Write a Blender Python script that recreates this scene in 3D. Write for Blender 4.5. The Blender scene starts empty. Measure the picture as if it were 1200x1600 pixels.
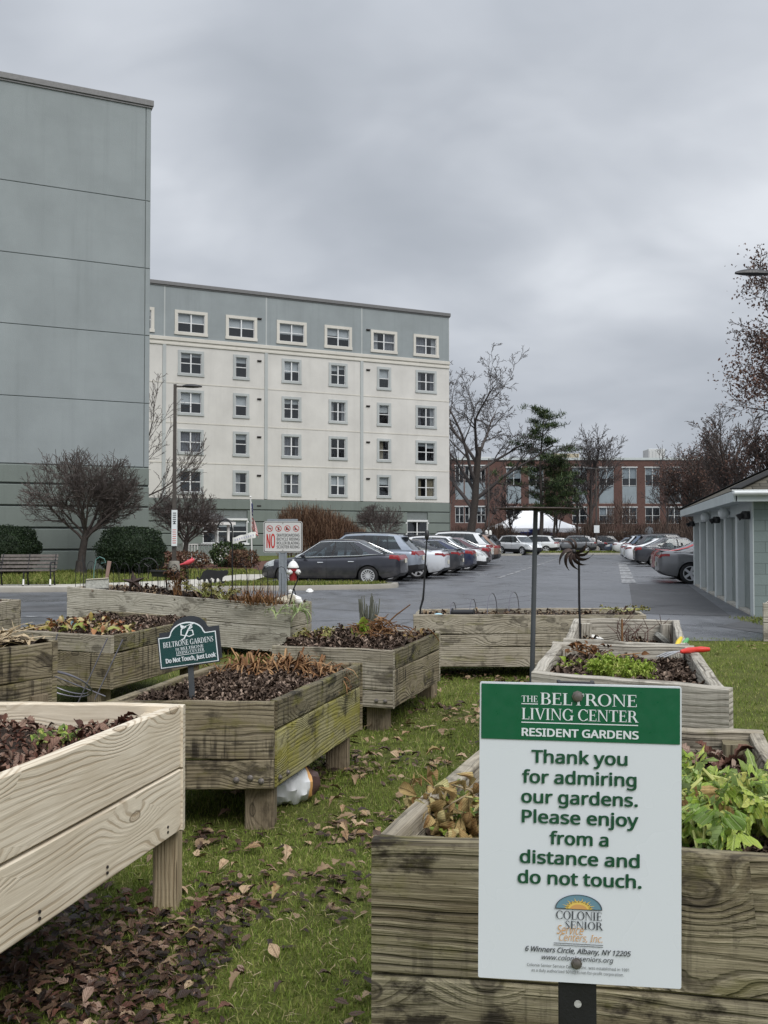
import bpy, math, random
import numpy as np
from mathutils import Vector, Matrix

R = math.radians
scene = bpy.context.scene
COL = scene.collection
rnd = random.Random(11)

# ------------------------------------------------------------------ camera
CAM_H, FPX, PITCH = 1.5, 1500.0, math.atan(40 / 1500.0)
cd = bpy.data.cameras.new('camera')
cam = bpy.data.objects.new('camera', cd)
COL.objects.link(cam)
cam.location = (0, 0, CAM_H)
cam.rotation_euler = (math.pi / 2 + PITCH, 0, 0)
cd.sensor_fit = 'VERTICAL'
cd.sensor_height = 24.0
cd.lens = 24.0 * FPX / 1600.0
cd.clip_start = 0.05
cd.clip_end = 3000
scene.camera = cam

# ------------------------------------------------------------------ view
scene.view_settings.view_transform = 'Standard'
scene.view_settings.look = 'None'
scene.view_settings.gamma = 1
scene.view_settings.use_curve_mapping = False
scene.view_settings.exposure = 0.3
scene.cycles.max_bounces = 6
scene.cycles.transparent_max_bounces = 8
try:
    scene.cycles.use_denoising = True
except Exception:
    pass

# ------------------------------------------------------------------ sun (overcast: weak and very soft)
SUN_EL, SUN_AZ = R(50), R(150)          # azimuth measured clockwise from +Y
sd = bpy.data.lights.new('sun', 'SUN')
sun = bpy.data.objects.new('sun', sd)
COL.objects.link(sun)
sd.energy = 2.1
sd.angle = R(45)
sd.color = (1.0, 0.965, 0.92)
_sv = Vector((math.sin(SUN_AZ) * math.cos(SUN_EL), math.cos(SUN_AZ) * math.cos(SUN_EL), math.sin(SUN_EL)))
sun.rotation_euler = _sv.to_track_quat('Z', 'Y').to_euler()
sun.location = (0, -20, 40)


# ------------------------------------------------------------------ node helper
class NT:
    def __init__(s, tree):
        s.t = tree

    def n(s, typ, ins=None, **props):
        nd = s.t.nodes.new('ShaderNode' + typ)
        for k, v in props.items():
            setattr(nd, k, v)
        for k, v in (ins or {}).items():
            sk = nd.inputs[k]
            if isinstance(v, bpy.types.NodeSocket):
                s.t.links.new(v, sk)
            else:
                if sk.type == 'RGBA' and len(v) == 3:
                    v = (*v, 1)
                sk.default_value = v
        return nd

    def math(s, op, a, b=0.0, c=0.0, clamp=False):
        return s.n('Math', {0: a, 1: b, 2: c}, operation=op, use_clamp=clamp).outputs[0]

    def mix(s, f, a, b, mode='MIX'):
        nd = s.n('Mix', None, data_type='RGBA', blend_type=mode)
        for i, v in ((0, f), (6, a), (7, b)):
            sk = nd.inputs[i]
            if isinstance(v, bpy.types.NodeSocket):
                s.t.links.new(v, sk)
            else:
                if i and len(v) == 3:
                    v = (*v, 1)
                sk.default_value = v
        return nd.outputs[2]

    def rng(s, v, a, b, c=0.0, d=1.0, smooth=True):
        nd = s.n('MapRange', {0: v, 1: a, 2: b, 3: c, 4: d}, interpolation_type='SMOOTHSTEP' if smooth else 'LINEAR')
        return nd.outputs[0]

    def noise(s, vec, scale, detail=3.0, rough=0.55, dist=0.0):
        return s.n('TexNoise', {'Vector': vec, 'Scale': scale, 'Detail': detail, 'Roughness': rough, 'Distortion': dist}).outputs[0]

    def mapv(s, vec, scale=(1, 1, 1), loc=(0, 0, 0), rot=(0, 0, 0)):
        return s.n('Mapping', {'Vector': vec, 'Location': loc, 'Rotation': rot, 'Scale': scale}).outputs[0]

    def ramp(s, v, stops, mode='LINEAR'):
        nd = s.n('ValToRGB', {0: v})
        cr = nd.color_ramp
        cr.interpolation = mode
        while len(cr.elements) < len(stops):
            cr.elements.new(0.5)
        for e, (p, c) in zip(cr.elements, stops):
            e.position = p
            e.color = (*c, 1)
        return nd.outputs[0]


def new_mat(name):
    m = bpy.data.materials.new(name)
    m.use_nodes = True
    m.node_tree.nodes.clear()
    k = NT(m.node_tree)
    out = k.n('OutputMaterial')
    return m, k, out


def finish(k, out, col, rough=0.7, bump=None, bump_d=0.01, metal=0.0, spec=0.5, extra=None):
    ins = {'Base Color': col, 'Roughness': rough, 'Metallic': metal, 'Specular IOR Level': spec}
    ins.update(extra or {})
    if bump is not None:
        ins['Normal'] = k.n('Bump', {'Height': bump, 'Distance': bump_d, 'Strength': 1.0}).outputs[0]
    p = k.n('BsdfPrincipled', ins)
    k.t.links.new(p.outputs[0], out.inputs[0])
    return p


# ------------------------------------------------------------------ world: overcast cloud deck over a Nishita sky
world = bpy.data.worlds.new('World')
scene.world = world
world.use_nodes = True
world.node_tree.nodes.clear()
k = NT(world.node_tree)
wo = k.n('OutputWorld')
tc = k.n('TexCoord').outputs['Generated']
sep = k.n('SeparateXYZ', {0: tc})
zc = k.math('MAXIMUM', sep.outputs[2], 0.0)
den = k.math('ADD', zc, 0.55)
px_ = k.math('DIVIDE', sep.outputs[0], den)
py_ = k.math('DIVIDE', sep.outputs[1], den)
pv = k.n('CombineXYZ', {0: px_, 1: py_, 2: 0.0}).outputs[0]
big = k.noise(k.mapv(pv, (1.0, 1.0, 1), (3.1, 7.3, 0)), 1.5, 2.0, 0.5, 0.6)
mid = k.noise(k.mapv(pv, (1.0, 1.5, 1), (1.3, 0.4, 0), (0, 0, 0.6)), 4.2, 3.0, 0.5, 0.5)
fin = k.noise(k.mapv(pv, (1, 1.6, 1), (9.0, 2.0, 0)), 11.0, 3.0, 0.5, 0.3)
cl = k.math('ADD', k.math('MULTIPLY', big, 0.62), k.math('ADD', k.math('MULTIPLY', mid, 0.3), k.math('MULTIPLY', fin, 0.08)))
cloud = k.ramp(cl, [(0.35, (0.345, 0.375, 0.42)), (0.46, (0.41, 0.44, 0.488)), (0.56, (0.50, 0.53, 0.578)), (0.67, (0.64, 0.67, 0.715))])
hz = k.rng(zc, 0.0, 0.16, 1.0, 0.0)
cloud = k.mix(k.math('MULTIPLY', hz, 0.45), cloud, (0.47, 0.505, 0.56))
zen = k.rng(zc, 0.42, 0.9, 1.0, 2.1)          # an overcast sky is brightest overhead
cloud = k.mix(1.0, cloud, k.n('CombineColor', {0: zen, 1: zen, 2: zen}).outputs[0], 'MULTIPLY')
sky = k.n('TexSky', None, sky_type='NISHITA', sun_disc=False, sun_elevation=SUN_EL, sun_rotation=SUN_AZ, dust_density=4.0)
bg1 = k.n('Background', {'Color': sky.outputs[0], 'Strength': 0.05})
bg2 = k.n('Background', {'Color': cloud, 'Strength': 1.0})
mx = k.n('MixShader', {0: 0.95, 1: bg1.outputs[0], 2: bg2.outputs[0]})
k.t.links.new(mx.outputs[0], wo.inputs[0])


# ------------------------------------------------------------------ pixel of the photo -> place in the world
def ray(px, py):
    u, v = (px - 600) / FPX, (800 - py) / FPX
    return Vector((u, math.cos(PITCH) - v * math.sin(PITCH), math.sin(PITCH) + v * math.cos(PITCH)))


def at(px, py, d):
    r = ray(px, py)
    return Vector((0, 0, CAM_H)) + r * (d / r.y)


def onz(px, py, z=0.0):
    r = ray(px, py)
    return Vector((0, 0, CAM_H)) + r * ((z - CAM_H) / r.z)


# ------------------------------------------------------------------ mesh builder
WM = {}          # world matrix of every parent, so that parts can be given in world coordinates


class MB:
    def __init__(s):
        s.v, s.f, s.m, s.uv = [], [], [], []

    def add(s, vs, fs, mi=0, uvs=None):
        o = len(s.v)
        s.v.extend([tuple(p) for p in vs])
        for i, f in enumerate(fs):
            s.f.append(tuple(o + j for j in f))
            s.m.append(mi if isinstance(mi, int) else mi[i])
            s.uv.append(uvs[i] if uvs else None)
        return s

    def box(s, c, size, rot=None, mi=0, ch=0.0):
        hx, hy, hz = size[0] / 2, size[1] / 2, size[2] / 2
        if ch > 0:
            ch = min(ch, hx * .9, hy * .9, hz * .9)
            vs, idx = [], {}
            for sx in (-1, 1):
                for sy in (-1, 1):
                    for sz in (-1, 1):
                        for ax in range(3):
                            q = [sx * hx, sy * hy, sz * hz]
                            for a in range(3):
                                if a != ax:
                                    q[a] -= (sx, sy, sz)[a] * ch
                            idx[(sx, sy, sz, ax)] = len(vs)
                            vs.append(q)
            fs = []
            for ax in range(3):
                a, b = (ax + 1) % 3, (ax + 2) % 3
                for sg in (-1, 1):
                    q = []
                    for ta, tb in ((-1, -1), (1, -1), (1, 1), (-1, 1)):
                        t = [0, 0, 0]
                        t[ax], t[a], t[b] = sg, ta, tb
                        q.append(idx[(*t, ax)])
                    fs.append(q if sg > 0 else q[::-1])
                for ta in (-1, 1):
                    for tb in (-1, 1):
                        t0, t1 = [0, 0, 0], [0, 0, 0]
                        t0[a] = t1[a] = ta
                        t0[b] = t1[b] = tb
                        t0[ax], t1[ax] = -1, 1
                        q = [idx[(*t0, a)], idx[(*t1, a)], idx[(*t1, b)], idx[(*t0, b)]]
                        fs.append(q if ta * tb > 0 else q[::-1])
            for sx in (-1, 1):
                for sy in (-1, 1):
                    for sz in (-1, 1):
                        q = [idx[(sx, sy, sz, 0)], idx[(sx, sy, sz, 1)], idx[(sx, sy, sz, 2)]]
                        fs.append(q if sx * sy * sz > 0 else q[::-1])
        else:
            vs = [(x, y, z) for x in (-hx, hx) for y in (-hy, hy) for z in (-hz, hz)]
            fs = [(0, 1, 3, 2), (4, 6, 7, 5), (0, 4, 5, 1), (2, 3, 7, 6), (0, 2, 6, 4), (1, 5, 7, 3)]
        c = Vector(c)
        vs = [c + (rot @ Vector(q) if rot else Vector(q)) for q in vs]
        return s.add(vs, fs, mi)

    def bar(s, a, b, w, t, up=(0, 0, 1), mi=0, ch=0.0):
        """box from a to b; w across (perpendicular to up), t along up"""
        a, b = Vector(a), Vector(b)
        x = (b - a).normalized()
        up = Vector(up)
        y = up.cross(x).normalized()
        z = x.cross(y)
        rot = Matrix((x, y, z)).transposed()
        return s.box((a + b) / 2, ((b - a).length, w, t), rot, mi, ch)

    def tube(s, pts, rad, n=6, mi=0, cap=True):
        pts = [Vector(p) for p in pts]
        if not isinstance(rad, (list, tuple)):
            rad = [rad] * len(pts)
        t = (pts[1] - pts[0]).normalized()
        u = t.orthogonal().normalized()
        vs = []
        m = len(pts)
        for i, p in enumerate(pts):
            t = (pts[min(i + 1, m - 1)] - pts[max(i - 1, 0)])
            if t.length < 1e-9:
                t = Vector((0, 0, 1))
            t.normalize()
            u = (u - t * u.dot(t))
            if u.length < 1e-6:
                u = t.orthogonal()
            u.normalize()
            w = t.cross(u)
            for j in range(n):
                a = 2 * math.pi * j / n
                vs.append(p + (u * math.cos(a) + w * math.sin(a)) * rad[i])
        fs = []
        for i in range(m - 1):
            for j in range(n):
                j2 = (j + 1) % n
                fs.append((i * n + j, i * n + j2, (i + 1) * n + j2, (i + 1) * n + j))
        if cap:
            fs.append(tuple(range(n - 1, -1, -1)))
            fs.append(tuple((m - 1) * n + j for j in range(n)))
        return s.add(vs, fs, mi)

    def lathe(s, prof, c=(0, 0, 0), n=20, mi=0, rot=None, cap=True):
        """prof: list of (r, z)"""
        c = Vector(c)
        vs = []
        for r, z in prof:
            for j in range(n):
                a = 2 * math.pi * j / n
                q = Vector((r * math.cos(a), r * math.sin(a), z))
                vs.append(c + (rot @ q if rot else q))
        fs = []
        for i in range(len(prof) - 1):
            for j in range(n):
                j2 = (j + 1) % n
                fs.append((i * n + j, i * n + j2, (i + 1) * n + j2, (i + 1) * n + j))
        if cap:
            fs.append(tuple(range(n - 1, -1, -1)))
            fs.append(tuple((len(prof) - 1) * n + j for j in range(n)))
        return s.add(vs, fs, mi)

    def prism(s, poly, o, ux, uy, depth, mi=0):
        """flat polygon (list of (u,v)) in the frame o,ux,uy, thickened by depth behind it"""
        o, ux, uy = Vector(o), Vector(ux), Vector(uy)
        nz = ux.cross(uy).normalized()
        n = len(poly)
        fr = [o + ux * a + uy * b for a, b in poly]
        bk = [p - nz * depth for p in fr]
        fs = [tuple(range(n)), tuple(range(2 * n - 1, n - 1, -1))]
        for i in range(n):
            j = (i + 1) % n
            fs.append((i, i + n, j + n, j))
        return s.add(fr + bk, fs, mi)

    def sheet(s, grid, mi=0, uvs=False):
        """grid: rows of points"""
        r, c = len(grid), len(grid[0])
        vs = [p for row in grid for p in row]
        fs = [(i * c + j, i * c + j + 1, (i + 1) * c + j + 1, (i + 1) * c + j) for i in range(r - 1) for j in range(c - 1)]
        return s.add(vs, fs, mi)

    def build(s, name, mats, parent=None, world=True, smooth=False, sharp=40):
        me = bpy.data.meshes.new(name)
        vs = s.v
        if parent is not None and world:
            inv = WM[parent.name].inverted()
            vs = [tuple(inv @ Vector(p)) for p in vs]
        me.from_pydata(vs, [], s.f)
        if not isinstance(mats, (list, tuple)):
            mats = [mats]
        for m in mats:
            me.materials.append(m)
        if len(mats) > 1:
            me.polygons.foreach_set('material_index', s.m)
        if any(u is not None for u in s.uv):
            l = me.uv_layers.new(name='UVMap')
            flat = []
            for f, u in zip(s.f, s.uv):
                for j in range(len(f)):
                    flat.extend(u[j] if u else (0.0, 0.0))
            l.data.foreach_set('uv', flat)
        if smooth:
            me.polygons.foreach_set('use_smooth', [True] * len(me.polygons))
            if sharp:
                me.set_sharp_from_angle(angle=R(sharp))
        me.update()
        o = bpy.data.objects.new(name, me)
        COL.objects.link(o)
        if parent is not None:
            o.parent = parent
            WM[o.name] = WM[parent.name]
        else:
            WM[o.name] = Matrix.Identity(4)
        return o


def np_mesh(name, V, F, mats, parent=None, midx=None, smooth=False, world=True, uvs=None):
    """V (n,3) array, F (m,k) array of equal n-gons"""
    me = bpy.data.meshes.new(name)
    V = np.asarray(V, dtype=np.float64)
    if parent is not None and world:
        M = np.array(WM[parent.name].inverted())
        V = V @ M[:3, :3].T + M[:3, 3]
    m, kk = F.shape
    me.vertices.add(len(V))
    me.vertices.foreach_set('co', V.astype(np.float32).ravel())
    me.loops.add(m * kk)
    me.loops.foreach_set('vertex_index', F.astype(np.int32).ravel())
    me.polygons.add(m)
    me.polygons.foreach_set('loop_start', np.arange(0, m * kk, kk, dtype=np.int32))
    try:
        me.polygons.foreach_set('loop_total', np.full(m, kk, dtype=np.int32))
    except Exception:
        pass
    if not isinstance(mats, (list, tuple)):
        mats = [mats]
    for mt in mats:
        me.materials.append(mt)
    if midx is not None:
        me.polygons.foreach_set('material_index', midx.astype(np.int32))
    if smooth:
        me.polygons.foreach_set('use_smooth', np.ones(m, dtype=bool))
    if uvs is not None:
        l = me.uv_layers.new(name='UVMap')
        l.data.foreach_set('uv', np.asarray(uvs, dtype=np.float32)[F.ravel()].ravel())
    me.update(calc_edges=True)
    me.validate()
    o = bpy.data.objects.new(name, me)
    COL.objects.link(o)
    if parent is not None:
        o.parent = parent
        WM[o.name] = WM[parent.name]
    else:
        WM[o.name] = Matrix.Identity(4)
    return o


def eul(yaw, tilt, roll):
    """(n,3,3) rotation: roll about x, then tilt about y, then yaw about z"""
    cy, sy, ct, st, cr, sr = np.cos(yaw), np.sin(yaw), np.cos(tilt), np.sin(tilt), np.cos(roll), np.sin(roll)
    M = np.empty((len(yaw), 3, 3))
    M[:, 0, 0] = cy * ct; M[:, 0, 1] = cy * st * sr - sy * cr; M[:, 0, 2] = cy * st * cr + sy * sr
    M[:, 1, 0] = sy * ct; M[:, 1, 1] = sy * st * sr + cy * cr; M[:, 1, 2] = sy * st * cr - cy * sr
    M[:, 2, 0] = -st; M[:, 2, 1] = ct * sr; M[:, 2, 2] = ct * cr
    return M


def scatter(name, tmpl, pos, rot, scale, mats, parent=None, midx=None, smooth=False):
    """copies of small templates (list of (verts, faces)) merged into one mesh; all templates share their counts"""
    pos = np.asarray(pos, dtype=float)
    n = len(pos)
    which = np.random.RandomState(n + 3).randint(0, len(tmpl), n)
    TV = np.array([t[0] for t in tmpl], dtype=float)[which]           # n,k,3
    TF = np.array(tmpl[0][1], dtype=int)
    scale = np.asarray(scale, dtype=float)
    sc = scale[:, None, None] if scale.ndim == 1 else scale[:, None, :]
    V = np.einsum('nij,nkj->nki', rot, TV * sc) + pos[:, None, :]
    kk = TV.shape[1]
    F = (TF[None] + (np.arange(n) * kk)[:, None, None]).reshape(-1, TF.shape[1])
    mi = None if midx is None else np.repeat(midx, len(TF))
    uvs = None if kk < 12 else TV[:, :, :2].reshape(-1, 2)       # leaves carry their own outline as UV, for the veins
    return np_mesh(name, V.reshape(-1, 3), F, mats, parent, mi, smooth, uvs=uvs)


def thing(name, label, cat, loc=(0, 0, 0), rotz=0.0, group=None, kind=None):
    o = bpy.data.objects.new(name, None)
    o.empty_display_size = 0.1
    COL.objects.link(o)
    o.location = loc
    o.rotation_euler = (0, 0, rotz)
    WM[o.name] = Matrix.Translation(Vector(loc)) @ Matrix.Rotation(rotz, 4, 'Z')
    return tag(o, label, cat, group, kind)


def tag(o, label=None, cat=None, group=None, kind=None):
    if label: o['label'] = label
    if cat: o['category'] = cat
    if group: o['group'] = group
    if kind: o['kind'] = kind
    return o


def struct(o, label=None, cat=None):
    o['kind'] = 'structure'
    if label: o['label'] = label
    if cat: o['category'] = cat
    return o


KIDS = {}


def dup(root, loc, rotz, label, paint=None, scale=None, name=None):
    """copy a thing with its parts and sub-parts (shared meshes)"""
    if root.name not in KIDS:
        KIDS[root.name] = [(c, list(c.children)) for c in root.children]
    r = root.copy()
    COL.objects.link(r)
    r.location = loc
    r.rotation_euler = (0, 0, rotz)
    if scale: r.scale = scale
    r['label'] = label
    for ch, gk in KIDS[root.name]:
        c = ch.copy(); COL.objects.link(c); c.parent = r
        if paint is not None and c.material_slots and c.material_slots[0].material.name.startswith('car_paint'):
            c.material_slots[0].link = 'OBJECT'
            c.material_slots[0].material = paint
        for g in gk:
            d = g.copy(); COL.objects.link(d); d.parent = c
    return r

# ------------------------------------------------------------------ materials
def pm(name, col, rough=0.6, metal=0.0, var=0.12, scale=6.0, bump=0.0, bscale=40.0, spec=0.5, coat=0.0):
    """plain procedural material: base colour with slight uneven tone and a fine surface"""
    m, k, out = new_mat(name)
    oc = k.n('TexCoord').outputs['Object']
    nz = k.noise(oc, scale, 4.0, 0.6)
    a = tuple(min(1, c * (1 - var)) for c in col)
    b = tuple(min(1, c * (1 + var)) for c in col)
    c = k.ramp(nz, [(0.3, a), (0.7, b)])
    r = k.rng(k.noise(oc, scale * 2.3, 3.0), 0.3, 0.7, max(0.02, rough - 0.08), min(1, rough + 0.08))
    bp = k.noise(oc, bscale, 4.0, 0.6) if bump else None
    finish(k, out, c, r, bp, bump, metal, spec, {'Coat Weight': coat, 'Coat Roughness': 0.05} if coat else None)
    return m


def island(name, stops, rough=0.7, spec=0.3, trans=0.0, vary=0.25, veins=0.0, under=None, edge=None):
    """leaves, blades, chips: every loose piece takes its own tone; true leaves get veins, blotches and a paler underside"""
    m, k, out = new_mat(name)
    g = k.n('NewGeometry')
    c = k.ramp(g.outputs['Random Per Island'], stops)
    oc = k.n('TexCoord').outputs['Object']
    nz = k.noise(oc, 35.0, 3.0)
    c = k.mix(vary, c, k.ramp(nz, [(0.3, (0.25, 0.25, 0.25)), (0.7, (1.0, 1.0, 1.0))]), 'MULTIPLY')
    bump = None
    if veins:
        s = k.n('SeparateXYZ', {0: k.n('UVMap').outputs[0]})
        ay = k.math('ABSOLUTE', s.outputs[1])
        mid = k.rng(ay, 0.006, 0.03, 1.0, 0.0)
        lat = k.math('SINE', k.math('MULTIPLY', k.math('SUBTRACT', s.outputs[0], k.math('MULTIPLY', ay, 1.1)), 46.0))
        v = k.math('MAXIMUM', mid, k.math('MULTIPLY', k.rng(lat, 0.55, 1.0), 0.55))
        bl = k.noise(oc, 90.0, 4.0, 0.65)
        if edge:
            c = k.mix(k.rng(k.noise(oc, 28.0, 4.0, 0.6), 0.52, 0.66, 0.0, 0.8), c, edge)
        c = k.mix(k.math('MULTIPLY', v, abs(veins)), c, (0.75, 0.78, 0.48) if veins > 0 else (0.02, 0.012, 0.008))
        c = k.mix(k.rng(bl, 0.5, 0.7, 0.0, 0.35), c, (0.05, 0.045, 0.015))
        bump = k.math('ADD', k.math('MULTIPLY', v, -1.0), bl)
    if under:
        c = k.mix(g.outputs['Backfacing'], c, under)
    p = finish(k, out, c, rough, bump, 0.002, 0, spec)
    if trans:
        t = k.n('BsdfTranslucent', {'Color': c})
        mx = k.n('MixShader', {0: trans, 1: p.outputs[0], 2: t.outputs[0]})
        k.t.links.new(mx.outputs[0], out.inputs[0])
    return m


def wood(name, base, light, dark, green=(0.08, 0.09, 0.03), moss=0.0, stain=0.5, lines=0.5, K=60.0, rough=0.8, streak=0.4, knot_p=0.66, bump=0.004, fine=0.5, ridge=0.35, ks=(2.3, 5.2), kr=(0.045, 0.10)):
    """board: grain along U (metres) across V (metres), with knots that bend the grain, stains and green algae"""
    m, k, out = new_mat(name)
    uv = k.n('UVMap').outputs[0]
    s = k.n('SeparateXYZ', {0: uv})
    u, v = s.outputs[0], s.outputs[1]
    vor = k.n('TexVoronoi', {'Vector': k.mapv(uv, (*ks, 1)), 'Scale': 1.0, 'Randomness': 0.95}, voronoi_dimensions='2D')
    wob = k.noise(k.mapv(uv, (30, 45, 1)), 1.0, 2.0)
    d = k.math('ADD', vor.outputs['Distance'], k.math('MULTIPLY', k.math('SUBTRACT', wob, 0.5), 0.05))
    cellc = k.n('SeparateColor', {0: vor.outputs['Color']})
    on = k.math('GREATER_THAN', cellc.outputs[0], knot_p)
    rad = k.rng(cellc.outputs[1], 0.0, 1.0, *kr, False)
    dn = k.math('DIVIDE', d, rad)
    kn = k.math('MULTIPLY', k.rng(d, 0.0, 0.6, 1.0, 0.0), on)
    core = k.math('MULTIPLY', k.rng(dn, 0.9, 1.05, 1.0, 0.0), on)
    ring = k.math('MULTIPLY', k.math('SUBTRACT', k.rng(dn, 1.1, 1.35, 1.0, 0.0), k.rng(dn, 0.8, 0.98, 1.0, 0.0)), on)
    rays = k.math('MULTIPLY', k.math('SINE', k.math('MULTIPLY', dn, 14.0)), core)
    warp = k.noise(k.mapv(uv, (0.8, 3.4, 1)), 1.0, 2.0, 0.45)
    warp2 = k.noise(k.mapv(uv, (3.5, 14.0, 1)), 1.0, 2.0, 0.5)
    ph = k.math('ADD', k.math('MULTIPLY', v, K), k.math('ADD', k.math('MULTIPLY', warp, K * 0.14), k.math('ADD', k.math('MULTIPLY', warp2, 1.0), k.math('MULTIPLY', kn, K * 0.075))))
    sn = k.math('SINE', k.math('MULTIPLY', ph, 6.2832))
    pick = k.rng(k.noise(k.mapv(uv, (1.1, 11, 1), (4, 2, 0)), 1.0, 4.0, 0.6), 0.34, 0.62, 0.05, 1.0)
    ln = k.math('MULTIPLY', k.rng(sn, 0.25, 1.0, 0.0, 1.0), pick)
    hi = k.math('MULTIPLY', k.rng(sn, -0.35, -1.0, 0.0, 1.0), k.rng(k.noise(k.mapv(uv, (2.2, 26, 1), (8, 1, 0)), 1.0, 4.0, 0.6), 0.42, 0.62))
    fib = k.noise(k.mapv(uv, (5.0, 300.0, 1)), 1.0, 3.0, 0.6)
    broad = k.noise(k.mapv(uv, (1.6, 5.0, 1), (7, 3, 0)), 1.0, 5.0, 0.62)
    c = k.mix(k.rng(broad, 0.3, 0.7), base, light)
    c = k.mix(k.math('MULTIPLY', hi, ridge), c, tuple(min(1, x * 1.3) for x in light))
    c = k.mix(k.math('MULTIPLY', ln, lines), c, dark)
    c = k.mix(k.math('MULTIPLY', k.rng(fib, 0.42, 0.75), fine), c, dark)
    c = k.mix(k.math('MULTIPLY', core, 0.4), c, tuple(x * 1.1 for x in dark))
    c = k.mix(k.math('MULTIPLY', k.rng(rays, 0.2, 1.0), 0.35), c, tuple(x * 0.6 for x in dark))
    c = k.mix(k.math('MULTIPLY', ring, 0.7), c, tuple(x * 0.45 for x in dark))
    if stain:
        ck = k.noise(k.mapv(uv, (1.3, 55.0, 1), (6, 9, 0)), 1.0, 2.0, 0.5)
        c = k.mix(k.math('MULTIPLY', k.rng(ck, 0.665, 0.70), 0.85), c, tuple(x * 0.3 for x in dark))
        st = k.noise(k.mapv(uv, (3.4, 5.5, 1), (1, 8, 0)), 1.0, 8.0, 0.66)
        c = k.mix(k.math('MULTIPLY', k.rng(st, 0.53, 0.62), stain), c, tuple(x * 0.55 for x in dark))
        c = k.mix(k.math('MULTIPLY', k.rng(st, 0.44, 0.30), stain * 0.45), c, tuple(min(1, x * 1.22) for x in light))
        sp = k.noise(k.mapv(uv, (45, 75, 1)), 1.0, 4.0, 0.7)
        c = k.mix(k.math('MULTIPLY', k.rng(sp, 0.56, 0.7), stain * 0.55), c, tuple(x * 0.8 for x in dark))
    if streak:
        sk = k.noise(k.mapv(uv, (24.0, 1.6, 1), (2, 5, 0)), 1.0, 5.0, 0.62)
        sm = k.noise(k.mapv(uv, (2.6, 2.5, 1), (5, 1, 0)), 1.0, 3.0)
        c = k.mix(k.math('MULTIPLY', k.math('MULTIPLY', k.rng(sk, 0.5, 0.62), k.rng(sm, 0.45, 0.58)), streak), c, tuple(x * 0.4 for x in dark))
    if moss:
        ms = k.noise(k.mapv(uv, (4.0, 10.0, 1), (3, 3, 0)), 1.0, 8.0, 0.68)
        c = k.mix(k.math('MULTIPLY', k.rng(ms, 0.56 - 0.22 * moss, 0.66 - 0.08 * moss), min(1, 0.4 + moss * 0.45)), c, green)
    h = k.math('ADD', k.math('MULTIPLY', ln, -0.7), k.math('ADD', k.math('MULTIPLY', fib, 0.5), k.math('ADD', k.math('MULTIPLY', hi, 0.4), k.math('MULTIPLY', k.noise(k.mapv(uv, (9, 40, 1)), 1.0, 4.0), 0.5))))
    finish(k, out, c, rough, h, bump, 0, 0.3)
    return m


W_NEW = wood('new_pine', (0.56, 0.485, 0.37), (0.70, 0.63, 0.51), (0.30, 0.215, 0.125), stain=0.0, lines=0.58, K=44, streak=0.0, knot_p=0.52, bump=0.0012, rough=0.65, fine=0.12, ridge=0.25)
W_MOSSY = wood('mossy_board', (0.22, 0.20, 0.095), (0.38, 0.35, 0.19), (0.06, 0.052, 0.03), green=(0.25, 0.23, 0.035), moss=0.62, stain=0.75, lines=0.55, K=50, streak=0.85)
W_DARK = wood('dark_stained_board', (0.105, 0.086, 0.052), (0.215, 0.19, 0.125), (0.035, 0.03, 0.02), green=(0.16, 0.15, 0.03), moss=0.3, stain=0.9, lines=0.5, K=50, streak=1.0)
W_GREY = wood('weathered_board', (0.265, 0.23, 0.172), (0.42, 0.38, 0.305), (0.10, 0.085, 0.062), green=(0.19, 0.18, 0.07), moss=0.12, stain=0.65, lines=0.6, K=42, streak=0.32)
W_OLD = wood('damp_board', (0.165, 0.132, 0.08), (0.295, 0.255, 0.175), (0.048, 0.037, 0.025), green=(0.15, 0.135, 0.04), moss=0.22, stain=0.75, lines=0.6, K=46, streak=0.9)
W_PALE = wood('bleached_board', (0.36, 0.335, 0.28), (0.52, 0.49, 0.425), (0.13, 0.108, 0.08), moss=0.0, stain=0.6, lines=0.5, K=40, streak=0.12, green=(0.2, 0.19, 0.09))
W_FRONT = wood('damp_front_board', (0.15, 0.122, 0.07), (0.30, 0.268, 0.18), (0.042, 0.032, 0.022), green=(0.13, 0.12, 0.035), moss=0.15, stain=0.95, lines=0.7, K=42, streak=0.4, bump=0.005, knot_p=0.45, ridge=0.6, ks=(3.6, 5.0), kr=(0.07, 0.19))
W_POST = wood('post_wood', (0.19, 0.15, 0.10), (0.30, 0.245, 0.17), (0.06, 0.045, 0.028), stain=0.5, lines=0.6, K=60, streak=0.2)
W_LEGNEW = wood('new_leg_wood', (0.36, 0.285, 0.18), (0.48, 0.40, 0.27), (0.17, 0.115, 0.06), stain=0.1, lines=0.6, K=60, streak=0.1)

LEAF_BROWN = island('brown_leaf', [(0.0, (0.022, 0.012, 0.008)), (0.35, (0.062, 0.033, 0.02)), (0.6, (0.13, 0.078, 0.046)), (0.82, (0.25, 0.17, 0.10)), (1.0, (0.46, 0.34, 0.21))], 0.55, 0.45, veins=-.35)
LEAF_SHADED = island('shaded_leaf', [(0.0, (0.014, 0.008, 0.006)), (0.4, (0.042, 0.02, 0.013)), (0.7, (0.095, 0.047, 0.03)), (0.9, (0.17, 0.10, 0.062)), (1.0, (0.34, 0.24, 0.15))], 0.45, 0.5, veins=-.3)  # darker copy of the brown leaf, shade under the bed put into its colour
LEAF_TAN = island('tan_leaf', [(0.0, (0.30, 0.19, 0.10)), (0.5, (0.42, 0.29, 0.17)), (1.0, (0.55, 0.41, 0.27))], 0.7, 0.25, veins=-.45, edge=(0.2, 0.11, 0.06))
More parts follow.
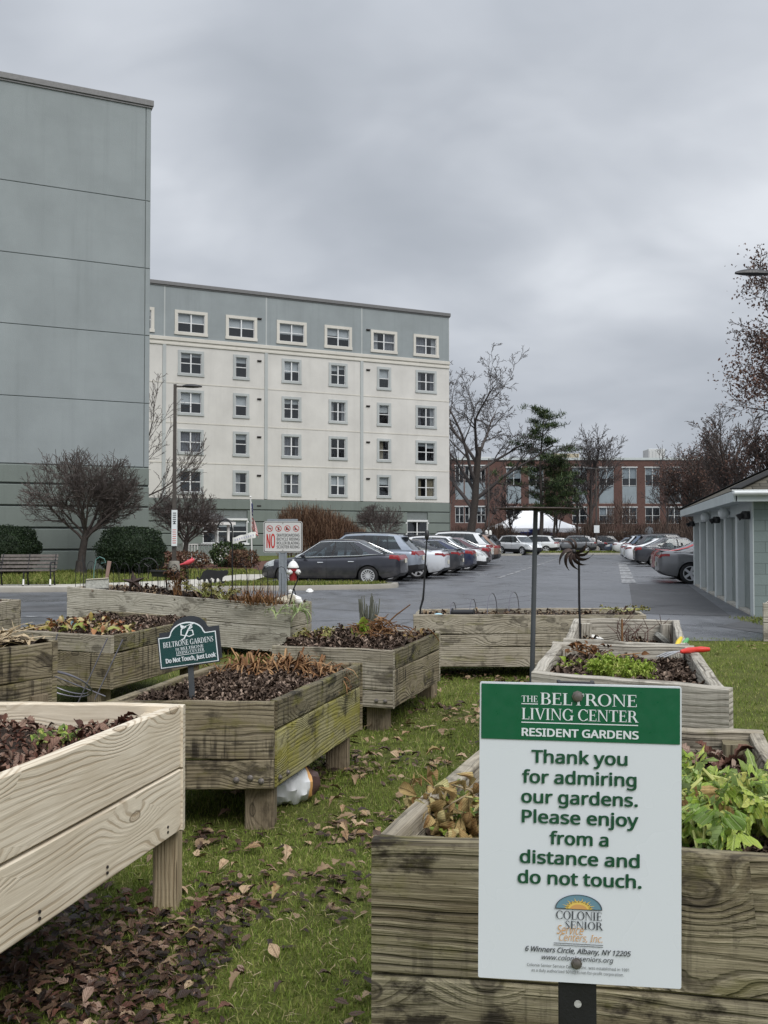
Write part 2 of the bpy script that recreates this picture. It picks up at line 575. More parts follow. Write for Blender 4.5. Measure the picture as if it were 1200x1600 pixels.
LEAF_RED = island('red_brown_leaf', [(0.0, (0.06, 0.024, 0.016)), (0.4, (0.14, 0.058, 0.038)), (0.75, (0.23, 0.135, 0.098)), (1.0, (0.40, 0.29, 0.225))], 0.7, 0.3, veins=-.3)
CHIP = island('mulch_chip', [(0.0, (0.03, 0.019, 0.013)), (0.45, (0.085, 0.057, 0.042)), (0.8, (0.165, 0.117, 0.088)), (1.0, (0.36, 0.275, 0.215))], 0.8, 0.25)
BLADE = island('grass_blade', [(0.0, (0.115, 0.17, 0.028)), (0.45, (0.185, 0.255, 0.045)), (0.8, (0.28, 0.325, 0.075)), (1.0, (0.45, 0.39, 0.19))], 0.7, 0.2, 0.25)
BLADE_FAR = island('lawn_blade', [(0.0, (0.10, 0.135, 0.025)), (0.6, (0.18, 0.225, 0.05)), (1.0, (0.32, 0.29, 0.11))], 0.75, 0.2, 0.2)
DRY = island('dry_stem', [(0.0, (0.09, 0.042, 0.018)), (0.5, (0.20, 0.098, 0.042)), (1.0, (0.36, 0.22, 0.11))], 0.75, 0.2)
STRAW = island('straw', [(0.0, (0.28, 0.21, 0.12)), (1.0, (0.52, 0.42, 0.28))], 0.75, 0.2)
LEAF_GREEN = island('green_leaf', [(0.0, (0.14, 0.25, 0.03)), (0.4, (0.30, 0.43, 0.06)), (0.75, (0.42, 0.52, 0.10)), (1.0, (0.58, 0.54, 0.16))], 0.42, 0.45, 0.25, 0.15, veins=.18, under=(0.40, 0.52, 0.20), edge=(0.50, 0.50, 0.10))
LEAF_DEEP = island('deep_green_leaf', [(0.0, (0.06, 0.13, 0.02)), (0.6, (0.13, 0.23, 0.035)), (1.0, (0.27, 0.33, 0.08))], 0.5, 0.4, 0.2, 0.15, veins=.25, under=(0.34, 0.44, 0.2))
LEAF_FINE = island('feathery_leaf', [(0.0, (0.15, 0.23, 0.025)), (0.5, (0.29, 0.40, 0.055)), (1.0, (0.46, 0.52, 0.12))], 0.55, 0.35, 0.25, 0.15)
LEAF_WILT = island('wilted_leaf', [(0.0, (0.26, 0.15, 0.06)), (0.35, (0.44, 0.31, 0.13)), (0.75, (0.55, 0.43, 0.20)), (1.0, (0.55, 0.52, 0.25))], 0.7, 0.25, 0.15, veins=-.3, edge=(0.26, 0.13, 0.05))
LEAF_DULL = island('dull_leaf', [(0, (0.10, 0.085, 0.03)), (.5, (0.19, 0.18, 0.055)), (1, (0.32, 0.28, 0.11))], .7, .25)
LEAF_DEAD = island('dead_brown_leaf', [(0, (0.05, 0.024, 0.016)), (.6, (0.12, 0.06, 0.036)), (1, (0.20, 0.12, 0.075))], .75, .2)
STEM_GREEN = pm('pale_stem', (0.40, 0.42, 0.13), 0.45, var=0.2)
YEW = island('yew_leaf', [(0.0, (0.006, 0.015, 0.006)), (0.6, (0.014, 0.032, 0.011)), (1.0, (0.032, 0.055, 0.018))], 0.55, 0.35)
NEEDLE = island('pine_needle', [(0.0, (0.022, 0.042, 0.014)), (0.6, (0.045, 0.08, 0.026)), (1.0, (0.10, 0.125, 0.045))], 0.6, 0.3)
OAKLEAF = island('oak_leaf', [(0.0, (0.075, 0.045, 0.038)), (0.6, (0.14, 0.08, 0.064)), (1.0, (0.215, 0.125, 0.09))], 0.7, 0.25, 0.15)
HEDGE = island('brown_hedge_twig', [(0.0, (0.06, 0.032, 0.022)), (0.6, (0.145, 0.085, 0.055)), (1.0, (0.26, 0.17, 0.105))], 0.8, 0.2)
BARK = pm('bark', (0.05, 0.041, 0.036), 0.85, var=0.35, scale=9, bump=0.02, bscale=22)
TWIG = pm('twig', (0.085, 0.068, 0.062), 0.85, var=0.2)
TWIG_FAR = pm('far_twig', (0.07, 0.06, 0.058), 0.85, var=0.2)

STEEL_BLACK = pm('black_steel', (0.012, 0.012, 0.014), 0.45, 0.0, var=0.3, bump=0.0006, bscale=160)
IRON = pm('black_iron', (0.018, 0.018, 0.02), 0.5, 0.3, var=0.3)
GALV = pm('galvanised_steel', (0.34, 0.37, 0.40), 0.42, 0.6, var=0.12, scale=25)
WIRE = pm('grey_wire', (0.17, 0.165, 0.19), 0.45, 0.6)
POLE_GREY = pm('grey_pole', (0.075, 0.083, 0.09), 0.5, 0.2, var=0.15)
LAMP_POLE = pm('bronze_pole', (0.075, 0.065, 0.058), 0.5, 0.2, var=0.15)
RUST = pm('rusted_iron', (0.055, 0.036, 0.03), 0.7, 0.3, var=0.4, scale=30)
BOLT = pm('bolt_steel', (0.22, 0.20, 0.19), 0.45, 0.7, var=0.3, scale=60)
BOLT_DARK = pm('dark_bolt', (0.035, 0.03, 0.03), 0.5, 0.5)
WHITE_SIGN = pm('sign_white', (0.66, 0.70, 0.74), 0.3, var=0.015, scale=3)
GREEN_SIGN = pm('sign_green', (0.008, 0.105, 0.045), 0.35, var=0.05, scale=30)
INK_GREEN = pm('ink_green', (0.012, 0.075, 0.035), 0.4, var=0.05)
INK_WHITE = pm('ink_white', (0.70, 0.74, 0.76), 0.4, var=0.03)
INK_GREY = pm('ink_grey', (0.06, 0.065, 0.075), 0.45, var=0.05)
INK_ORANGE = pm('ink_orange', (0.60, 0.33, 0.12), 0.45, var=0.05)
INK_BLUE = pm('ink_blue', (0.14, 0.26, 0.33), 0.45, var=0.05)
INK_YELLOW = pm('ink_yellow', (0.72, 0.52, 0.13), 0.45, var=0.05)
INK_RED = pm('ink_red', (0.46, 0.028, 0.02), 0.45, var=0.08)
INK_BLACK = pm('ink_black', (0.018, 0.018, 0.02), 0.5, var=0.1)
DEEP_GREEN = pm('plaque_green', (0.003, 0.042, 0.038), 0.3, var=0.1, scale=40)
PLAQUE_EDGE = pm('plaque_edge', (0.022, 0.026, 0.032), 0.45, var=0.15)
SIGN_GREY = pm('sign_reflective', (0.56, 0.56, 0.55), 0.35, var=0.03)
RED_PAINT = pm('red_paint', (0.25, 0.018, 0.022), 0.45, var=0.15)
WHITE_PAINT = pm('white_paint', (0.74, 0.74, 0.72), 0.5, var=0.06)
CREAM = pm('cream_stone', (0.50, 0.46, 0.36), 0.8, var=0.15, scale=20)
STONE = pm('grey_stone', (0.30, 0.30, 0.27), 0.85, var=0.25, scale=18, bump=0.01)
RED_HANDLE = pm('red_plastic', (0.58, 0.035, 0.022), 0.35, var=0.08)
YELLOW_PL = pm('yellow_plastic', (0.72, 0.52, 0.03), 0.4, var=0.1)
GREEN_PL = pm('green_plastic', (0.10, 0.36, 0.12), 0.4, var=0.1)
BLUE_PL = pm('pale_blue_glaze', (0.38, 0.62, 0.72), 0.3, var=0.15)
PINK = pm('red_bird_paint', (0.58, 0.07, 0.09), 0.45, var=0.15)
BRIGHT_STEEL = pm('bare_steel', (0.62, 0.62, 0.63), 0.3, 0.8, var=0.1)
BLACK_PL = pm('black_plastic', (0.018, 0.018, 0.02), 0.45, var=0.2)
BENCH_SLAT = pm('bench_slat', (0.10, 0.085, 0.075), 0.5, var=0.4, scale=14)
BAG_WHITE = pm('bag_white', (0.62, 0.64, 0.66), 0.4, var=0.06)
BAG_BROWN = pm('bag_brown', (0.065, 0.035, 0.03), 0.45, var=0.3)


def ground_mat():
    m, k, out = new_mat('lawn_soil')
    oc = k.n('TexCoord').outputs['Object']
    a = k.noise(oc, 0.35, 4.0, 0.6)
    b = k.noise(oc, 3.0, 5.0, 0.65)
    f = k.noise(oc, 60.0, 3.0, 0.7)
    c = k.ramp(b, [(0.25, (0.08, 0.085, 0.024)), (0.5, (0.135, 0.16, 0.035)), (0.75, (0.21, 0.215, 0.06))])
    c = k.mix(k.rng(a, 0.45, 0.7, 0.0, 0.45), c, (0.13, 0.125, 0.045))
    c = k.mix(k.rng(f, 0.35, 0.7, 0.55, 0.0), c, (0.02, 0.025, 0.008))
    finish(k, out, c, 0.9, f, 0.02, 0, 0.15)
    return m


def asphalt_mat(name, base, wet=0.4):
    m, k, out = new_mat(name)
    oc = k.n('TexCoord').outputs['Object']
    big = k.noise(k.mapv(oc, (1, 0.45, 1)), 0.22, 4.0, 0.6)
    mid = k.noise(k.mapv(oc, (1, 0.55, 1)), 1.3, 5.0, 0.65)
    fin = k.noise(oc, 70.0, 3.0, 0.7)
    c = k.ramp(mid, [(0.3, tuple(x * 0.55 for x in base)), (0.7, tuple(x * 1.35 for x in base))])
    c = k.mix(k.rng(big, 0.5, 0.62, 0.0, 0.55), c, tuple(x * 1.5 for x in base))
    gr = k.noise(k.mapv(oc, (1, 0.6, 1)), 9.0, 5.0, 0.75)
    c = k.mix(k.rng(gr, 0.5, 0.7, 0.0, 0.55), c, tuple(x * 0.5 for x in base))
    c = k.mix(k.rng(fin, 0.45, 0.8, 0.0, 0.35), c, tuple(x * 2.2 for x in base))
    # sealed cracks
    vo = k.n('TexVoronoi', {'Vector': k.mapv(oc, (0.11, 0.16, 1), (0.3, 0.2, 0)), 'Scale': 1.0, 'Randomness': 1.0}, feature='DISTANCE_TO_EDGE', voronoi_dimensions='2D')
    wob = k.noise(oc, 1.7, 3.0)
    crack = k.rng(k.math('ADD', vo.outputs['Distance'], k.math('MULTIPLY', k.math('SUBTRACT', wob, 0.5), 0.05)), 0.004, 0.009, 1.0, 0.0)
    c = k.mix(k.math('MULTIPLY', crack, 0.7), c, (0.018, 0.018, 0.02))
    r = k.rng(k.math('ADD', k.math('MULTIPLY', big, 0.5), k.math('MULTIPLY', mid, 0.5)), 0.38, 0.62, wet, wet + 0.35)
    finish(k, out, c, r, fin, 0.006, 0, 0.5)
    return m


def concrete_mat(name, col, sc=1.0):
    m, k, out = new_mat(name)
    oc = k.n('TexCoord').outputs['Object']
    a = k.noise(oc, 1.2 * sc, 5.0, 0.6)
    f = k.noise(oc, 45.0 * sc, 3.0, 0.7)
    c = k.ramp(a, [(0.3, tuple(x * 0.8 for x in col)), (0.7, tuple(x * 1.12 for x in col))])
    c = k.mix(k.rng(f, 0.5, 0.8, 0.0, 0.3), c, tuple(x * 0.5 for x in col))
    finish(k, out, c, 0.85, f, 0.004, 0, 0.3)
    return m


def stucco(name, col, rain=0.25):
    """painted render: blotches and faint rain streaks that run down"""
    m, k, out = new_mat(name)
    oc = k.n('TexCoord').outputs['Object']
    a = k.noise(k.mapv(oc, (1, 1, 0.8)), 0.55, 5.0, 0.6)
    st = k.noise(k.mapv(oc, (2.6, 2.6, 0.12)), 1.0, 5.0, 0.6)
    sp = k.noise(k.mapv(oc, (0.25, 0.25, 2.2)), 1.0, 4.0, 0.6)
    f = k.noise(oc, 30.0, 4.0, 0.7)
    c = k.ramp(a, [(0.25, tuple(x * 0.87 for x in col)), (0.75, tuple(min(1, x * 1.07) for x in col))])
    c = k.mix(k.math('MULTIPLY', k.rng(st, 0.5, 0.75), rain), c, tuple(x * 0.62 for x in col))
    c = k.mix(k.math('MULTIPLY', k.rng(sp, 0.5, 0.75), rain * 0.6), c, tuple(x * 0.8 for x in col))
    finish(k, out, c, 0.88, f, 0.01, 0, 0.25)
    return m


def brick_mat(name, c1, c2, mortar, sx=1.0):
    m, k, out = new_mat(name)
    oc = k.n('TexCoord').outputs['Object']
    s = k.n('SeparateXYZ', {0: oc})
    v = k.n('CombineXYZ', {0: k.math('ADD', s.outputs[0], s.outputs[1]), 1: s.outputs[2], 2: 0.0}).outputs[0]
    b = k.n('TexBrick', {'Vector': v, 'Color1': (*c1, 1), 'Color2': (*c2, 1), 'Mortar': (*mortar, 1), 'Scale': 1.0, 'Mortar Size': 0.008 * sx, 'Brick Width': 0.215 * sx, 'Row Height': 0.075 * sx})
    a = k.noise(oc, 0.6, 4.0)
    c = k.mix(0.4, b.outputs[0], k.ramp(a, [(0.3, (0.5, 0.5, 0.5)), (0.7, (1, 1, 1))]), 'MULTIPLY')
    finish(k, out, c, 0.85, b.outputs['Fac'], -0.006, 0, 0.25)
    return m


def block_mat(name, col):
    m, k, out = new_mat(name)
    oc = k.n('TexCoord').outputs['Object']
    s = k.n('SeparateXYZ', {0: oc})
    v = k.n('CombineXYZ', {0: k.math('ADD', s.outputs[0], k.math('MULTIPLY', s.outputs[1], 0.25)), 1: s.outputs[2], 2: 0.0}).outputs[0]
    d = tuple(x * 0.9 for x in col)
    mo = tuple(x * 0.62 for x in col)
    b = k.n('TexBrick', {'Vector': v, 'Color1': (*col, 1), 'Color2': (*d, 1), 'Mortar': (*mo, 1), 'Scale': 1.0, 'Mortar Size': 0.007, 'Brick Width': 0.406, 'Row Height': 0.203})
    a = k.noise(oc, 1.6, 5.0, 0.6)
    c = k.mix(0.35, b.outputs[0], k.ramp(a, [(0.3, (0.6, 0.6, 0.6)), (0.7, (1, 1, 1))]), 'MULTIPLY')
    finish(k, out, c, 0.75, k.noise(oc, 40.0, 4.0), 0.006, 0, 0.35)
    return m


def shingle_mat(name, col):
    m, k, out = new_mat(name)
    uv = k.n('UVMap').outputs[0]
    b = k.n('TexBrick', {'Vector': uv, 'Color1': (*col, 1), 'Color2': (*(x * 0.6 for x in col), 1), 'Mortar': (*(x * 0.25 for x in col), 1), 'Scale': 1.0, 'Mortar Size': 0.008, 'Brick Width': 0.3, 'Row Height': 0.14})
    a = k.noise(uv, 1.5, 4.0)
    c = k.mix(0.5, b.outputs[0], k.ramp(a, [(0.3, (0.55, 0.6, 0.5)), (0.7, (1, 1, 1))]), 'MULTIPLY')
    finish(k, out, c, 0.9, b.outputs['Fac'], -0.01, 0, 0.2)
    return m


def glass_mat(name, tint=(0.5, 0.55, 0.57), see=0.55, rough=0.03):
    m, k, out = new_mat(name)
    t = k.n('BsdfTransparent', {'Color': (*tint, 1)})
    g = k.n('BsdfGlossy', {'Color': (0.9, 0.93, 0.95, 1), 'Roughness': rough})
    dk = k.n('BsdfDiffuse', {'Color': (0.02, 0.022, 0.025, 1)})
    fr = k.math('POWER', k.n('LayerWeight', {'Blend': 0.5}).outputs['Facing'], 3.0)
    body = k.n('MixShader', {0: see, 1: dk.outputs[0], 2: t.outputs[0]})
    mx = k.n('MixShader', {0: k.rng(fr, 0.0, 1.0, 0.07, 0.75, False), 1: body.outputs[0], 2: g.outputs[0]})
    k.t.links.new(mx.outputs[0], out.inputs[0])
    return m


def paint_mat(name, col, metal=0.0, rough=0.35):
    m, k, out = new_mat('car_paint_' + name)
    oc = k.n('TexCoord').outputs['Object']
    s = k.n('SeparateXYZ', {0: oc}).outputs[2]
    nz = k.noise(oc, 5.0, 4.0, 0.6)
    dirt = k.math('MULTIPLY', k.rng(s, 0.2, 0.75, 0.55, 0.0), k.rng(nz, 0.3, 0.7, 0.3, 1.0))     # road dirt along the sills
    c = k.mix(dirt, col, (0.16, 0.15, 0.14))
    r = k.rng(dirt, 0.0, 0.5, rough, 0.7)
    finish(k, out, c, r, None, 0, metal, 0.5, {'Coat Weight': 0.7, 'Coat Roughness': 0.08})
    return m


def worn_paint():
    m, k, out = new_mat('worn_road_paint')
    oc = k.n('TexCoord').outputs['Object']
    w = k.rng(k.noise(oc, 5.0, 6.0, 0.7), 0.40, 0.60)
    finish(k, out, k.mix(w, (0.12, 0.123, 0.13), (0.36, 0.365, 0.37)), 0.75)
    return m


GROUND = ground_mat()
ASPHALT = asphalt_mat('parking_asphalt', (0.10, 0.104, 0.114), 0.26)
ASPHALT_PATCH = asphalt_mat('asphalt_patch', (0.07, 0.071, 0.075), 0.5)
CONCRETE = concrete_mat('pavement_concrete', (0.47, 0.45, 0.40))
KERB = concrete_mat('kerb_concrete', (0.28, 0.265, 0.235))
MARK = worn_paint()
SAGE = stucco('sage_render', (0.272, 0.302, 0.312), 0.22)
SAGE_DK = stucco('green_render', (0.18, 0.208, 0.193), 0.3)
CREAMW = stucco('cream_render', (0.60, 0.588, 0.56), 0.16)
TRIM_GREEN = stucco('pale_green_trim', (0.43, 0.455, 0.455), 0.2)
TRIM_CREAM = stucco('cream_trim', (0.60, 0.58, 0.53), 0.15)
COPING = pm('metal_coping', (0.145, 0.145, 0.147), 0.5, 0.2, var=0.08)
GROOVE = pm('groove_shadow_gap', (0.16, 0.18, 0.18), 0.9, var=0.1)
SASH = pm('white_upvc', (0.70, 0.71, 0.72), 0.4, var=0.03)
ROOM = pm('dark_room', (0.07, 0.075, 0.085), 0.9, var=0.3, scale=1.5)
BLIND = pm('window_blind', (0.62, 0.63, 0.64), 0.8, var=0.05)
CURTAIN_G = pm('grey_curtain', (0.20, 0.20, 0.22), 0.9, var=0.3, scale=8)
CURTAIN_B = pm('beige_curtain', (0.33, 0.28, 0.20), 0.9, var=0.3, scale=8)
CURTAIN_W = pm('pale_curtain', (0.45, 0.45, 0.46), 0.9, var=0.2, scale=8)
GLASS = glass_mat('window_glass', (0.82, 0.86, 0.88), 0.85)
GLASS_FAR = glass_mat('far_window_glass', (0.75, 0.82, 0.86), 0.75)
BRICK = brick_mat('red_brick', (0.145, 0.072, 0.058), (0.11, 0.057, 0.048), (0.15, 0.12, 0.105), 1.0)
SPANDREL = pm('pale_spandrel', (0.25, 0.295, 0.32), 0.4, var=0.08, scale=1)
MECH = pm('roof_unit_grey', (0.55, 0.57, 0.57), 0.6, var=0.06, scale=0.5)
MECH_B = pm('roof_unit_beige', (0.42, 0.38, 0.28), 0.7, var=0.08, scale=0.5)
CANVAS = pm('white_canvas', (0.86, 0.87, 0.89), 0.6, var=0.03, scale=0.6)
BLUE_TARP = pm('blue_plastic', (0.02, 0.06, 0.30), 0.5, var=0.3, scale=2)
BLOCK = block_mat('green_block', (0.225, 0.275, 0.268))
DOOR_GREEN = pm('green_door', (0.215, 0.245, 0.235), 0.6, var=0.1, scale=2)
PIER = pm('pale_pier', (0.57, 0.605, 0.60), 0.7, var=0.06, scale=2)
PIER_Y = pm('cream_jamb', (0.58, 0.55, 0.44), 0.7, var=0.06, scale=3)
FASCIA = pm('pale_fascia', (0.50, 0.545, 0.545), 0.6, var=0.05, scale=1.5)
GUTTER = pm('white_gutter', (0.74, 0.77, 0.78), 0.4, var=0.05)
SHINGLE = shingle_mat('asphalt_shingle', (0.125, 0.115, 0.095))
SHINGLE_G = shingle_mat('grey_shingle', (0.13, 0.13, 0.135))
TYRE = pm('tyre_rubber', (0.016, 0.016, 0.017), 0.8, var=0.2)
RIM = pm('alloy_rim', (0.58, 0.59, 0.61), 0.4, 0.15, var=0.05)
TRIM_BLACK = pm('black_trim', (0.014, 0.014, 0.016), 0.5, var=0.2)
CHROME = pm('chrome', (0.7, 0.71, 0.72), 0.15, 0.9, var=0.03)
TAIL = pm('tail_lamp_red', (0.22, 0.012, 0.014), 0.15, var=0.25, scale=14)
HEAD = pm('head_lamp_clear', (0.55, 0.58, 0.6), 0.1, 0.2, var=0.2, scale=12)
PLATE = pm('number_plate', (0.62, 0.60, 0.50), 0.4, var=0.06)
CAR_GLASS = glass_mat('car_glass', (0.6, 0.68, 0.68), 0.6, 0.02)
SEAT = pm('car_seat', (0.05, 0.05, 0.055), 0.8, var=0.2)
MULCH = concrete_mat('red_mulch', (0.11, 0.05, 0.035))
SOIL = pm('bed_soil', (0.045, 0.033, 0.026), 0.95, var=0.4, scale=25, bump=0.02, bscale=50, spec=0.15)

# ================================================================== SETTING
def flat(name, poly, z, mat, kind='structure'):
    mb = MB()
    mb.add([(x, y, z) for x, y in poly], [tuple(range(len(poly)))])
    o = mb.build(name, mat)
    # face up
    if o.data.polygons[0].normal.z < 0:
        o.data.flip_normals()
    o['kind'] = kind
    return o


def raised(name, poly, z0, z1, mat):
    mb = MB()
    n = len(poly)
    ar = sum(poly[i][0] * poly[(i + 1) % n][1] - poly[(i + 1) % n][0] * poly[i][1] for i in range(n))
    if ar < 0:
        poly = poly[::-1]
    vs = [(x, y, z1) for x, y in poly] + [(x, y, z0) for x, y in poly]
    fs = [tuple(range(n))] + [(i, i + n, (i + 1) % n + n, (i + 1) % n) for i in range(n)]
    mb.add(vs, fs)
    o = mb.build(name, mat)
    o['kind'] = 'structure'
    return o


DR = Vector((0.2216, 0.9751, 0))      # direction the parking rows run
DN = Vector((0.9751, -0.2216, 0))     # across them, to the right

flat('ground', [(-700, -300), (700, -300), (700, 1200), (-700, 1200)], 0.0, GROUND)
flat('parking_lot', [(-70, 13.2), (40, 14.3), (70, 160), (-20, 160), (-20, 40), (-70, 30)], 0.006, ASPHALT)
flat('asphalt_patch', [(6.05, 14.35), (7.6, 14.35), (8.2, 17.0), (6.75, 17.6), (5.6, 16.2)], 0.011, ASPHALT_PATCH)
flat('asphalt_strip', [(6.6, 18.3), (4.9, 18.9), (7.9, 31.0), (9.6, 30.4)], 0.011, ASPHALT_PATCH)
flat('asphalt_lane', [(-70, 17.5), (-4.0, 19.5), (-3.0, 21.2), (-70, 19.0)], 0.010, ASPHALT_PATCH)
flat('verge_ground', [(6.96, 17.95), (6.45, 15.6), (16, 14.3), (16, 17.6)], 0.012, GROUND)

LAWN = [(-70, 20.2), (-10.5, 26.35), (-2.3, 27.35), (-0.3, 28.1), (0.25, 28.65), (0.3, 29.2), (-0.2, 29.5), (-4.75, 30.6), (-4.75 + 0.2216 * 54, 30.6 + 0.9751 * 54), (-8, 90), (-70, 90)]
raised('lawn', LAWN, -0.05, 0.12, GROUND)
kp = [Vector((x, y, 0)) for x, y in [(-70, 20.05), (-10.5, 26.2), (-2.3, 27.2), (-0.25, 27.95), (0.36, 28.55), (0.45, 29.25), (-0.2, 29.67), (-4.85, 30.75)]]
mb = MB()
ring = []
for i, p in enumerate(kp):
    t = (kp[min(i + 1, len(kp) - 1)] - kp[max(0, i - 1)]).normalized()
    nn = Vector((-t.y, t.x, 0))
    ring.append([p + Vector((0, 0, -.03)), p + Vector((0, 0, .115)) + nn * .015, p + Vector((0, 0, .14)) + nn * .04, p + nn * .17 + Vector((0, 0, .14)), p + nn * .17 + Vector((0, 0, .0))])
mb.sheet(ring)
struct(mb.build('kerb', KERB, smooth=True))
flat('pavement', [(-70, 20.4), (-10.5, 26.42), (-5.4, 26.98), (-4.2, 30.6), (-4.2, 36), (-5.4, 36), (-6.3, 31.6), (-7.6, 30), (-9.2, 28.4), (-70, 22)], 0.126, CONCRETE)
flat('mulch_bed', [(-13, 38.4), (-4.9, 41.0), (-1.5, 45.5), (2.5, 62), (-4, 66), (-9, 50)], 0.132, MULCH)
raised('far_verge', [(8.4, 80.5), (11.2, 79.0), (11.6, 80.8), (8.9, 82.3)], -.05, 0.14, GROUND)
raised('far_island', [(12.4, 85), (24.2, 85), (24.6, 91), (12.9, 91)], -.05, 0.13, GROUND)
raised('far_island_kerb', [(12.2, 84.7), (24.6, 84.7), (24.6, 85.0), (12.2, 85.0)], -.05, 0.15, CONCRETE)
raised('far_verge_kerb', [(8.3, 80.2), (11.2, 78.7), (11.3, 79.0), (8.4, 80.5)], -.05, 0.16, CONCRETE)

# worn stall lines
mb = MB()
def stripe(a, b, w, z=0.016):
    a, b = Vector((*a, 0)), Vector((*b, 0))
    t = (b - a).normalized(); nn = Vector((-t.y, t.x, 0)) * w / 2
    mb.add([(p.x, p.y, z) for p in (a - nn, b - nn, b + nn, a + nn)], [(0, 1, 2, 3)])
T0 = Vector((0.95, 28.9, 0)); 
for i in range(1, 17):
    p = T0 + DR * 2.65 * i + DN * (0.75 if i > 1 else 0.2)
    q = p - DN * 5.2
    stripe((q.x, q.y), (p.x, p.y), 0.1)
a = T0 + DR * 7 + DN * 1.75; b = T0 + DR * 52 + DN * 2.6
for i in range(16):
    a2 = a.lerp(b, i / 16); b2 = a.lerp(b, (i + 0.8) / 16)
    stripe((a2.x, a2.y), (b2.x, b2.y), 0.13)
U0 = Vector((8.1, 31.4, 0))
for i in range(0, 16):
    p = U0 + DR * 2.65 * (i + .15)
    q = p + DN * 5.4
    stripe((p.x, p.y), (q.x, q.y), 0.1)
a = onz(983, 912, 0); b = onz(972, 880, 0)
for i in range(7):
    a2 = a.lerp(b, i / 7); b2 = a.lerp(b, (i + .82) / 7)
    stripe((a2.x, a2.y), (b2.x, b2.y), 0.46)
stripe((-16.5, 17.0), (-5.9, 18.2), 0.11)
struct(mb.build('road_markings', MARK))

# ================================================================== BUILDINGS
BU = Vector((-0.904, -0.428, 0)).normalized()     # along the facades, to the left
BN = Vector((0.428, -0.904, 0)).normalized()      # out of the facades
BZ = Vector((0, 0, 1))


def fbox(mb, O, u0, u1, v0, v1, d0, d1, mi=0, ch=0.0, U=BU, N=BN):
    """box on a facade: u along, v up, d out of the wall"""
    c = O + U * ((u0 + u1) / 2) + BZ * ((v0 + v1) / 2) + N * ((d0 + d1) / 2)
    rot = Matrix((U, N, BZ)).transposed()
    mb.box(c, (u1 - u0, d1 - d0, v1 - v0), rot, mi, ch)


def wall_grid(mb, O, u0, u1, v0, v1, holes, d=0.0, mi=0, U=BU, N=BN, vcut=(), mi_fn=None):
    us = sorted({u0, u1, *[h[0] for h in holes], *[h[1] for h in holes]})
    vs = sorted({v0, v1, *vcut, *[h[2] for h in holes], *[h[3] for h in holes]})
    us = [u for u in us if u0 <= u <= u1]; vs = [v for v in vs if v0 <= v <= v1]
    flip = U.cross(BZ).dot(N) < 0
    for a, b in zip(us, us[1:]):
        for c, e in zip(vs, vs[1:]):
            mu, mv = (a + b) / 2, (c + e) / 2
            if any(h[0] < mu < h[1] and h[2] < mv < h[3] for h in holes):
                continue
            q = [O + U * x + BZ * y + N * d for x, y in ((a, c), (b, c), (b, e), (a, e))]
            mb.add(q, [(3, 2, 1, 0) if flip else (0, 1, 2, 3)], mi_fn(mv) if mi_fn else mi)


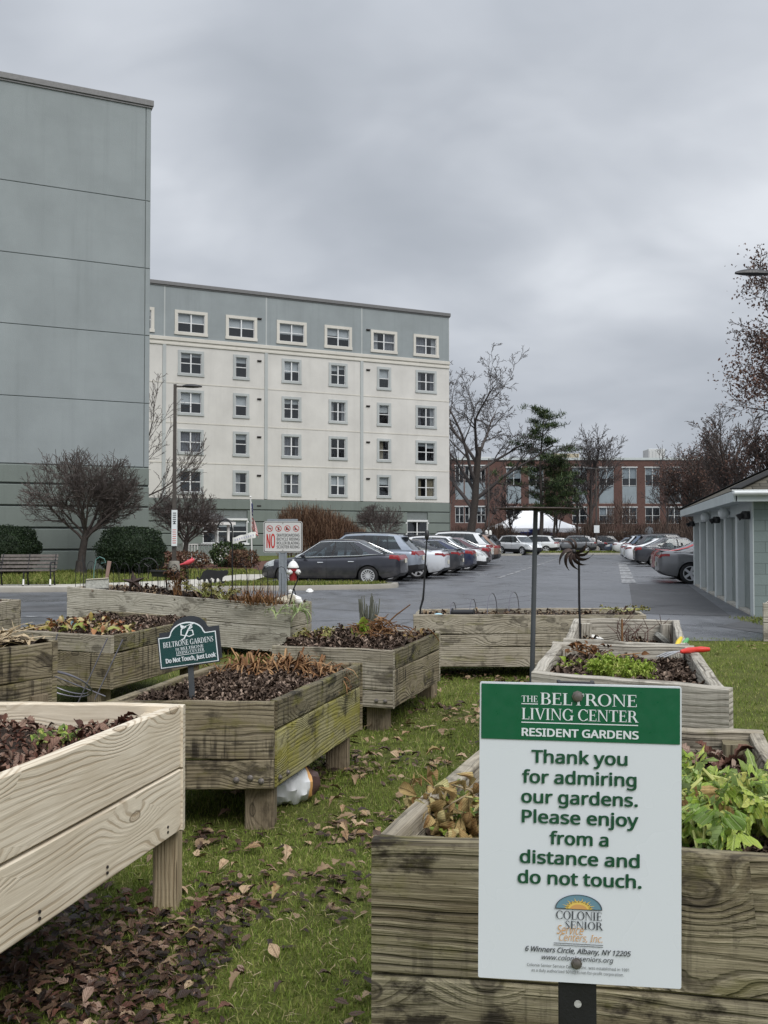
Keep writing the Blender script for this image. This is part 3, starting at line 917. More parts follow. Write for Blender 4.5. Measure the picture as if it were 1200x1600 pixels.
def window(bld, O, uc, vc, w, h, tw, ns, trim, fill, U=BU, N=BN, sash=SASH, glass=GLASS, bars=True, depth=0.09, name='window'):
    """window in a wall opening: outer trim, white sashes, glass, blind or curtain and the dark room behind"""
    mb = MB()
    u0, u1, v0, v1 = uc - w / 2, uc + w / 2, vc - h / 2, vc + h / 2
    F = lambda *a, **k: fbox(mb, O, *a, U=U, N=N, **k)
    if tw:
        F(u0 - tw, u1 + tw, v1 - .02, v1 + tw, -.05, .05, mi=0)
        F(u0 - tw - .03, u1 + tw + .03, v0 - tw, v0 + .02, -.05, .07, mi=0)
        F(u0 - tw, u0 + .02, v0 + .02, v1 - .02, -.05, .048, mi=0)
        F(u1 - .02, u1 + tw, v0 + .02, v1 - .02, -.05, .048, mi=0)
    b = 0.06
    d0, d1 = -depth, -depth + .06
    F(u0, u1, v0, v0 + b, d0, d1, mi=1)
    F(u0, u1, v1 - b, v1, d0, d1, mi=1)
    F(u0, u0 + b, v0 + b, v1 - b, d0, d1, mi=1)
    F(u1 - b, u1, v0 + b, v1 - b, d0, d1, mi=1)
    n = ns
    for i in range(1, n):
        x = u0 + (u1 - u0) * i / n
        F(x - .045, x + .045, v0 + b, v1 - b, d0, d1 + .012, mi=1)
    if bars:
        F(u0 + b, u1 - b, vc - .028, vc + .028, d0 - .002, d1 - .008, mi=1)
    # room
    F(u0 - .25, u1 + .25, v0 - .2, v1 + .2, -1.3, -1.25, mi=2)
    F(u0 - .27, u0 - .25, v0 - .2, v1 + .2, -1.25, -.12, mi=2)
    F(u1 + .25, u1 + .27, v0 - .2, v1 + .2, -1.25, -.12, mi=2)
    F(u0 - .25, u1 + .25, v0 - .22, v0 - .2, -1.25, -.12, mi=2)
    F(u0 - .25, u1 + .25, v1 + .2, v1 + .22, -1.25, -.12, mi=2)
    wo = mb.build(name, [trim, sash, ROOM], bld)
    g = MB()
    flip = U.cross(BZ).dot(N) < 0
    for i in range(n):
        a, c = u0 + (u1 - u0) * i / n + .05, u0 + (u1 - u0) * (i + 1) / n - .05
        for (e, f) in (((v0 + .05, vc), (vc, v1 - .05)) if bars else ((v0 + .05, v1 - .05),)):
            q = [O + U * x + BZ * y + N * (-depth + .02) for x, y in ((a, e), (c, e), (c, f), (a, f))]
            g.add(q, [(3, 2, 1, 0) if flip else (0, 1, 2, 3)])
    g.build('pane', glass, wo)
    for i in range(n):
        fl = fill[i % len(fill)]
        if not fl:
            continue
        mat, top, bot, l, r = fl
        a, c = u0 + (u1 - u0) * i / n, u0 + (u1 - u0) * (i + 1) / n
        a, c = a + (c - a) * l, a + (c - a) * r
        e, f = v0 + h * bot, v0 + h * top
        cb = MB()
        m = 13
        rows = []
        for y in (e, f):
            rows.append([O + U * (a + (c - a) * j / (m - 1)) + BZ * y + N * (-depth - .1 - (.035 * math.sin(j * 1.9) if mat is not BLIND else 0)) for j in range(m)])
        cb.sheet(rows)
        cb.build('blind' if mat is BLIND else 'curtain', mat, wo)
    return wo


def base_bands(bld, O, L, N=BN, U=BU, holes=()):
    zs = [(0, .86), (.93, 1.76), (1.83, 2.66), (2.73, 3.56), (3.63, 4.36)]
    mb = MB()
    for a, b in zs:
        segs = [(0, L)]
        for h in holes:
            if h[2] < b and h[3] > a:
                ns = []
                for s0, s1 in segs:
                    if h[0] > s0: ns.append((s0, min(s1, h[0])))
                    if h[1] < s1: ns.append((max(s0, h[1]), s1))
                segs = [q for q in ns if q[1] - q[0] > .01]
        for s0, s1 in segs:
            fbox(mb, O, s0, s1, a, b, -.12, .06, ch=.025, U=U, N=N)
    mb.build('base_course', SAGE_DK, bld)
    g = MB()
    wall_grid(g, O, 0, L, 0, 4.36, list(holes), -.06, U=U, N=N)
    g.build('base_backing', GROOVE, bld)


# ---- left building: the blank sage end wall
OL = Vector((-10.06, 41.0, 0.1))
b1 = thing('apartment_building', 'tall blank sage green end wall with horizontal panel joints behind the wooden bench', 'building', OL)
LL = 26.0
mb = MB()
zs = [4.40, 7.14, 10.06, 12.96, 15.88, 20.0]
for a, b in zip(zs, zs[1:]):
    fbox(mb, OL, 0.0, 0.20, a + .013, b - .013, -.3, 0.0, ch=.01)
    fbox(mb, OL, 0.23, LL, a + .013, b - .013, -.3, 0.0, ch=.012)
mb.build('wall_panel', SAGE, b1)
mb = MB()
wall_grid(mb, OL, 0, LL, 4.3, 20.0, [], -.04)
mb.build('panel_backing', GROOVE, b1)
base_bands(b1, OL, LL)
mb = MB()
fbox(mb, OL, -.1, LL, 20.0, 20.26, -.5, .1, ch=.02)
fbox(mb, OL, -.06, LL, 19.93, 20.0, -.4, .05)
mb.build('coping', COPING, b1)
mb = MB()
fbox(mb, OL, 0.02, LL, 0, 19.9, -14, -.31)
mb.build('side_wall', SAGE, b1)

# ---- main apartment block with windows
OB = Vector((5.44, 80.0, 0.0))
b2 = thing('apartment_building', 'six storey cream apartment block with rows of white windows and a sage top storey', 'building', OB)
LB = 34.0


def ucol(px):
    k = (px - 600) / FPX
    return (5.44 - k * 80.0) / (0.904 - k * 0.428)


rowz = [5.62, 8.55, 11.45, 14.37]
cols = [(297, 'W'), (376, 'N'), (455, 'M'), (528, 'M'), (600, 'N'), (666, 'W')]
fr = random.Random(5)
wins = []
for px, ty in cols:
    u = ucol(px)
    w, ns = {'W': (1.6, 2), 'N': (0.92, 1), 'M': (1.26, 2)}[ty]
    for z in rowz:
        wins.append((u, z, w, 1.55, .17, ns, TRIM_GREEN))
    wins.append((u, 17.35, 2.05 if px < 520 else 1.95, 1.42, .2, 2, TRIM_CREAM))
wins.append((ucol(652), 1.95, 1.9, 1.75, .12, 2, SASH))
wins.append((ucol(352), 1.95, 3.4, 1.75, .12, 3, SASH))
wins.append((ucol(212), 17.35, 2.05, 1.42, .2, 2, TRIM_CREAM))
holes = [(u - w / 2, u + w / 2, z - h / 2, z + h / 2) for u, z, w, h, *_ in wins]
mb = MB()
wall_grid(mb, OB, 0, LB, 4.4, 20.0, [h for h in holes if h[3] > 4.4], 0, vcut=(15.7,), mi_fn=lambda v: 1 if v > 15.7 else 0)
mb.build('wall', [CREAMW, SAGE], b2)
base_bands(b2, OB, LB, holes=[h for h in holes if h[3] < 4.4])
mb = MB()
fbox(mb, OB, -.12, LB, 20.0, 20.28, -.5, .12, ch=.02)
fbox(mb, OB, -.08, LB, 19.92, 20.0, -.3, .05)
mb.build('coping', COPING, b2)
mb = MB()
fbox(mb, OB, -.05, LB, 15.95, 16.22, -.02, .10, ch=.02)
fbox(mb, OB, -.03, LB, 15.62, 15.8, -.02, .07, ch=.02)
fbox(mb, OB, -.02, LB, 15.8, 15.95, -.02, .03)
mb.build('string_course', TRIM_CREAM, b2)
for px in (415, 565, 255):
    u = ucol(px)
    mb = MB()
    fbox(mb, OB, u - .13, u + .13, 4.4, 15.62, -.02, .07, ch=.02)
    mb.build('pilaster_strip', TRIM_GREEN, b2)
    mb = MB()
    fbox(mb, OB, u - .05, u + .05, 16.22, 19.92, -.02, .012)
    mb.build('joint_cover', TRIM_GREEN, b2)
mb = MB()
for z in (7.05, 9.98, 12.9):
    fbox(mb, OB, 0, LB, z - .02, z + .02, -.02, .012)
    fbox(mb, OB, 0, LB, z - .075, z - .02, -.02, .022)
mb.build('floor_joint', [TRIM_CREAM], b2)
for px, off in ((415, .55), (565, -.55)):
    for z in rowz + [17.6, 3.3]:
        mb = MB()
        u = ucol(px) + off
        fbox(mb, OB, u - .17, u + .17, z + .56, z + .66, .0, .1, ch=.02)
        fbox(mb, OB, u - .15, u + .15, z + .52, z + .56, .0, .03)
        mb.build('vent', BOLT_DARK, b2)
mb = MB()
fbox(mb, OB, 0.02, LB, 0, 19.9, -15, -1.4)
fbox(mb, OB, -.02, .02, 4.4, 19.95, -15, -.01)
fbox(mb, OB, LB - .02, LB, 0, 19.95, -15, -.01)
fbox(mb, OB, 0.02, LB, 19.7, 19.9, -1.4, -.02)
mb.build('side_wall', CREAMW, b2)
mb = MB()
fbox(mb, OB, -.06, -.02, 0, 4.36, -15, .06)
mb.build('side_base', SAGE_DK, b2)
for (u, z, w, h, tw, ns, trim) in wins:
    fills = []
    style = fr.choice(['blind', 'blind', 'blind', 'curt', 'dark', 'curt', 'half', 'half'])
    for i in range(ns):
        if style == 'blind':
            fills.append((BLIND, 1.0, fr.choice([.5, .5, .42, .6]), 0.0, 1.0))
        elif style == 'half':
            fills.append((BLIND, 1.0, fr.uniform(.7, .85), 0.0, 1.0))
        elif style == 'curt':
            m = CURTAIN_B if (trim is TRIM_GREEN and z < 9 and u < 13) else fr.choice([CURTAIN_G, CURTAIN_W])
            fills.append((m, 1.0, 0.0, *((0, .45) if i == 0 and ns > 1 else (.5, 1.0))) if fr.random() < .6 else (m, 1.0, 0.02, 0, 1))
        else:
            fills.append(None)
    window(b2, OB, u, z, w, h, tw, ns, trim, fills)

# ---- red brick office behind the lot
OK_ = Vector((46.0, 131.0, 0))
UK, NK = Vector((-1, 0, 0)), Vector((0, -1, 0))
b3 = thing('brick_office', 'long red brick office with tall pale window bays beyond the parking lot', 'building', OK_)


def ku(px): return 46.0 - (px - 600) / FPX * 131.0


kw = []
for px in (803, 838, 906, 948, 984, 1020, 1054, 1088):
    kw.append((ku(px), 8.6, 2.0, 4.9)); kw.append((ku(px), 4.5, 2.0, 2.2)); kw.append((ku(px), 1.35, 2.3, 1.7))
for px in (718, 733, 752):
    kw.append((ku(px), 9.0, 1.15, 4.6)); kw.append((ku(px), 4.6, 1.15, 2.2)); kw.append((ku(px), 1.4, 1.15, 1.8))
hk = [(u - w / 2, u + w / 2, z - h / 2, z + h / 2) for u, z, w, h in kw]
mb = MB()
wall_grid(mb, OK_, 0, 38.5, 0, 12.1, hk, 0, U=UK, N=NK)
fbox(mb, OK_, 0, 38.5, 0, 12.0, -20, -1.4, U=UK, N=NK)
mb.build('wall', BRICK, b3)
mb = MB()
fbox(mb, OK_, -.2, 38.7, 12.1, 12.42, -.6, .12, U=UK, N=NK)
mb.build('coping', FASCIA, b3)
for i, (u, z, w, h) in enumerate(kw):
    wd = window(b3, OK_, u, z, w, h, 0.0, 2, SASH, [(BLIND, 1, fr.choice([.55, .7, .8]), 0, 1) if fr.random() < .4 else None], U=UK, N=NK, sash=MECH, glass=GLASS_FAR, bars=h > 1.9, depth=.12)
    mb = MB()
    if h > 4:
        fbox(mb, OK_, u - w / 2 + .05, u + w / 2 - .05, z - h / 2 + .08, z - h / 2 + 2.35, -.11, -.03, U=UK, N=NK)
        mb.build('spandrel_panel', SPANDREL, wd)
    mb = MB()
    fbox(mb, OK_, u - w / 2 - .1, u + w / 2 + .1, z + h / 2, z + h / 2 + .14, -.05, .06, U=UK, N=NK)
    mb.build('lintel', MECH, wd)
for (pa, pb, z0, z1, m, dy) in ((1033, 1060, 12.4, 14.2, MECH, 6), (880, 922, 12.4, 13.6, MECH_B, 7), (850, 876, 12.4, 13.0, MECH, 9), (760, 778, 12.4, 13.2, MECH, 8)):
    mb = MB()
    a, b = ku(pb), ku(pa)
    fbox(mb, OK_, a, b, z0 - .4, z1, -dy - 3, -dy, U=UK, N=NK, ch=.05)
    for j in range(5):
        fbox(mb, OK_, a + (b - a) * (j + .3) / 5, a + (b - a) * (j + .7) / 5, z0 + .3, z1 - .3, -dy, -dy + .05, U=UK, N=NK)
    mb.build('roof_unit', m, b3)

# ---- garage row on the right
GA, GB = Vector((6.95, 18.1, 0)), Vector((9.80, 30.4, 0))
GU = (GB - GA).normalized()
GNR = Vector((GU.y, -GU.x, 0))           # to the right
GN = -GNR                                # out of the door wall
GL, GW, GH = (GB - GA).length, 7.4, 2.2
b4 = thing('garage_building', 'low green block garage with white piers and a shingled hip roof beside the parking lot', 'garage', GA)
mb = MB()
F = lambda *a, **k: fbox(mb, GA, *a, U=GU, N=GN, **k)
F(0, GL, 1.95, GH, -.3, 0.0)
F(.0, .42, 0, 1.95, -.3, -.002); F(GL - .3, GL, 0, 1.95, -.3, -.002)
mb.build('door_header', FASCIA, b4)
mb = MB()
F(.02, GL - .02, 0.0, GH - .01, -GW, -.5)
mb.build('wall', BLOCK, b4)
mb = MB()
fbox(mb, GA, .02, GW, 0, GH - .01, -.3, .002, U=GNR, N=-GU)
mb.build('end_wall', BLOCK, b4)
nb = 6
per = (GL - .42) / nb
for i in range(nb):
    u0, u1 = .42 + per * i, .42 + per * (i + 1)
    mb = MB()
    F(u0, u1 - .32, 0.06, 1.95, -.19, -.13)
    for z in (.55, 1.02, 1.49):
        F(u0 + .02, u1 - .34, z - .012, z + .012, -.13, -.122)
    mb.build('garage_door', DOOR_GREEN, b4)
    mb = MB()
    F(u1 - .32, u1, 0, 1.95, -.46, 0.012, ch=.008)
    mb.build('pier', PIER, b4)
    mb = MB()
    F(u0, u0 + .06, 0, 1.948, -.128, -.03)
    mb.build('door_jamb', PIER_Y, b4)
    mb = MB()
    F(u0 + .06, u1 - .34, 0.0, .05, -.20, .0)
    mb.build('threshold', CONCRETE, b4)
ov, ez = .36, 2.36
def gp(u, w, z): return GA + GU * u + GNR * w + BZ * z
ec = [gp(-ov, -ov, ez), gp(GL + ov, -ov, ez), gp(GL + ov, GW + ov, ez), gp(-ov, GW + ov, ez)]
rh, ri = 4.3, GW / 2
rg = [gp(ri - .3, GW / 2, rh), gp(GL - ri + .3, GW / 2, rh)]
mb = MB()
for q, base in (((ec[0], ec[1], rg[1], rg[0]), GU), ((ec[1], ec[2], rg[1]), GNR), ((ec[2], ec[3], rg[0], rg[1]), GU), ((ec[3], ec[0], rg[0]), GNR)):
    o0 = q[0]
    nn = (q[1] - q[0]).cross(q[-1] - q[0]).normalized()
    if nn.z < 0: nn = -nn
    along = (q[1] - q[0]).normalized(); upv = nn.cross(along)
    idx = tuple(range(len(q)))
    if (q[1] - q[0]).cross(q[2] - q[1]).z < 0:
        idx = idx[::-1]
    mb.add([p + BZ * .03 for p in q], [idx], 0, [[((q[i] - o0).dot(along), (q[i] - o0).dot(upv)) for i in idx]])
roof = mb.build('roof', SHINGLE, b4)
mb = MB()
for a, b in ((0, 0), (1, 1), (2, 1), (3, 0)):
    mb.bar(ec[a] + BZ * .05, rg[b] + BZ * .05, .24, .03, ch=.01)
mb.bar(rg[0] + BZ * .05, rg[1] + BZ * .05, .24, .03, ch=.01)
mb.build('hip_cap', SHINGLE_G, roof)
mb = MB()
for i in range(4):
    a, b = ec[i], ec[(i + 1) % 4]
    t = (b - a).normalized()
    mb.bar(a - BZ * .09, b - BZ * .09 - t * .04, .04, .2)
q = [gp(-ov + .03, -ov + .03, ez - .17), gp(GL + ov - .03, -ov + .03, ez - .17), gp(GL + ov - .03, GW + ov - .03, ez - .17), gp(-ov + .03, GW + ov - .03, ez - .17)]
mb.add(q, [(0, 1, 2, 3)])
mb.build('fascia', FASCIA, b4)
mb = MB()
a, b = ec[0] - GU * .08 - BZ * .03, ec[3] - GU * .08 - BZ * .03
mb.bar(a - GNR * .05, b, .12, .1, ch=.035)
mb.bar(a - GNR * .06 + BZ * .045 - GU * .03, b + BZ * .045 - GU * .03, .03, .02)
mb.build('gutter', GUTTER, b4)
for u, big in ((3.5, 1), (7.6, 1), (0.35, 0), (5.4, 0), (GL - .3, 0)):
    p = gp(u, -.12, 2.06 if big else 1.93)
    mb = MB()
    if big:
        mb.lathe([(0.02, .13), (.07, .12), (.11, .06), (.125, 0), (.10, -.07), (.05, -.11), (.01, -.12)], p + BZ * -.02, 14)
        mb.tube([p + BZ * .1, p + BZ * .14 + GNR * .12], .05, 8)
        mb.build('eave_lamp', GUTTER, b4, smooth=True)
    else:
        mb.box(p + GNR * .05, (.14, .18, .16), Matrix.Rotation(.23, 3, 'Z'), 0, .03)
        mb.tube([p - GNR * .02, p - GNR * .1 - BZ * .05], [.05, .07], 8)
        mb.build('flood_lamp', BLACK_PL, b4)

# ---- white event tent far behind
def tent():
    D = 113.0
    x0, x1 = (766 - 600) / FPX * D, (913 - 600) / FPX * D
    y0, y1 = D, D + 8
    ze, zr = 2.6, 4.75
    c = Vector(((x0 + x1) / 2, D + 4, 0))
    t = thing('event_tent', 'white peaked marquee tent standing beyond the parked cars', 'tent', c)
    mb = MB()
    E = [Vector((x0, y0, ze)), Vector((x1, y0, ze)), Vector((x1, y1, ze)), Vector((x0, y1, ze))]
    rl = Vector((x0 + 4.3, D + 4, zr)); rr = Vector((x1 - 4.3, D + 4, zr))
    def sag(a, b, c2, d, n=8):
        rows = []
        for i in range(n + 1):
            s = i / n
            l, r = a.lerp(d, s), b.lerp(c2, s)
            rows.append([l.lerp(r, j / n) - BZ * (.25 * math.sin(math.pi * s) ) for j in range(n + 1)])
        mb.sheet(rows)
    sag(E[0], E[1], rr, rl); sag(E[2], E[3], rl, rr); sag(E[1], E[2], rr, rr); sag(E[3], E[0], rl, rl)
    mb.build('canopy', CANVAS, t, smooth=True)
    mb = MB()
    for a, b in zip(E, E[1:] + E[:1]):
        rows = [[a.lerp(b, j / 24) + BZ * 0 for j in range(25)], [a.lerp(b, j / 24) - BZ * (.45 + .08 * math.sin(j * 2.1)) for j in range(25)]]
        mb.sheet(rows)
    mb.build('valance', CANVAS, t)
    for x in (x0 + .05, (x0 * 2 + x1) / 3, (x0 + 2 * x1) / 3, x1 - .05):
        for y in (y0 + .05, y1 - .05):
            mb = MB(); mb.tube([(x, y, 0), (x, y, ze - .02)], .05, 8); mb.build('pole', GALV, t)
tent()
for i, (px, w, h) in enumerate(((826, 1.7, 2.0), (838, 1.5, 2.3), (849, 1.8, 1.9), (857, 1.2, 1.7))):
    D = 111.0
    p = at(px, 842, D); p.z = 0
    mb = MB()
    mb.box((p.x, p.y, h / 2 + .06), (w, 1.2, h), None, 0, .12)
    mb.box((p.x, p.y, h + .1), (w + .12, 1.3, .12), None, 0, .04)
    mb.box((p.x - w * .3, p.y, .06), (.15, 1.1, .12), None, 0, .02)
    mb.box((p.x + w * .3, p.y, .06), (.15, 1.1, .12), None, 0, .02)
    o = mb.build('storage_bin', BLUE_TARP)
    tag(o, ['widest low blue bin under the white tent, at its left', 'tallest blue bin under the white tent', 'blue bin right of the tallest one under the tent', 'smallest blue bin under the white tent, at its right'][i], 'bin', 'blue bins under the tent')

# ---- little white porch beside the lamp post
def porch():
    D = 52.0
    c = at(313, 880, D); c.z = .12
    t = thing('garden_gazebo', 'small white garden gazebo with railings and grey roof in front of the apartment block', 'gazebo', c)
    rot = Matrix.Rotation(.44, 3, 'Z')
    P = lambda x, y, z: c + rot @ Vector((x, y, z))
    mb = MB()
    mb.box(P(0, 0, .12), (2.7, 2.7, .22), rot, 0, .02); mb.build('deck', WHITE_PAINT, t)
    for sx in (-1, 1):
        for sy in (-1, 1):
            mb = MB(); mb.box(P(sx * 1.2, sy * 1.2, 1.2), (.13, .13, 2.0), rot, 0, .01)
            mb.box(P(sx * 1.2, sy * 1.2, 2.12), (.22, .22, .12), rot, 0, .02); mb.build('post', WHITE_PAINT, t)
    for k_, (ax, s) in enumerate(((0, -1), (0, 1), (1, 1), (1, -1))):
        mb = MB()
        for i in range(15):
            q = -1.08 + i * 2.16 / 14
            if k_ == 0 and abs(q) < .45: continue
            x, y = (q, s * 1.2) if ax == 0 else (s * 1.2, q)
            mb.box(P(x, y, .63), (.05, .05, .72), rot)
        for z in (.29, 1.02):
            for (qa, qb) in (((-1.14, -.45), (.45, 1.14)) if k_ == 0 else ((-1.14, 1.14),)):
                m = (qa + qb) / 2; l = qb - qa
                x, y = (m, s * 1.2) if ax == 0 else (s * 1.2, m)
                mb.box(P(x, y, z), (l, .07, .07) if ax == 0 else (.07, l, .07), rot)
        mb.build('railing', WHITE_PAINT, t)
    mb = MB()
    e = [P(-1.5, -1.5, 2.2), P(1.5, -1.5, 2.2), P(1.5, 1.5, 2.2), P(-1.5, 1.5, 2.2)]
    top = P(0, 0, 3.05)
    for i in range(4):
        a, b = e[i], e[(i + 1) % 4]
        mb.add([a, b, top], [(0, 1, 2)], 0, [[(0, 0), (3, 0), (1.5, 1.8)]])
    r = mb.build('roof', SHINGLE_G, t)
    mb = MB()
    for i in range(4):
        mb.bar(e[i] - BZ * .07, e[(i + 1) % 4] - BZ * .07, .05, .14)
    mb.build('eave_board', WHITE_PAINT, r)
porch()

# ================================================================== TREES AND SHRUBS
def rot_about(v, axis, a):
    return Matrix.Rotation(a, 3, axis) @ v


def grow(trunk, crown, tips, rg, p, d, L, r, lev, P, inside=None):
    """one limb and, along it, its children; paths of the first levels go to the trunk mesh, the rest to the crown"""
    n = max(3, int(P['seg'][lev]))
    step = L / (n - 1)
    pts, rad, dirs = [p.copy()], [r], [d.copy()]
    q, dd = p.copy(), d.copy()
    for i in range(1, n):
        w = P['wob'][lev]
        dd = (dd + Vector((rg.gauss(0, w), rg.gauss(0, w), rg.gauss(0, w) * .7)) + Vector((0, 0, P['up'][lev])) * step).normalized()
        nq = q + dd * step
        if inside and lev > 0 and not inside(nq, rg):
            break
        q = nq
        pts.append(q.copy()); dirs.append(dd.copy())
        rad.append(max(P['rmin'], r * (1 - P['taper'][lev] * i / (n - 1))))
    if len(pts) < 2:
        return
    tgt = trunk if lev <= P.get('tlev', 0) else crown
    tgt.tube(pts, rad, [9, 7, 5, 4, 3, 3][min(5, lev)] if r > .02 else 3, cap=False)
    tips.append((pts[-1], dirs[-1], lev))
    if lev + 1 < len(P['num']) + 1 and lev < len(P['num']):
        nc = P['num'][lev]
        nc = max(1, int(round(nc * rg.uniform(.75, 1.25) * len(pts) / n)))
        t0 = P['from'][lev]
        az0 = rg.uniform(0, 6.28)
        for j in range(nc):
            t = t0 + (1 - t0) * ((j + rg.uniform(.1, .9)) / nc)
            x = t * (len(pts) - 1)
            i = min(int(x), len(pts) - 2)
            f = x - i
            bp = pts[i].lerp(pts[i + 1], f)
            bd = dirs[i].lerp(dirs[i + 1], f).normalized()
            br = rad[i] * (1 - f) + rad[i + 1] * f
            ang = P['ang'][lev] * rg.uniform(.7, 1.3)
            ax = bd.orthogonal().normalized()
            ax = rot_about(ax, bd, az0 + j * 2.4 + rg.uniform(-.5, .5))
            nd = rot_about(bd, ax, ang)
            if P.get('flat') and lev >= 1:
                nd.z *= P['flat']; nd.normalize()
            nl = L * P['ratio'][lev] * rg.uniform(.65, 1.2) * (1 - P.get('apical', .35) * t)
            grow(trunk, crown, tips, rg, bp, nd, nl, max(P['rmin'], br * P['rr'][lev]), lev + 1, P, inside)


def tree(name, label, cat, base, d0, L, r, P, seed, inside=None, group=None, bark=BARK, twig=TWIG):
    rg = random.Random(seed)
    t = thing(name, label, cat, base, group=group)
    tm, cm, tips = MB(), MB(), []
    grow(tm, cm, tips, rg, Vector(base) - BZ * .1, Vector(d0).normalized(), L, r, 0, P, inside)
    # root flare
    tm.tube([Vector(base) - BZ * .1, Vector(base) + BZ * r * 1.2, Vector(base) + BZ * r * 3], [r * 1.7, r * 1.2, r * .98], 9, cap=False)
    tm.build('trunk', bark, t, smooth=True, sharp=0)
    if cm.f:
        cm.build('crown', twig, t, smooth=True, sharp=0)
    return t, tips


def ell(c, a, b, h, low=-1.0, rough=.08):
    def f(p, rg):
        q = p - c
        e = (q.x / a) ** 2 + (q.y / a) ** 2 + (q.z / (h if q.z > 0 else b)) ** 2
        return e < (1 + rg.gauss(0, rough)) ** 2
    return f


# leaf templates ----------------------------------------------------
def leaf_tmpl(ws, curl=0.25, bend=0.2, fold=0.15, jit=0.0, seed=0):
    """leaf along x from 0 to 1 with half widths ws; 3 rows of points"""
    rg = random.Random(seed)
    n = len(ws)
    vs = []
    for i, w in enumerate(ws):
        x = i / (n - 1)
        z = bend * math.sin(x * 2.6) + rg.uniform(-jit, jit)
        ww = max(w, .004)
        vs += [(x, -ww, z + fold * ww * 2 + curl * ww * rg.uniform(.3, 1.6)), (x, 0, z), (x, ww, z + fold * ww * 2 + curl * ww * rg.uniform(.3, 1.6))]
    fs = []
    for i in range(n - 1):
        a = i * 3
        fs += [(a, a + 3, a + 4, a + 1), (a + 1, a + 4, a + 5, a + 2)]
    return vs, fs


OAKT = [leaf_tmpl([.02, .08, .10, .21, .15, .26, .18, .19, .10, .02], c, b, f, .02, s) for s, (c, b, f) in enumerate([(.15, .10, .05), (.35, .2, .2), (-.15, -.12, .12), (.1, .3, .35)])]
OVALT = [leaf_tmpl([.01, .2, .28, .25, .12, .01], c, b, f, .03, s) for s, (c, b, f) in enumerate([(.2, .15, .12), (.45, .28, .35), (-.2, -.18, .2), (.2, .4, .5)])]
LITT = OAKT + [leaf_tmpl(w_, c_, b_, f_, .03, 20 + i_) for i_, (w_, c_, b_, f_) in enumerate((([.01, .12, .22, .28, .31, .29, .25, .17, .09, .01], .2, .15, .15), ([.01, .08, .16, .21, .24, .24, .2, .14, .06, .01], .5, .35, .5), ([.02, .2, .3, .26, .36, .3, .38, .22, .12, .02], .15, -.12, .1), ([.03, .1, .13, .22, .17, .10, .16, .08, .03, .01], .6, .5, .7), ([.05, .25, .33, .2, .28, .12, .2, .1, .05, .03], .1, .08, .06)))]
CHIPT = [leaf_tmpl([.1, .2, .22, .08], c, b, f, .06, s) for s, (c, b, f) in enumerate([(.3, .1, .1), (.8, .3, .3), (-.3, -.2, .2)])]
BLADET = [([(-.03, 0, 0), (.03, 0, 0), (-.02, .1, .55), (.022, .1, .55), (0.0, .38, 1.0), (0.004, .381, 1.0)], [(0, 1, 3, 2), (2, 3, 5, 4)]),
          ([(-.03, 0, 0), (.03, 0, 0), (-.022, .03, .6), (.02, .03, .6), (0.0, .16, 1.0), (0.004, .161, 1.0)], [(0, 1, 3, 2), (2, 3, 5, 4)]),
          ([(-.03, 0, 0), (.03, 0, 0), (-.02, .2, .5), (.022, .2, .5), (0.0, .72, .72), (0.004, .722, .72)], [(0, 1, 3, 2), (2, 3, 5, 4)])]
ARCHT = []
for q_, (a_, b_) in enumerate(((1.0, 1.0), (.7, 1.2), (1.3, .7))):
    pr_ = [(0, 0), (.14 * a_, .42 * b_), (.36 * a_, .66 * b_), (.62 * a_, .62 * b_), (.86 * a_, .34 * b_)]
    ARCHT.append(([(sx * wd_ * .05, y, z) for (y, z), wd_ in zip(pr_, (.5, .8, .7, .5, .1)) for sx in (-1, 1)], [(i * 2, i * 2 + 1, i * 2 + 3, i * 2 + 2) for i in range(4)]))
CARD = [([(-.5, 0, 0), (.5, 0, .05), (.42, 1, .1), (-.45, .95, .2)], [(0, 1, 2, 3)]), ([(-.4, 0, 0), (.45, .1, .1), (.3, .9, 0), (-.5, 1, -.1)], [(0, 1, 2, 3)])]


def rand_rot(rs, n, tilt=.6):
    return eul(rs.uniform(0, 6.283, n), rs.normal(0, tilt, n), rs.normal(0, tilt, n))


# ---- clipped round tree by the bench and its smaller neighbours
BALL = dict(seg=[5, 7, 6, 5, 3], wob=[.05, .16, .2, .22, .2], up=[.2, .1, .22, .4, .5], taper=[.3, .65, .7, .7, .6], num=[11, 8, 6, 5], **{'from': [.72, .25, .25, .2]},
            ang=[.85, .65, .6, .5], ratio=[1.55, .62, .55, .42], rr=[.42, .5, .5, .55], rmin=.009, apical=.1)


def ball_tree(label, px, py, d, trunk_h, a, h, zc, seed, group='clipped round trees by the buildings', scale=1.0, num=None, r=.15):
    b = at(px, py, d); b.z = .12
    c = b + BZ * zc
    P = dict(BALL)
    P['rmin'] = .0085
    if num: P['num'] = num
    return tree('round_tree', label, 'tree', b, (.02, 0, 1), trunk_h, r, P, seed, ell(c, a, h * .75, h), group)


ball_tree('bare twiggy round tree in front of the blank sage end wall', 126, 890, 36.5, 1.75, 2.45, 1.95, 2.95, 3, num=[16, 11, 8, 5], r=.17)
ball_tree('bare round tree behind the lamp post by the white gazebo', 287, 880, 47.5, 1.6, 2.05, 1.75, 2.3, 8, num=[15, 10, 8, 5])
ball_tree('low bare dome shaped tree in front of the ground floor window of the apartment block', 597, 842, 52.0, 1.5, 1.5, 1.15, 2.15, 15, num=[14, 9, 8, 5], r=.13)

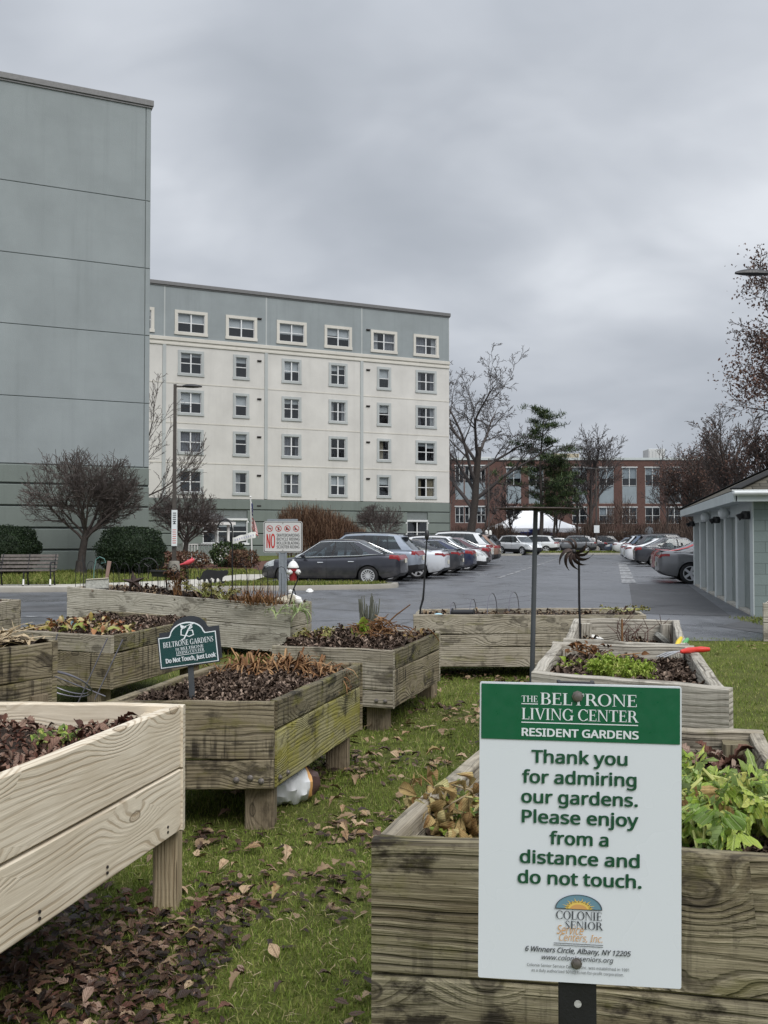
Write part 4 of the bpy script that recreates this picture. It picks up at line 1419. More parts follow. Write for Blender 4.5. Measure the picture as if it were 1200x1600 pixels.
# upswept bare tree showing round the corner of the blank wall
UPS = dict(seg=[6, 8, 7, 6, 4], wob=[.05, .09, .12, .15, .2], up=[.0, .12, .14, .2, .1], taper=[.4, .75, .8, .8, .6], num=[9, 9, 6, 4], **{'from': [.35, .15, .2, .2]},
           ang=[.95, .5, .5, .5], ratio=[1.1, .5, .45, .4], rr=[.4, .5, .55, .6], rmin=.012, apical=.25)
b = at(196, 884, 58); b.z = .12
tree('street_tree', 'bare tree with upswept branches showing behind the corner of the blank sage wall', 'tree', b, (.12, 0, 1), 6.2, .2, UPS, 21, ell(at(232, 690, 58), 3.4, 5.5, 5.4))

# big bare oak, slim bare tree
BIG = dict(seg=[7, 9, 8, 7, 5, 4], wob=[.05, .15, .16, .17, .16, .16], up=[.02, .035, .03, .03, .03, .03], taper=[.35, .75, .78, .8, .75, .6], num=[7, 7, 6, 5, 4], **{'from': [.38, .22, .18, .15, .2]},
           ang=[.72, .62, .65, .7, .6], ratio=[1.12, .58, .52, .5, .5], rr=[.58, .58, .55, .52, .6], rmin=.019, apical=.3)
b = at(733, 846, 104); b.z = 0
tree('bare_tree', 'tallest bare tree, wide crown beside the right end of the apartment block', 'tree', b, (.10, 0, 1), 11.5, .48, BIG, 41, twig=TWIG_FAR)
SLIM = dict(BIG)
SLIM.update(num=[10, 8, 8, 6], up=[.02, .12, .1, .08, .06], ang=[.55, .5, .5, .5], wob=[.04, .07, .09, .11, .14], rmin=.018, ratio=[.85, .5, .5, .5])
b = at(921, 846, 106); b.z = 0
tree('bare_tree', 'slender fine twigged bare tree between the pine and the right edge of the tent', 'tree', b, (.05, 0, 1), 8.0, .22, SLIM, 52, twig=TWIG_FAR)
for i, (px, d, L, sd, lab) in enumerate(((703, 118, 8.0, 61, 'thin bare tree against the brick office, touching the apartment block'), (758, 116, 6.5, 62, 'small bare tree left of the white tent'), (1042, 112, 7.0, 63, 'spindly bare tree against the brick office near its right end'),
                                           (872, 109, 5.0, 64, 'low bare sapling in front of the white tent canopy'), (800, 109, 4.6, 65, 'crooked bare sapling in front of the tent, left of the pine'), (900, 112, 6.0, 66, 'bare sapling at the right edge of the white tent'))):
    b = at(px, 846, d); b.z = 0
    S2 = dict(SLIM); S2.update(num=[8, 6, 5, 4], rmin=.022)
    tree('bare_tree', lab, 'tree', b, (rnd.uniform(-.1, .1), 0, 1), L, .13, S2, sd, twig=TWIG_FAR)


# pine
def pine(label, px, d, H, seed, lean=.03, r0=.26):
    rg = random.Random(seed)
    b = at(px, 846, d); b.z = 0
    t = thing('pine_tree', label, 'tree', b)
    tm = MB()
    pts = [b + Vector((lean * z + .15 * math.sin(z * .5), 0, z)) for z in np.linspace(-.1, H, 14)]
    tm.tube(pts, list(np.linspace(r0, .03, 14)), 8, cap=False)
    pos, dirs = [], []
    for i in range(30):
        z = H * (.34 + .64 * i / 29)
        k_ = z / H * 13
        bp = pts[min(12, int(k_))].lerp(pts[min(13, int(k_) + 1)], k_ - int(k_))
        ln = (5.3 * (1 - (z / H - .30) * 1.2) + .3) * rg.uniform(.45, 1.15)
        a = rg.uniform(0, 6.28)
        dd = Vector((math.cos(a), math.sin(a), .16)).normalized()
        q = bp.copy(); path = [q.copy()]
        for s in range(5):
            dd = (dd + Vector((rg.gauss(0, .14), rg.gauss(0, .14), rg.gauss(.03, .06)))).normalized()
            q = q + dd * ln / 5; path.append(q.copy())
        tm.tube(path, list(np.linspace(.06, .018, 6)), 4, cap=False)
        for s in range(2, 6):
            for m in range(rg.randint(2, 3)):
                c = path[s] + Vector((rg.gauss(0, .35), rg.gauss(0, .35), rg.gauss(.1, .12)))
                tm.tube([path[s], c], [.015, .01], 3, cap=False)
                pos.append(c)
    tm.build('trunk', BARK, t, smooth=True, sharp=0)
    rs = np.random.RandomState(seed)
    pos = np.array([list(p) for p in pos])
    pp = np.repeat(pos, 27, 0)
    n = len(pp)
    off = rs.normal(0, 1, (n, 3)) * np.array([.22, .22, .09])
    M = eul(rs.uniform(0, 6.28, n), rs.normal(-.5, .6, n), rs.normal(0, .5, n))
    ND = [([(0, -.09, 0), (0, .09, 0), (1, .03, .1), (1, -.03, .1)], [(0, 1, 2, 3)])]
    scatter('crown', ND, pp + off, M, rs.uniform(.25, .5, n), NEEDLE, t)
pine('dark green pine rising in front of the brick office', 843, 103, 15.3, 7)
pine('smaller broad pine just right of the tall one', 862, 105, 10.0, 12, .06, .16)


# oaks with brown leaves on the right
def leafy(label, px, py, d, d0, L, r, seed, nleaf, spread, mat=OAKLEAF, P=BIG, size=.16, extra=None):
    b = at(px, py, d); b.z = 0
    Q = dict(P); Q.update(rmin=.016)
    if extra: Q.update(extra)
    t, tips = tree('oak_tree', label, 'tree', b, d0, L, r, Q, seed, group='brown oaks behind the garage', twig=TWIG)
    rs = np.random.RandomState(seed)
    tp = np.array([list(p) for p, dd, lv in tips if lv >= 3 and p.z > L * .5])
    if nleaf and len(tp):
        # leaves cling on in clumps on some of the branches
        cl = tp[rs.randint(0, len(tp), 110)]
        keep = np.array([np.min(np.linalg.norm(cl - q, axis=1)) < 1.3 for q in tp])
        tk = tp[keep]
        pp = tk[rs.randint(0, len(tk), nleaf)] + rs.normal(0, spread, (nleaf, 3))
        scatter('foliage', OVALT, pp, rand_rot(rs, nleaf, .8), rs.uniform(.7, 1.4, nleaf) * size, mat, t)
    return t


leafy('tall oak with clinging russet leaves, reaching highest at the right edge', 1296, 846, 58, (-.01, 0, 1), 11.0, .42, 77, 30000, .45, size=.155, extra=dict(num=[9, 8, 7, 5, 3], ratio=[.85, .55, .52, .5, .5]))
leafy('bare spreading tree behind the garage roof, mid height', 1150, 846, 74, (-.03, 0, 1), 6.8, .30, 78, 700, .3, P=SLIM, size=.16, extra=dict(num=[10, 9, 7, 5]))
leafy('dense brown twigged tree behind the garage, nearest the garage roof', 1190, 846, 62, (.0, 0, 1), 5.6, .28, 79, 1500, .3, P=SLIM, extra=dict(num=[10, 9, 7, 5]))
leafy('low rust leaved tree left of the garage eave', 1092, 846, 84, (.0, 0, 1), 5.4, .25, 80, 2600, .35, P=SLIM)
leafy('bushy bare tree at the right end of the brick office', 1118, 846, 96, (.0, 0, 1), 7.0, .25, 81, 1500, .35, P=SLIM)


# ---- clipped yews, brown hedge, undergrowth
def blob_points(rs, n, a, b, h, shell=.22, p=2.4):
    u = rs.normal(0, 1, (n, 3)); u /= np.linalg.norm(u, axis=1)[:, None]
    e = (np.abs(u[:, 0]) ** p + np.abs(u[:, 1]) ** p + np.abs(u[:, 2]) ** p) ** (-1 / p)
    q = u * e[:, None]
    k_ = 1 - shell * rs.uniform(0, 1, n) ** 1.6
    lump = 1 + .09 * np.sin(u[:, 0] * 9 + 1) * np.sin(u[:, 1] * 7 + 2) + .04 * np.sin(u[:, 2] * 11)
    return q * (k_ * lump)[:, None] * np.array([a, b, h]), u


def bush(name, label, px, py, d, a, b, h, n, mat, seed, size=.055, core=True, group=None, tmpl=OVALT, z0=.12):
    c = at(px, py, d); c.z = z0
    t = thing(name, label, 'shrub', c, group=group)
    rs = np.random.RandomState(seed)
    q, u = blob_points(rs, n, a, b, h / 2)
    q[:, 2] += h / 2
    keep = q[:, 2] > .02
    q = q[keep]
    n = len(q)
    scatter('foliage', tmpl, q + np.array(list(c)), rand_rot(rs, n, 1.0), rs.uniform(.7, 1.4, n) * size, mat, t)
    mb = MB()
    for i in range(9):
        a0 = rnd.uniform(0, 6.28)
        mb.tube([c + Vector((.08 * math.cos(a0), .08 * math.sin(a0), -.05)), c + Vector((a * .3 * math.cos(a0), b * .3 * math.sin(a0), h * .4)), c + Vector((a * .6 * math.cos(a0), b * .6 * math.sin(a0), h * .75))], [.035, .025, .012], 5, cap=False)
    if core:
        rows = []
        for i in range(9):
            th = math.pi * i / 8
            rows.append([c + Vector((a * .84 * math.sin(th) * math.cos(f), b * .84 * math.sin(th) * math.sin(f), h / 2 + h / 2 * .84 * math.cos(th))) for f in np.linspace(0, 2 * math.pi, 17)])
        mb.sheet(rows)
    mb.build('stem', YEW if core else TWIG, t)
    return t


bush('clipped_yew', 'rounded dark green clipped bush right of the bare round tree', 205, 893, 35.8, 1.23, 1.15, 1.78, 16000, YEW, 4, .06, group='clipped dark bushes by the blank wall')
bush('clipped_yew', 'rounded dark green clipped bush behind the wooden bench', 9, 893, 35.8, 1.23, 1.15, 1.82, 16000, YEW, 5, .06, group='clipped dark bushes by the blank wall')
bush('evergreen_shrub', 'small dull green shrub beside the white gazebo', 357, 890, 45.0, .85, .7, 1.15, 1800, NEEDLE, 6, .11, core=False)
bush('evergreen_shrub', 'low rusty shrub under the flag pole', 380, 893, 44.0, .7, .6, .8, 1200, HEDGE, 7, .10, core=False)
bush('evergreen_shrub', 'low reddish shrub at the foot of the lamp post', 262, 893, 40.0, .7, .5, .8, 1400, LEAF_RED, 9, .09, core=False)
bush('evergreen_shrub', 'ragged brown shrub in front of the gazebo railing', 296, 893, 43.0, .9, .5, .75, 1200, HEDGE, 10, .09, core=False)

# tall brown hedge, vertical shoots
def brown_hedge():
    c = at(505, 880, 56.0); c.z = .1
    t = thing('brown_hedge', 'large leafless brown hedge mound behind the dark sedan', 'hedge', c)
    rs = np.random.RandomState(31)
    n = 15000
    x = rs.uniform(-2.6, 2.9, n)
    yy = rs.uniform(-1.2, 1.2, n)
    top = 2.95 - .16 * (x + 1.2) ** 2 * (x > -1.2) * .75 - .35 * (x < -1.9) * (-(x + 1.9)) * 2 + rs.normal(0, .12, n)
    top *= np.sqrt(np.clip(1 - (yy / 1.35) ** 2, .05, 1))
    z = top * rs.uniform(0, 1, n) ** .45
    out = np.stack([x + c.x, yy + c.y, z + .1], 1)
    M = eul(rs.uniform(0, 6.28, n), rs.normal(-1.2, .35, n), rs.normal(0, .4, n))
    SH = [([(0, -.022, 0), (0, .022, 0), (1, .012, .06), (1, -.012, .06)], [(0, 1, 2, 3)])]
    scatter('shoots', SH, out, M, rs.uniform(.3, .65, n), HEDGE, t)
    mb = MB()
    for i in range(60):
        a = Vector((rnd.uniform(-2.3, 2.5), rnd.uniform(-.9, .9), 0)) + c
        mb.tube([a, a + Vector((rnd.gauss(0, .15), rnd.gauss(0, .1), 1.1)), a + Vector((rnd.gauss(0, .3), rnd.gauss(0, .2), 2.0))], [.03, .02, .01], 4, cap=False)
    mb.build('stem', TWIG, t)
brown_hedge()


def thicket(name, x0, x1, y0, y1, hmax, n, seed, mat=HEDGE):
    """far-off scrub that reads as one mass"""
    rs = np.random.RandomState(seed)
    x = rs.uniform(x0, x1, n); y = rs.uniform(y0, y1, n)
    h = hmax * (.55 + .45 * np.sin(x * .9 + seed) * np.cos(x * .37 + 1.3)) * rs.uniform(.2, 1, n) ** .5
    SH = [([(0, -.016, 0), (0, .016, 0), (1, .008, .05), (1, -.008, .05)], [(0, 1, 2, 3)])]
    M = eul(rs.uniform(0, 6.28, n), rs.normal(-1.15, .45, n), rs.normal(0, .4, n))
    o = scatter(name, SH, np.stack([x, y, h * .8], 1), M, rs.uniform(.7, 1.8, n), mat)
    o['kind'] = 'stuff'
    return o


SCRUB = island('scrub_twig', [(0, (0.05, 0.036, 0.03)), (.6, (0.095, 0.068, 0.055)), (1, (0.16, 0.11, 0.085))], .85, .2)
thicket('undergrowth', 8, 34, 104, 109, 2.6, 9000, 3, SCRUB)
thicket('undergrowth', 28, 46, 88, 100, 5.2, 11000, 4, SCRUB)
thicket('undergrowth', 22, 44, 66, 84, 3.6, 7000, 5, SCRUB)
thicket('undergrowth', 26, 60, 118, 126, 7.0, 7000, 6, SCRUB)

# brown board fence below the tent
mb = MB()
fx0, fx1 = 9.0, 22.5
for i in range(90):
    x = fx0 + (fx1 - fx0) * i / 90
    mb.box((x + .07, 107.3, .85), (.142, .03, 1.7 + .03 * math.sin(i * 3.3)), None, 0, .01)
fo = thing('board_fence', 'dark brown board fence below the white tent', 'fence', ((fx0 + fx1) / 2, 107.3, 0))
mb.build('boards', pm('dark_fence_wood', (0.055, 0.038, 0.03), .85, var=.3, scale=3), fo)
for i in range(8):
    mb = MB(); x = fx0 + (fx1 - fx0) * i / 7
    mb.box((x, 107.37, .9), (.1, .1, 1.8), None, 0, .01); mb.build('post', BARK, fo)

# ================================================================== CARS
def smooth_interp(ctrl, xs, k=0.07):
    cx, cy = zip(*sorted(ctrl))
    f = lambda q: np.interp(q, cx, cy)
    offs = np.linspace(-1, 1, 9)
    wt = 1 - np.abs(offs) * .8
    return sum(f(np.clip(xs + o * k, cx[0], cx[-1])) * w for o, w in zip(offs, wt)) / wt.sum()


def car_proto(spec):
    """a car along +x (nose), origin on the ground at its middle"""
    L, W, H = spec['L'], spec['W'], spec['H']
    t = thing(spec['name'], spec['label'], 'car', (0, 0, 0), group=spec.get('group'))
    xw = spec['axles']; rw = spec['rw']
    hl = L / 2
    xs = np.unique(np.round(np.concatenate([np.linspace(-hl, hl, 44), [-hl + .03, -hl + .08, -hl + .15, hl - .03, hl - .08, hl - .15]] + [x + (rw + .045) * np.cos(np.linspace(0, math.pi, 13)) for x in xw]), 4))
    zt = smooth_interp(spec['top'], xs)
    zb = smooth_interp(spec['bot'], xs)
    hw = smooth_interp(spec['half'], xs, .05)
    prof = [(0.0, 0.0), (.80, 0.0), (.95, .05), (.985, .16), (1.0, .34), (1.005, .52), (.995, .68), (.985, .80), (.965, .90), (.91, .965), (.80, 1.0), (.45, 1.012), (0.0, 1.018)]
    K = len(prof)
    G = np.zeros((len(xs), K, 3))
    for i, x in enumerate(xs):
        za = 0
        for a in xw:
            dx = abs(x - a)
            if dx < rw + .046:
                za = max(za, rw + math.sqrt(max(0, (rw + .046) ** 2 - dx * dx)))
        for j, (fy, fz) in enumerate(prof):
            z = zb[i] + (zt[i] - zb[i]) * fz
            y = hw[i] * fy
            if za and 2 <= j and z < za:
                z = za
                if j <= 3: y = hw[i] * .985
            if za and j == 1:
                y = hw[i] * .55
            G[i, j] = (x, y, z)
    black_to = spec.get('clad', 2)

    def skin():
        mb = MB()
        n = len(xs)
        for sgn in (1, -1):
            vs = [(p[0], p[1] * sgn, p[2]) for row in G for p in row]
            fs, ms = [], []
            for i in range(n - 1):
                for j in range(K - 1):
                    f = (i * K + j, (i + 1) * K + j, (i + 1) * K + j + 1, i * K + j + 1)
                    fs.append(f if sgn < 0 else f[::-1])
                    ms.append(1 if j < black_to else 0)
            mb.add(vs, fs, ms)
        # ends: strips across between the two sides
        for end, fl in ((0, 1), (n - 1, 0)):
            row = G[end]
            m = 8
            vs, fs, ms = [], [], []
            for j in range(1, K):
                for c in range(m + 1):
                    s = 1 - 2 * c / m
                    bul = .035 * (1 - s * s) * (1 if end else -1)
                    vs.append((row[j][0] + bul, row[j][1] * s, row[j][2]))
            for j in range(K - 2):
                for c in range(m):
                    f = (j * (m + 1) + c, j * (m + 1) + c + 1, (j + 1) * (m + 1) + c + 1, (j + 1) * (m + 1) + c)
                    fs.append(f[::-1] if fl == 0 else f)
                    ms.append(1 if j < black_to - 1 else 0)
            mb.add(vs, fs, ms)
        # seams of the doors and the fuel flap, as narrow dark gaps
        for xd in spec['seams']:
            for sgn in (1, -1):
                pts = []
                for j in range(2, 10):
                    y = np.interp(xd, xs, G[:, j, 1]); z = np.interp(xd, xs, G[:, j, 2])
                    pts.append((y * sgn * 1.003, z))
                vs, fs = [], []
                for y, z in pts:
                    vs += [(xd - .006, y, z), (xd + .006, y, z)]
                for q in range(len(pts) - 1):
                    fs.append((q * 2, q * 2 + 1, q * 2 + 3, q * 2 + 2))
                mb.add(vs, fs, 1)
        return mb

    mb = skin()
    # ---- cabin
    xa, xb, xc, xd = spec['cabin']           # cowl, roof front, roof rear, rear base
    wb, wr = spec['cabw']
    lv = [0, .07, .3, .55, .78, .91, 1.0]
    sidef = spec['side']                     # fractions along the side and what they are
    nodes = []                               # (fraction, kind of the face after it)
    ns_front = 3
    def ring(tt):
        xf = xa + (xb - xa) * tt ** .93
        xr = xd + (xc - xd) * tt ** spec.get('rpow', .9)
        w = wb + (wr - wb) * tt ** 1.25
        pts = []
        for s in (0, .4, .75, .96):
            pts.append((xf - .13 * s ** 2.4, w * s * .985))
        xs_, xe_ = xf - .17, xr + .13
        for f in sidef:
            pts.append((xs_ + (xe_ - xs_) * f[0], w * (1 - .10 * max(0, (f[0] - .55)) ** 1.5 - .05 * max(0, .25 - f[0]))))
        for s in (.95, .72, .38, 0):
            pts.append((xr + .11 * s ** 2.4, w * s * .955))
        return pts
    zr = lambda x: float(smooth_interp(spec['roof'], np.array([x]), .12)[0])
    zbelt = lambda x: float(np.interp(x, xs, zt)) - .015
    kinds = ['windshield'] * 3 + ['pillar'] + [f[1] for f in sidef[:-1]] + ['pillar'] + ['rear_window'] * 3
    rings = []
    for tt in lv:
        rr = []
        for (x, y) in ring(tt):
            z0, z1 = zbelt(min(max(x, -hl), hl)), zr(x)
            rr.append((x, y, z0 + (z1 - z0) * tt))
        rings.append(rr)
    M = len(rings[0])
    glass = {}
    for sgn in (1, -1):
        vs = [(p[0], p[1] * sgn, p[2]) for r_ in rings for p in r_]
        fs = []
        for a in range(len(lv) - 1):
            for j in range(M - 1):
                f = (a * M + j, a * M + j + 1, (a + 1) * M + j + 1, (a + 1) * M + j)
                f = f if sgn > 0 else f[::-1]
                kd = kinds[j]
                glassy = kd not in ('pillar', 'bpillar') and 1 <= a <= 4
                if kd in ('windshield', 'rear_window') and a == 0: glassy = False
                if glassy:
                    g = glass.setdefault((kd, sgn if kd.startswith('side') else 0), MB())
                    g.add([vs[q] for q in f], [(0, 1, 2, 3)])
                else:
                    mb.add([vs[q] for q in f], [(0, 1, 2, 3)], 1 if (kd == 'bpillar' and a <= 4) else 0)
        # roof
    top = rings[-1]
    vs, fs = [], []
    m = 6
    for p in top:
        for c in range(m + 1):
            s = 1 - 2 * c / m
            vs.append((p[0], p[1] * s, p[2] + .028 * (1 - s * s) * (1 if abs(p[1]) > .05 else 0)))
    for j in range(M - 1):
        for c in range(m):
            fs.append((j * (m + 1) + c, j * (m + 1) + c + 1, (j + 1) * (m + 1) + c + 1, (j + 1) * (m + 1) + c))
    mb.add(vs, fs, 0)
    body = mb.build('body', [PAINT0, TRIM_BLACK], t, world=False, smooth=True, sharp=48)
    bm_ = None
    for (kd, s), g in glass.items():
        nm = {'windshield': 'windshield', 'rear_window': 'rear_window'}.get(kd, 'side_window')
        g.build(nm, CAR_GLASS, t, world=False, smooth=True)
    # seats inside, seen through the glass
    sm = MB()
    for x in (xb - .25, xb - 1.1):
        for y in (-.36, .36):
            sm.box((x, y, zbelt(0) - .1), (.14, .46, .7), Matrix.Rotation(-.2, 3, 'Y'), 0, .05)
            sm.box((x - .06, y, zbelt(0) + .32), (.1, .26, .18), Matrix.Rotation(-.2, 3, 'Y'), 0, .04)
    sm.box((xa - .35, 0, zbelt(0) - .04), (.5, wb * 1.7, .12), None, 0, .04)
    sm.box(((xb + xc) / 2, 0, zbelt(0) - .25), (xb - xc + .6, wb * 1.6, .04))
    sm.build('interior', SEAT, t, world=False)
    # chrome line round the side glass
    if spec.get('chrome'):
        for sgn in (1, -1):
            c = MB()
            pts = [Vector((rings[1][j][0], rings[1][j][1] * sgn * 1.006, rings[1][j][2])) for j in range(4, M - 4)]
            up = [Vector((rings[5][j][0], rings[5][j][1] * sgn * 1.006, rings[5][j][2])) for j in range(4, M - 4)]
            c.tube(pts + up[::-1] + pts[:1], .011, 5)
            c.build('window_trim', CHROME, t, world=False)

    # ---- patches that hug the body: lamps and so on
    def patch(name, cond, mat, off=.008, side=0):
        p = MB()
        n = len(xs)
        faces = []
        for sgn in (1, -1):
            if side and sgn != side: continue
            for i in range(n - 1):
                for j in range(2, K - 1):
                    q = [G[i, j], G[i + 1, j], G[i + 1, j + 1], G[i, j + 1]]
                    c = np.mean(q, 0)
                    if cond(c[0], abs(c[1]), c[2], 'side'):
                        q = [Vector((a[0], a[1] * sgn, a[2])) for a in q]
                        nn = (q[1] - q[0]).cross(q[3] - q[0])
                        if nn.length < 1e-8: continue
                        nn.normalize()
                        if nn.y * sgn < 0: nn = -nn
                        faces.append([a + nn * off for a in q])
            for end in (0, n - 1):
                row = G[end]
                m = 8
                for j in range(2, K - 1):
                    for c_ in range(m // 2):
                        s0, s1 = 1 - 2 * c_ / m, 1 - 2 * (c_ + 1) / m
                        q = [Vector((row[jj][0] + (.035 * (1 - s * s) + off) * (1 if end else -1), row[jj][1] * s * sgn, row[jj][2])) for jj, s in ((j, s0), (j, s1), (j + 1, s1), (j + 1, s0))]
                        c = sum(q, Vector()) / 4
                        if cond(c[0], abs(c[1]), c[2], 'end'):
                            faces.append(q)
        for q in faces:
            p.add(q, [(0, 1, 2, 3)])
        if p.f:
            p.build(name, mat, t, world=False, smooth=True)
    zlo, zhi, lx, ly = spec['tail']
    for s in (1, -1):
        patch('tail_light', lambda x, y, z, w: x < -hl + lx and zlo + (.0 if w == 'end' else .25 * max(0, (x + hl)) * .3) < z < zhi and (w == 'side' or y > ly), TAIL, side=s)
        patch('headlight', lambda x, y, z, w: x > hl - spec['head'][2] and spec['head'][0] < z < spec['head'][1] and (w == 'side' and y > .3 or y > .5), HEAD, side=s)
    patch('grille', lambda x, y, z, w: w == 'end' and x > 0 and y < .5 and .32 < z < spec['head'][1] - .05, TRIM_BLACK)
    pl = MB()
    pz = spec['plate']
    pl.box((-hl - .05, 0, pz), (.012, .30, .15), None, 0, .004)
    pl.build('number_plate', PLATE, t, world=False)
    for sgn in (1, -1):
        mr = MB()
        x = xa - .52
        z = zbelt(x) + .09
        mr.box((x, sgn * (wb + .16), z), (.13, .2, .13), None, 0, .04)
        mr.bar((x, sgn * (wb - .02), z - .05), (x, sgn * (wb + .1), z - .02), .06, .03)
        mr.build('door_mirror', PAINT0, t, world=False, smooth=True)
        for xh in spec['handles']:
            h = MB()
            y = float(np.interp(xh, xs, G[:, 7, 1])); z = float(np.interp(xh, xs, G[:, 7, 2])) - .02
            h.box((xh, sgn * (y + .018), z), (.2, .03, .035), None, 0, .012)
            h.build('door_handle', CHROME if spec.get('chrome') else PAINT0, t, world=False, smooth=True)
    if spec.get('rails'):
        for sgn in (1, -1):
            r_ = MB()
            pts = [Vector((x, sgn * (wr - .05), zr(x) + .05)) for x in np.linspace(xb - .1, xc + .15, 7)]
            pts = [pts[0] - BZ * .07] + pts + [pts[-1] - BZ * .07]
            r_.tube(pts, .02, 6)
            r_.build('roof_rail', TRIM_BLACK, t, world=False, smooth=True)
    if spec.get('spoiler'):
        sp = MB()
        x, y, z = spec['spoiler']
        sp.box((x, 0, z), (.22, y * 2, .03), Matrix.Rotation(.12, 3, 'Y'), 0, .01)
        sp.build('spoiler', PAINT0 if spec.get('sp_paint') else TRIM_BLACK, t, world=False)
    # ---- wheels
    for x in xw:
        for sgn in (1, -1):
            yo = float(np.interp(x, xs, hw)) * sgn
            rot = Matrix.Rotation(-math.pi / 2 * sgn, 3, 'X')
            c = Vector((x, yo - sgn * .115, rw))
            ty = MB()
            ri = rw - .1
            ty.lathe([(ri, -.1), (rw - .02, -.1), (rw, -.075), (rw, .075), (rw - .02, .1), (ri + .01, .105), (ri, .07), (ri, -.1)], c, 28, 0, rot)
            w = ty.build('wheel', TYRE, t, world=False, smooth=True)
            rm = MB()
            rm.lathe([(ri, .075), (ri + .004, .1), (ri - .02, .1), (ri - .03, .03)], c, 28, 0, rot, False)
            rm.lathe([(.01, .088), (.06, .085), (.07, .05)], c, 12, 0, rot)
            nsp = spec['spokes']
            for i in range(nsp):
                a = 2 * math.pi * i / nsp
                u = rot @ Vector((math.cos(a), math.sin(a), 0)); ax = rot @ Vector((0, 0, 1))
                rm.bar(c + u * .05 + ax * .075, c + u * (ri - .015) + ax * .08, (ri * 2.9 / nsp) * .55, .03, ax)
            rm.build('rim', RIM, w, world=False)
            bk = MB()
            bk.lathe([(0.01, .02), (ri - .01, .02), (ri - .01, 0)], c, 20, 0, rot)
            bk.build('brake_disc', TRIM_BLACK, w, world=False)
    return t


PAINT0 = paint_mat('dark_grey', (0.036, 0.038, 0.05), 0.5, 0.33)
P_SILVER = paint_mat('silver_blue', (0.30, 0.34, 0.40), 0.5)
P_WHITE = paint_mat('white', (0.72, 0.74, 0.76), 0.0)
P_PEARL = paint_mat('pearl', (0.62, 0.65, 0.69), 0.15)
P_CHAR = paint_mat('charcoal', (0.04, 0.043, 0.052), 0.5)
P_NAVY = paint_mat('navy', (0.014, 0.022, 0.06), 0.4)
P_MAROON = paint_mat('maroon', (0.07, 0.03, 0.04), 0.4)
P_BROWN = paint_mat('bronze', (0.23, 0.145, 0.11), 0.45)
P_BLACK = paint_mat('black', (0.014, 0.014, 0.018), 0.2)
P_GREY = paint_mat('mid_grey', (0.17, 0.175, 0.185), 0.5)
P_RED = paint_mat('red', (0.28, 0.02, 0.028), 0.3)
P_BLUE = paint_mat('steel_blue', (0.06, 0.09, 0.14), 0.4)

SIDE4 = [(0, 'pillar'), (.03, 'side_a'), (.20, 'side_a'), (.40, 'bpillar'), (.435, 'side_b'), (.60, 'side_b'), (.735, 'bpillar'), (.755, 'side_c'), (.86, 'pillar'), (1.0, 'x')]
SIDE_SUV = [(0, 'pillar'), (.03, 'side_a'), (.18, 'side_a'), (.36, 'bpillar'), (.395, 'side_b'), (.62, 'bpillar'), (.645, 'side_c'), (.80, 'side_c'), (.90, 'pillar'), (1.0, 'x')]

SEDAN = dict(name='parked_sedan', label='dark grey sedan with chrome window line parked behind the red hydrant', L=4.63, W=1.77, H=1.49, axles=(-1.32, 1.38), rw=.315,
             top=[(-2.315, .78), (-2.27, .98), (-2.1, 1.03), (-1.6, 1.02), (-1.0, .95), (0, .91), (.9, .885), (1.3, .89), (1.8, .83), (2.1, .73), (2.25, .6), (2.315, .48)],
             bot=[(-2.315, .40), (-2.2, .27), (-1.8, .21), (0, .19), (1.9, .19), (2.2, .22), (2.315, .3)],
             half=[(-2.315, .60), (-2.27, .70), (-2.15, .77), (-1.8, .845), (-1.2, .88), (1.2, .88), (1.7, .85), (2.05, .74), (2.25, .55), (2.315, .40)],
             cabin=(1.28, .40, -1.0, -1.98), cabw=(.80, .58), roof=[(1.5, 1.25), (.6, 1.42), (.2, 1.475), (-.25, 1.49), (-.8, 1.475), (-1.2, 1.425), (-1.6, 1.31), (-2.0, 1.12)], rpow=1.0,
             side=SIDE4, seams=(1.02, .02, -.98), tail=(.84, .985, .30, .46), head=(.60, .86, .55), plate=.80, handles=(.22, -.78), spokes=14, chrome=True)
FAST = dict(SEDAN, name='parked_sedan', label='', L=4.7, axles=(-1.38, 1.42), rw=.335,
            top=[(-2.35, .80), (-2.3, 1.02), (-2.12, 1.05), (-1.6, 1.03), (-1.0, .95), (0, .90), (.9, .88), (1.3, .89), (1.8, .82), (2.1, .7), (2.28, .58), (2.35, .48)],
            bot=[(-2.35, .40), (-2.2, .26), (-1.8, .19), (0, .17), (1.9, .18), (2.2, .2), (2.35, .28)],
            half=[(-2.35, .58), (-2.3, .72), (-2.18, .80), (-1.8, .87), (-1.2, .91), (1.2, .905), (1.7, .87), (2.05, .76), (2.28, .55), (2.35, .40)],
            cabin=(1.32, .32, -.78, -2.0), cabw=(.81, .56), roof=[(1.5, 1.2), (.6, 1.38), (.2, 1.43), (-.25, 1.445), (-.8, 1.41), (-1.5, 1.26), (-2.2, 1.05)], rpow=1.0,
            tail=(.83, .95, .32, .50), plate=.62, spokes=5, chrome=False, seams=(1.0, 0, -1.0), spoiler=(-2.2, .6, 1.06), sp_paint=True)
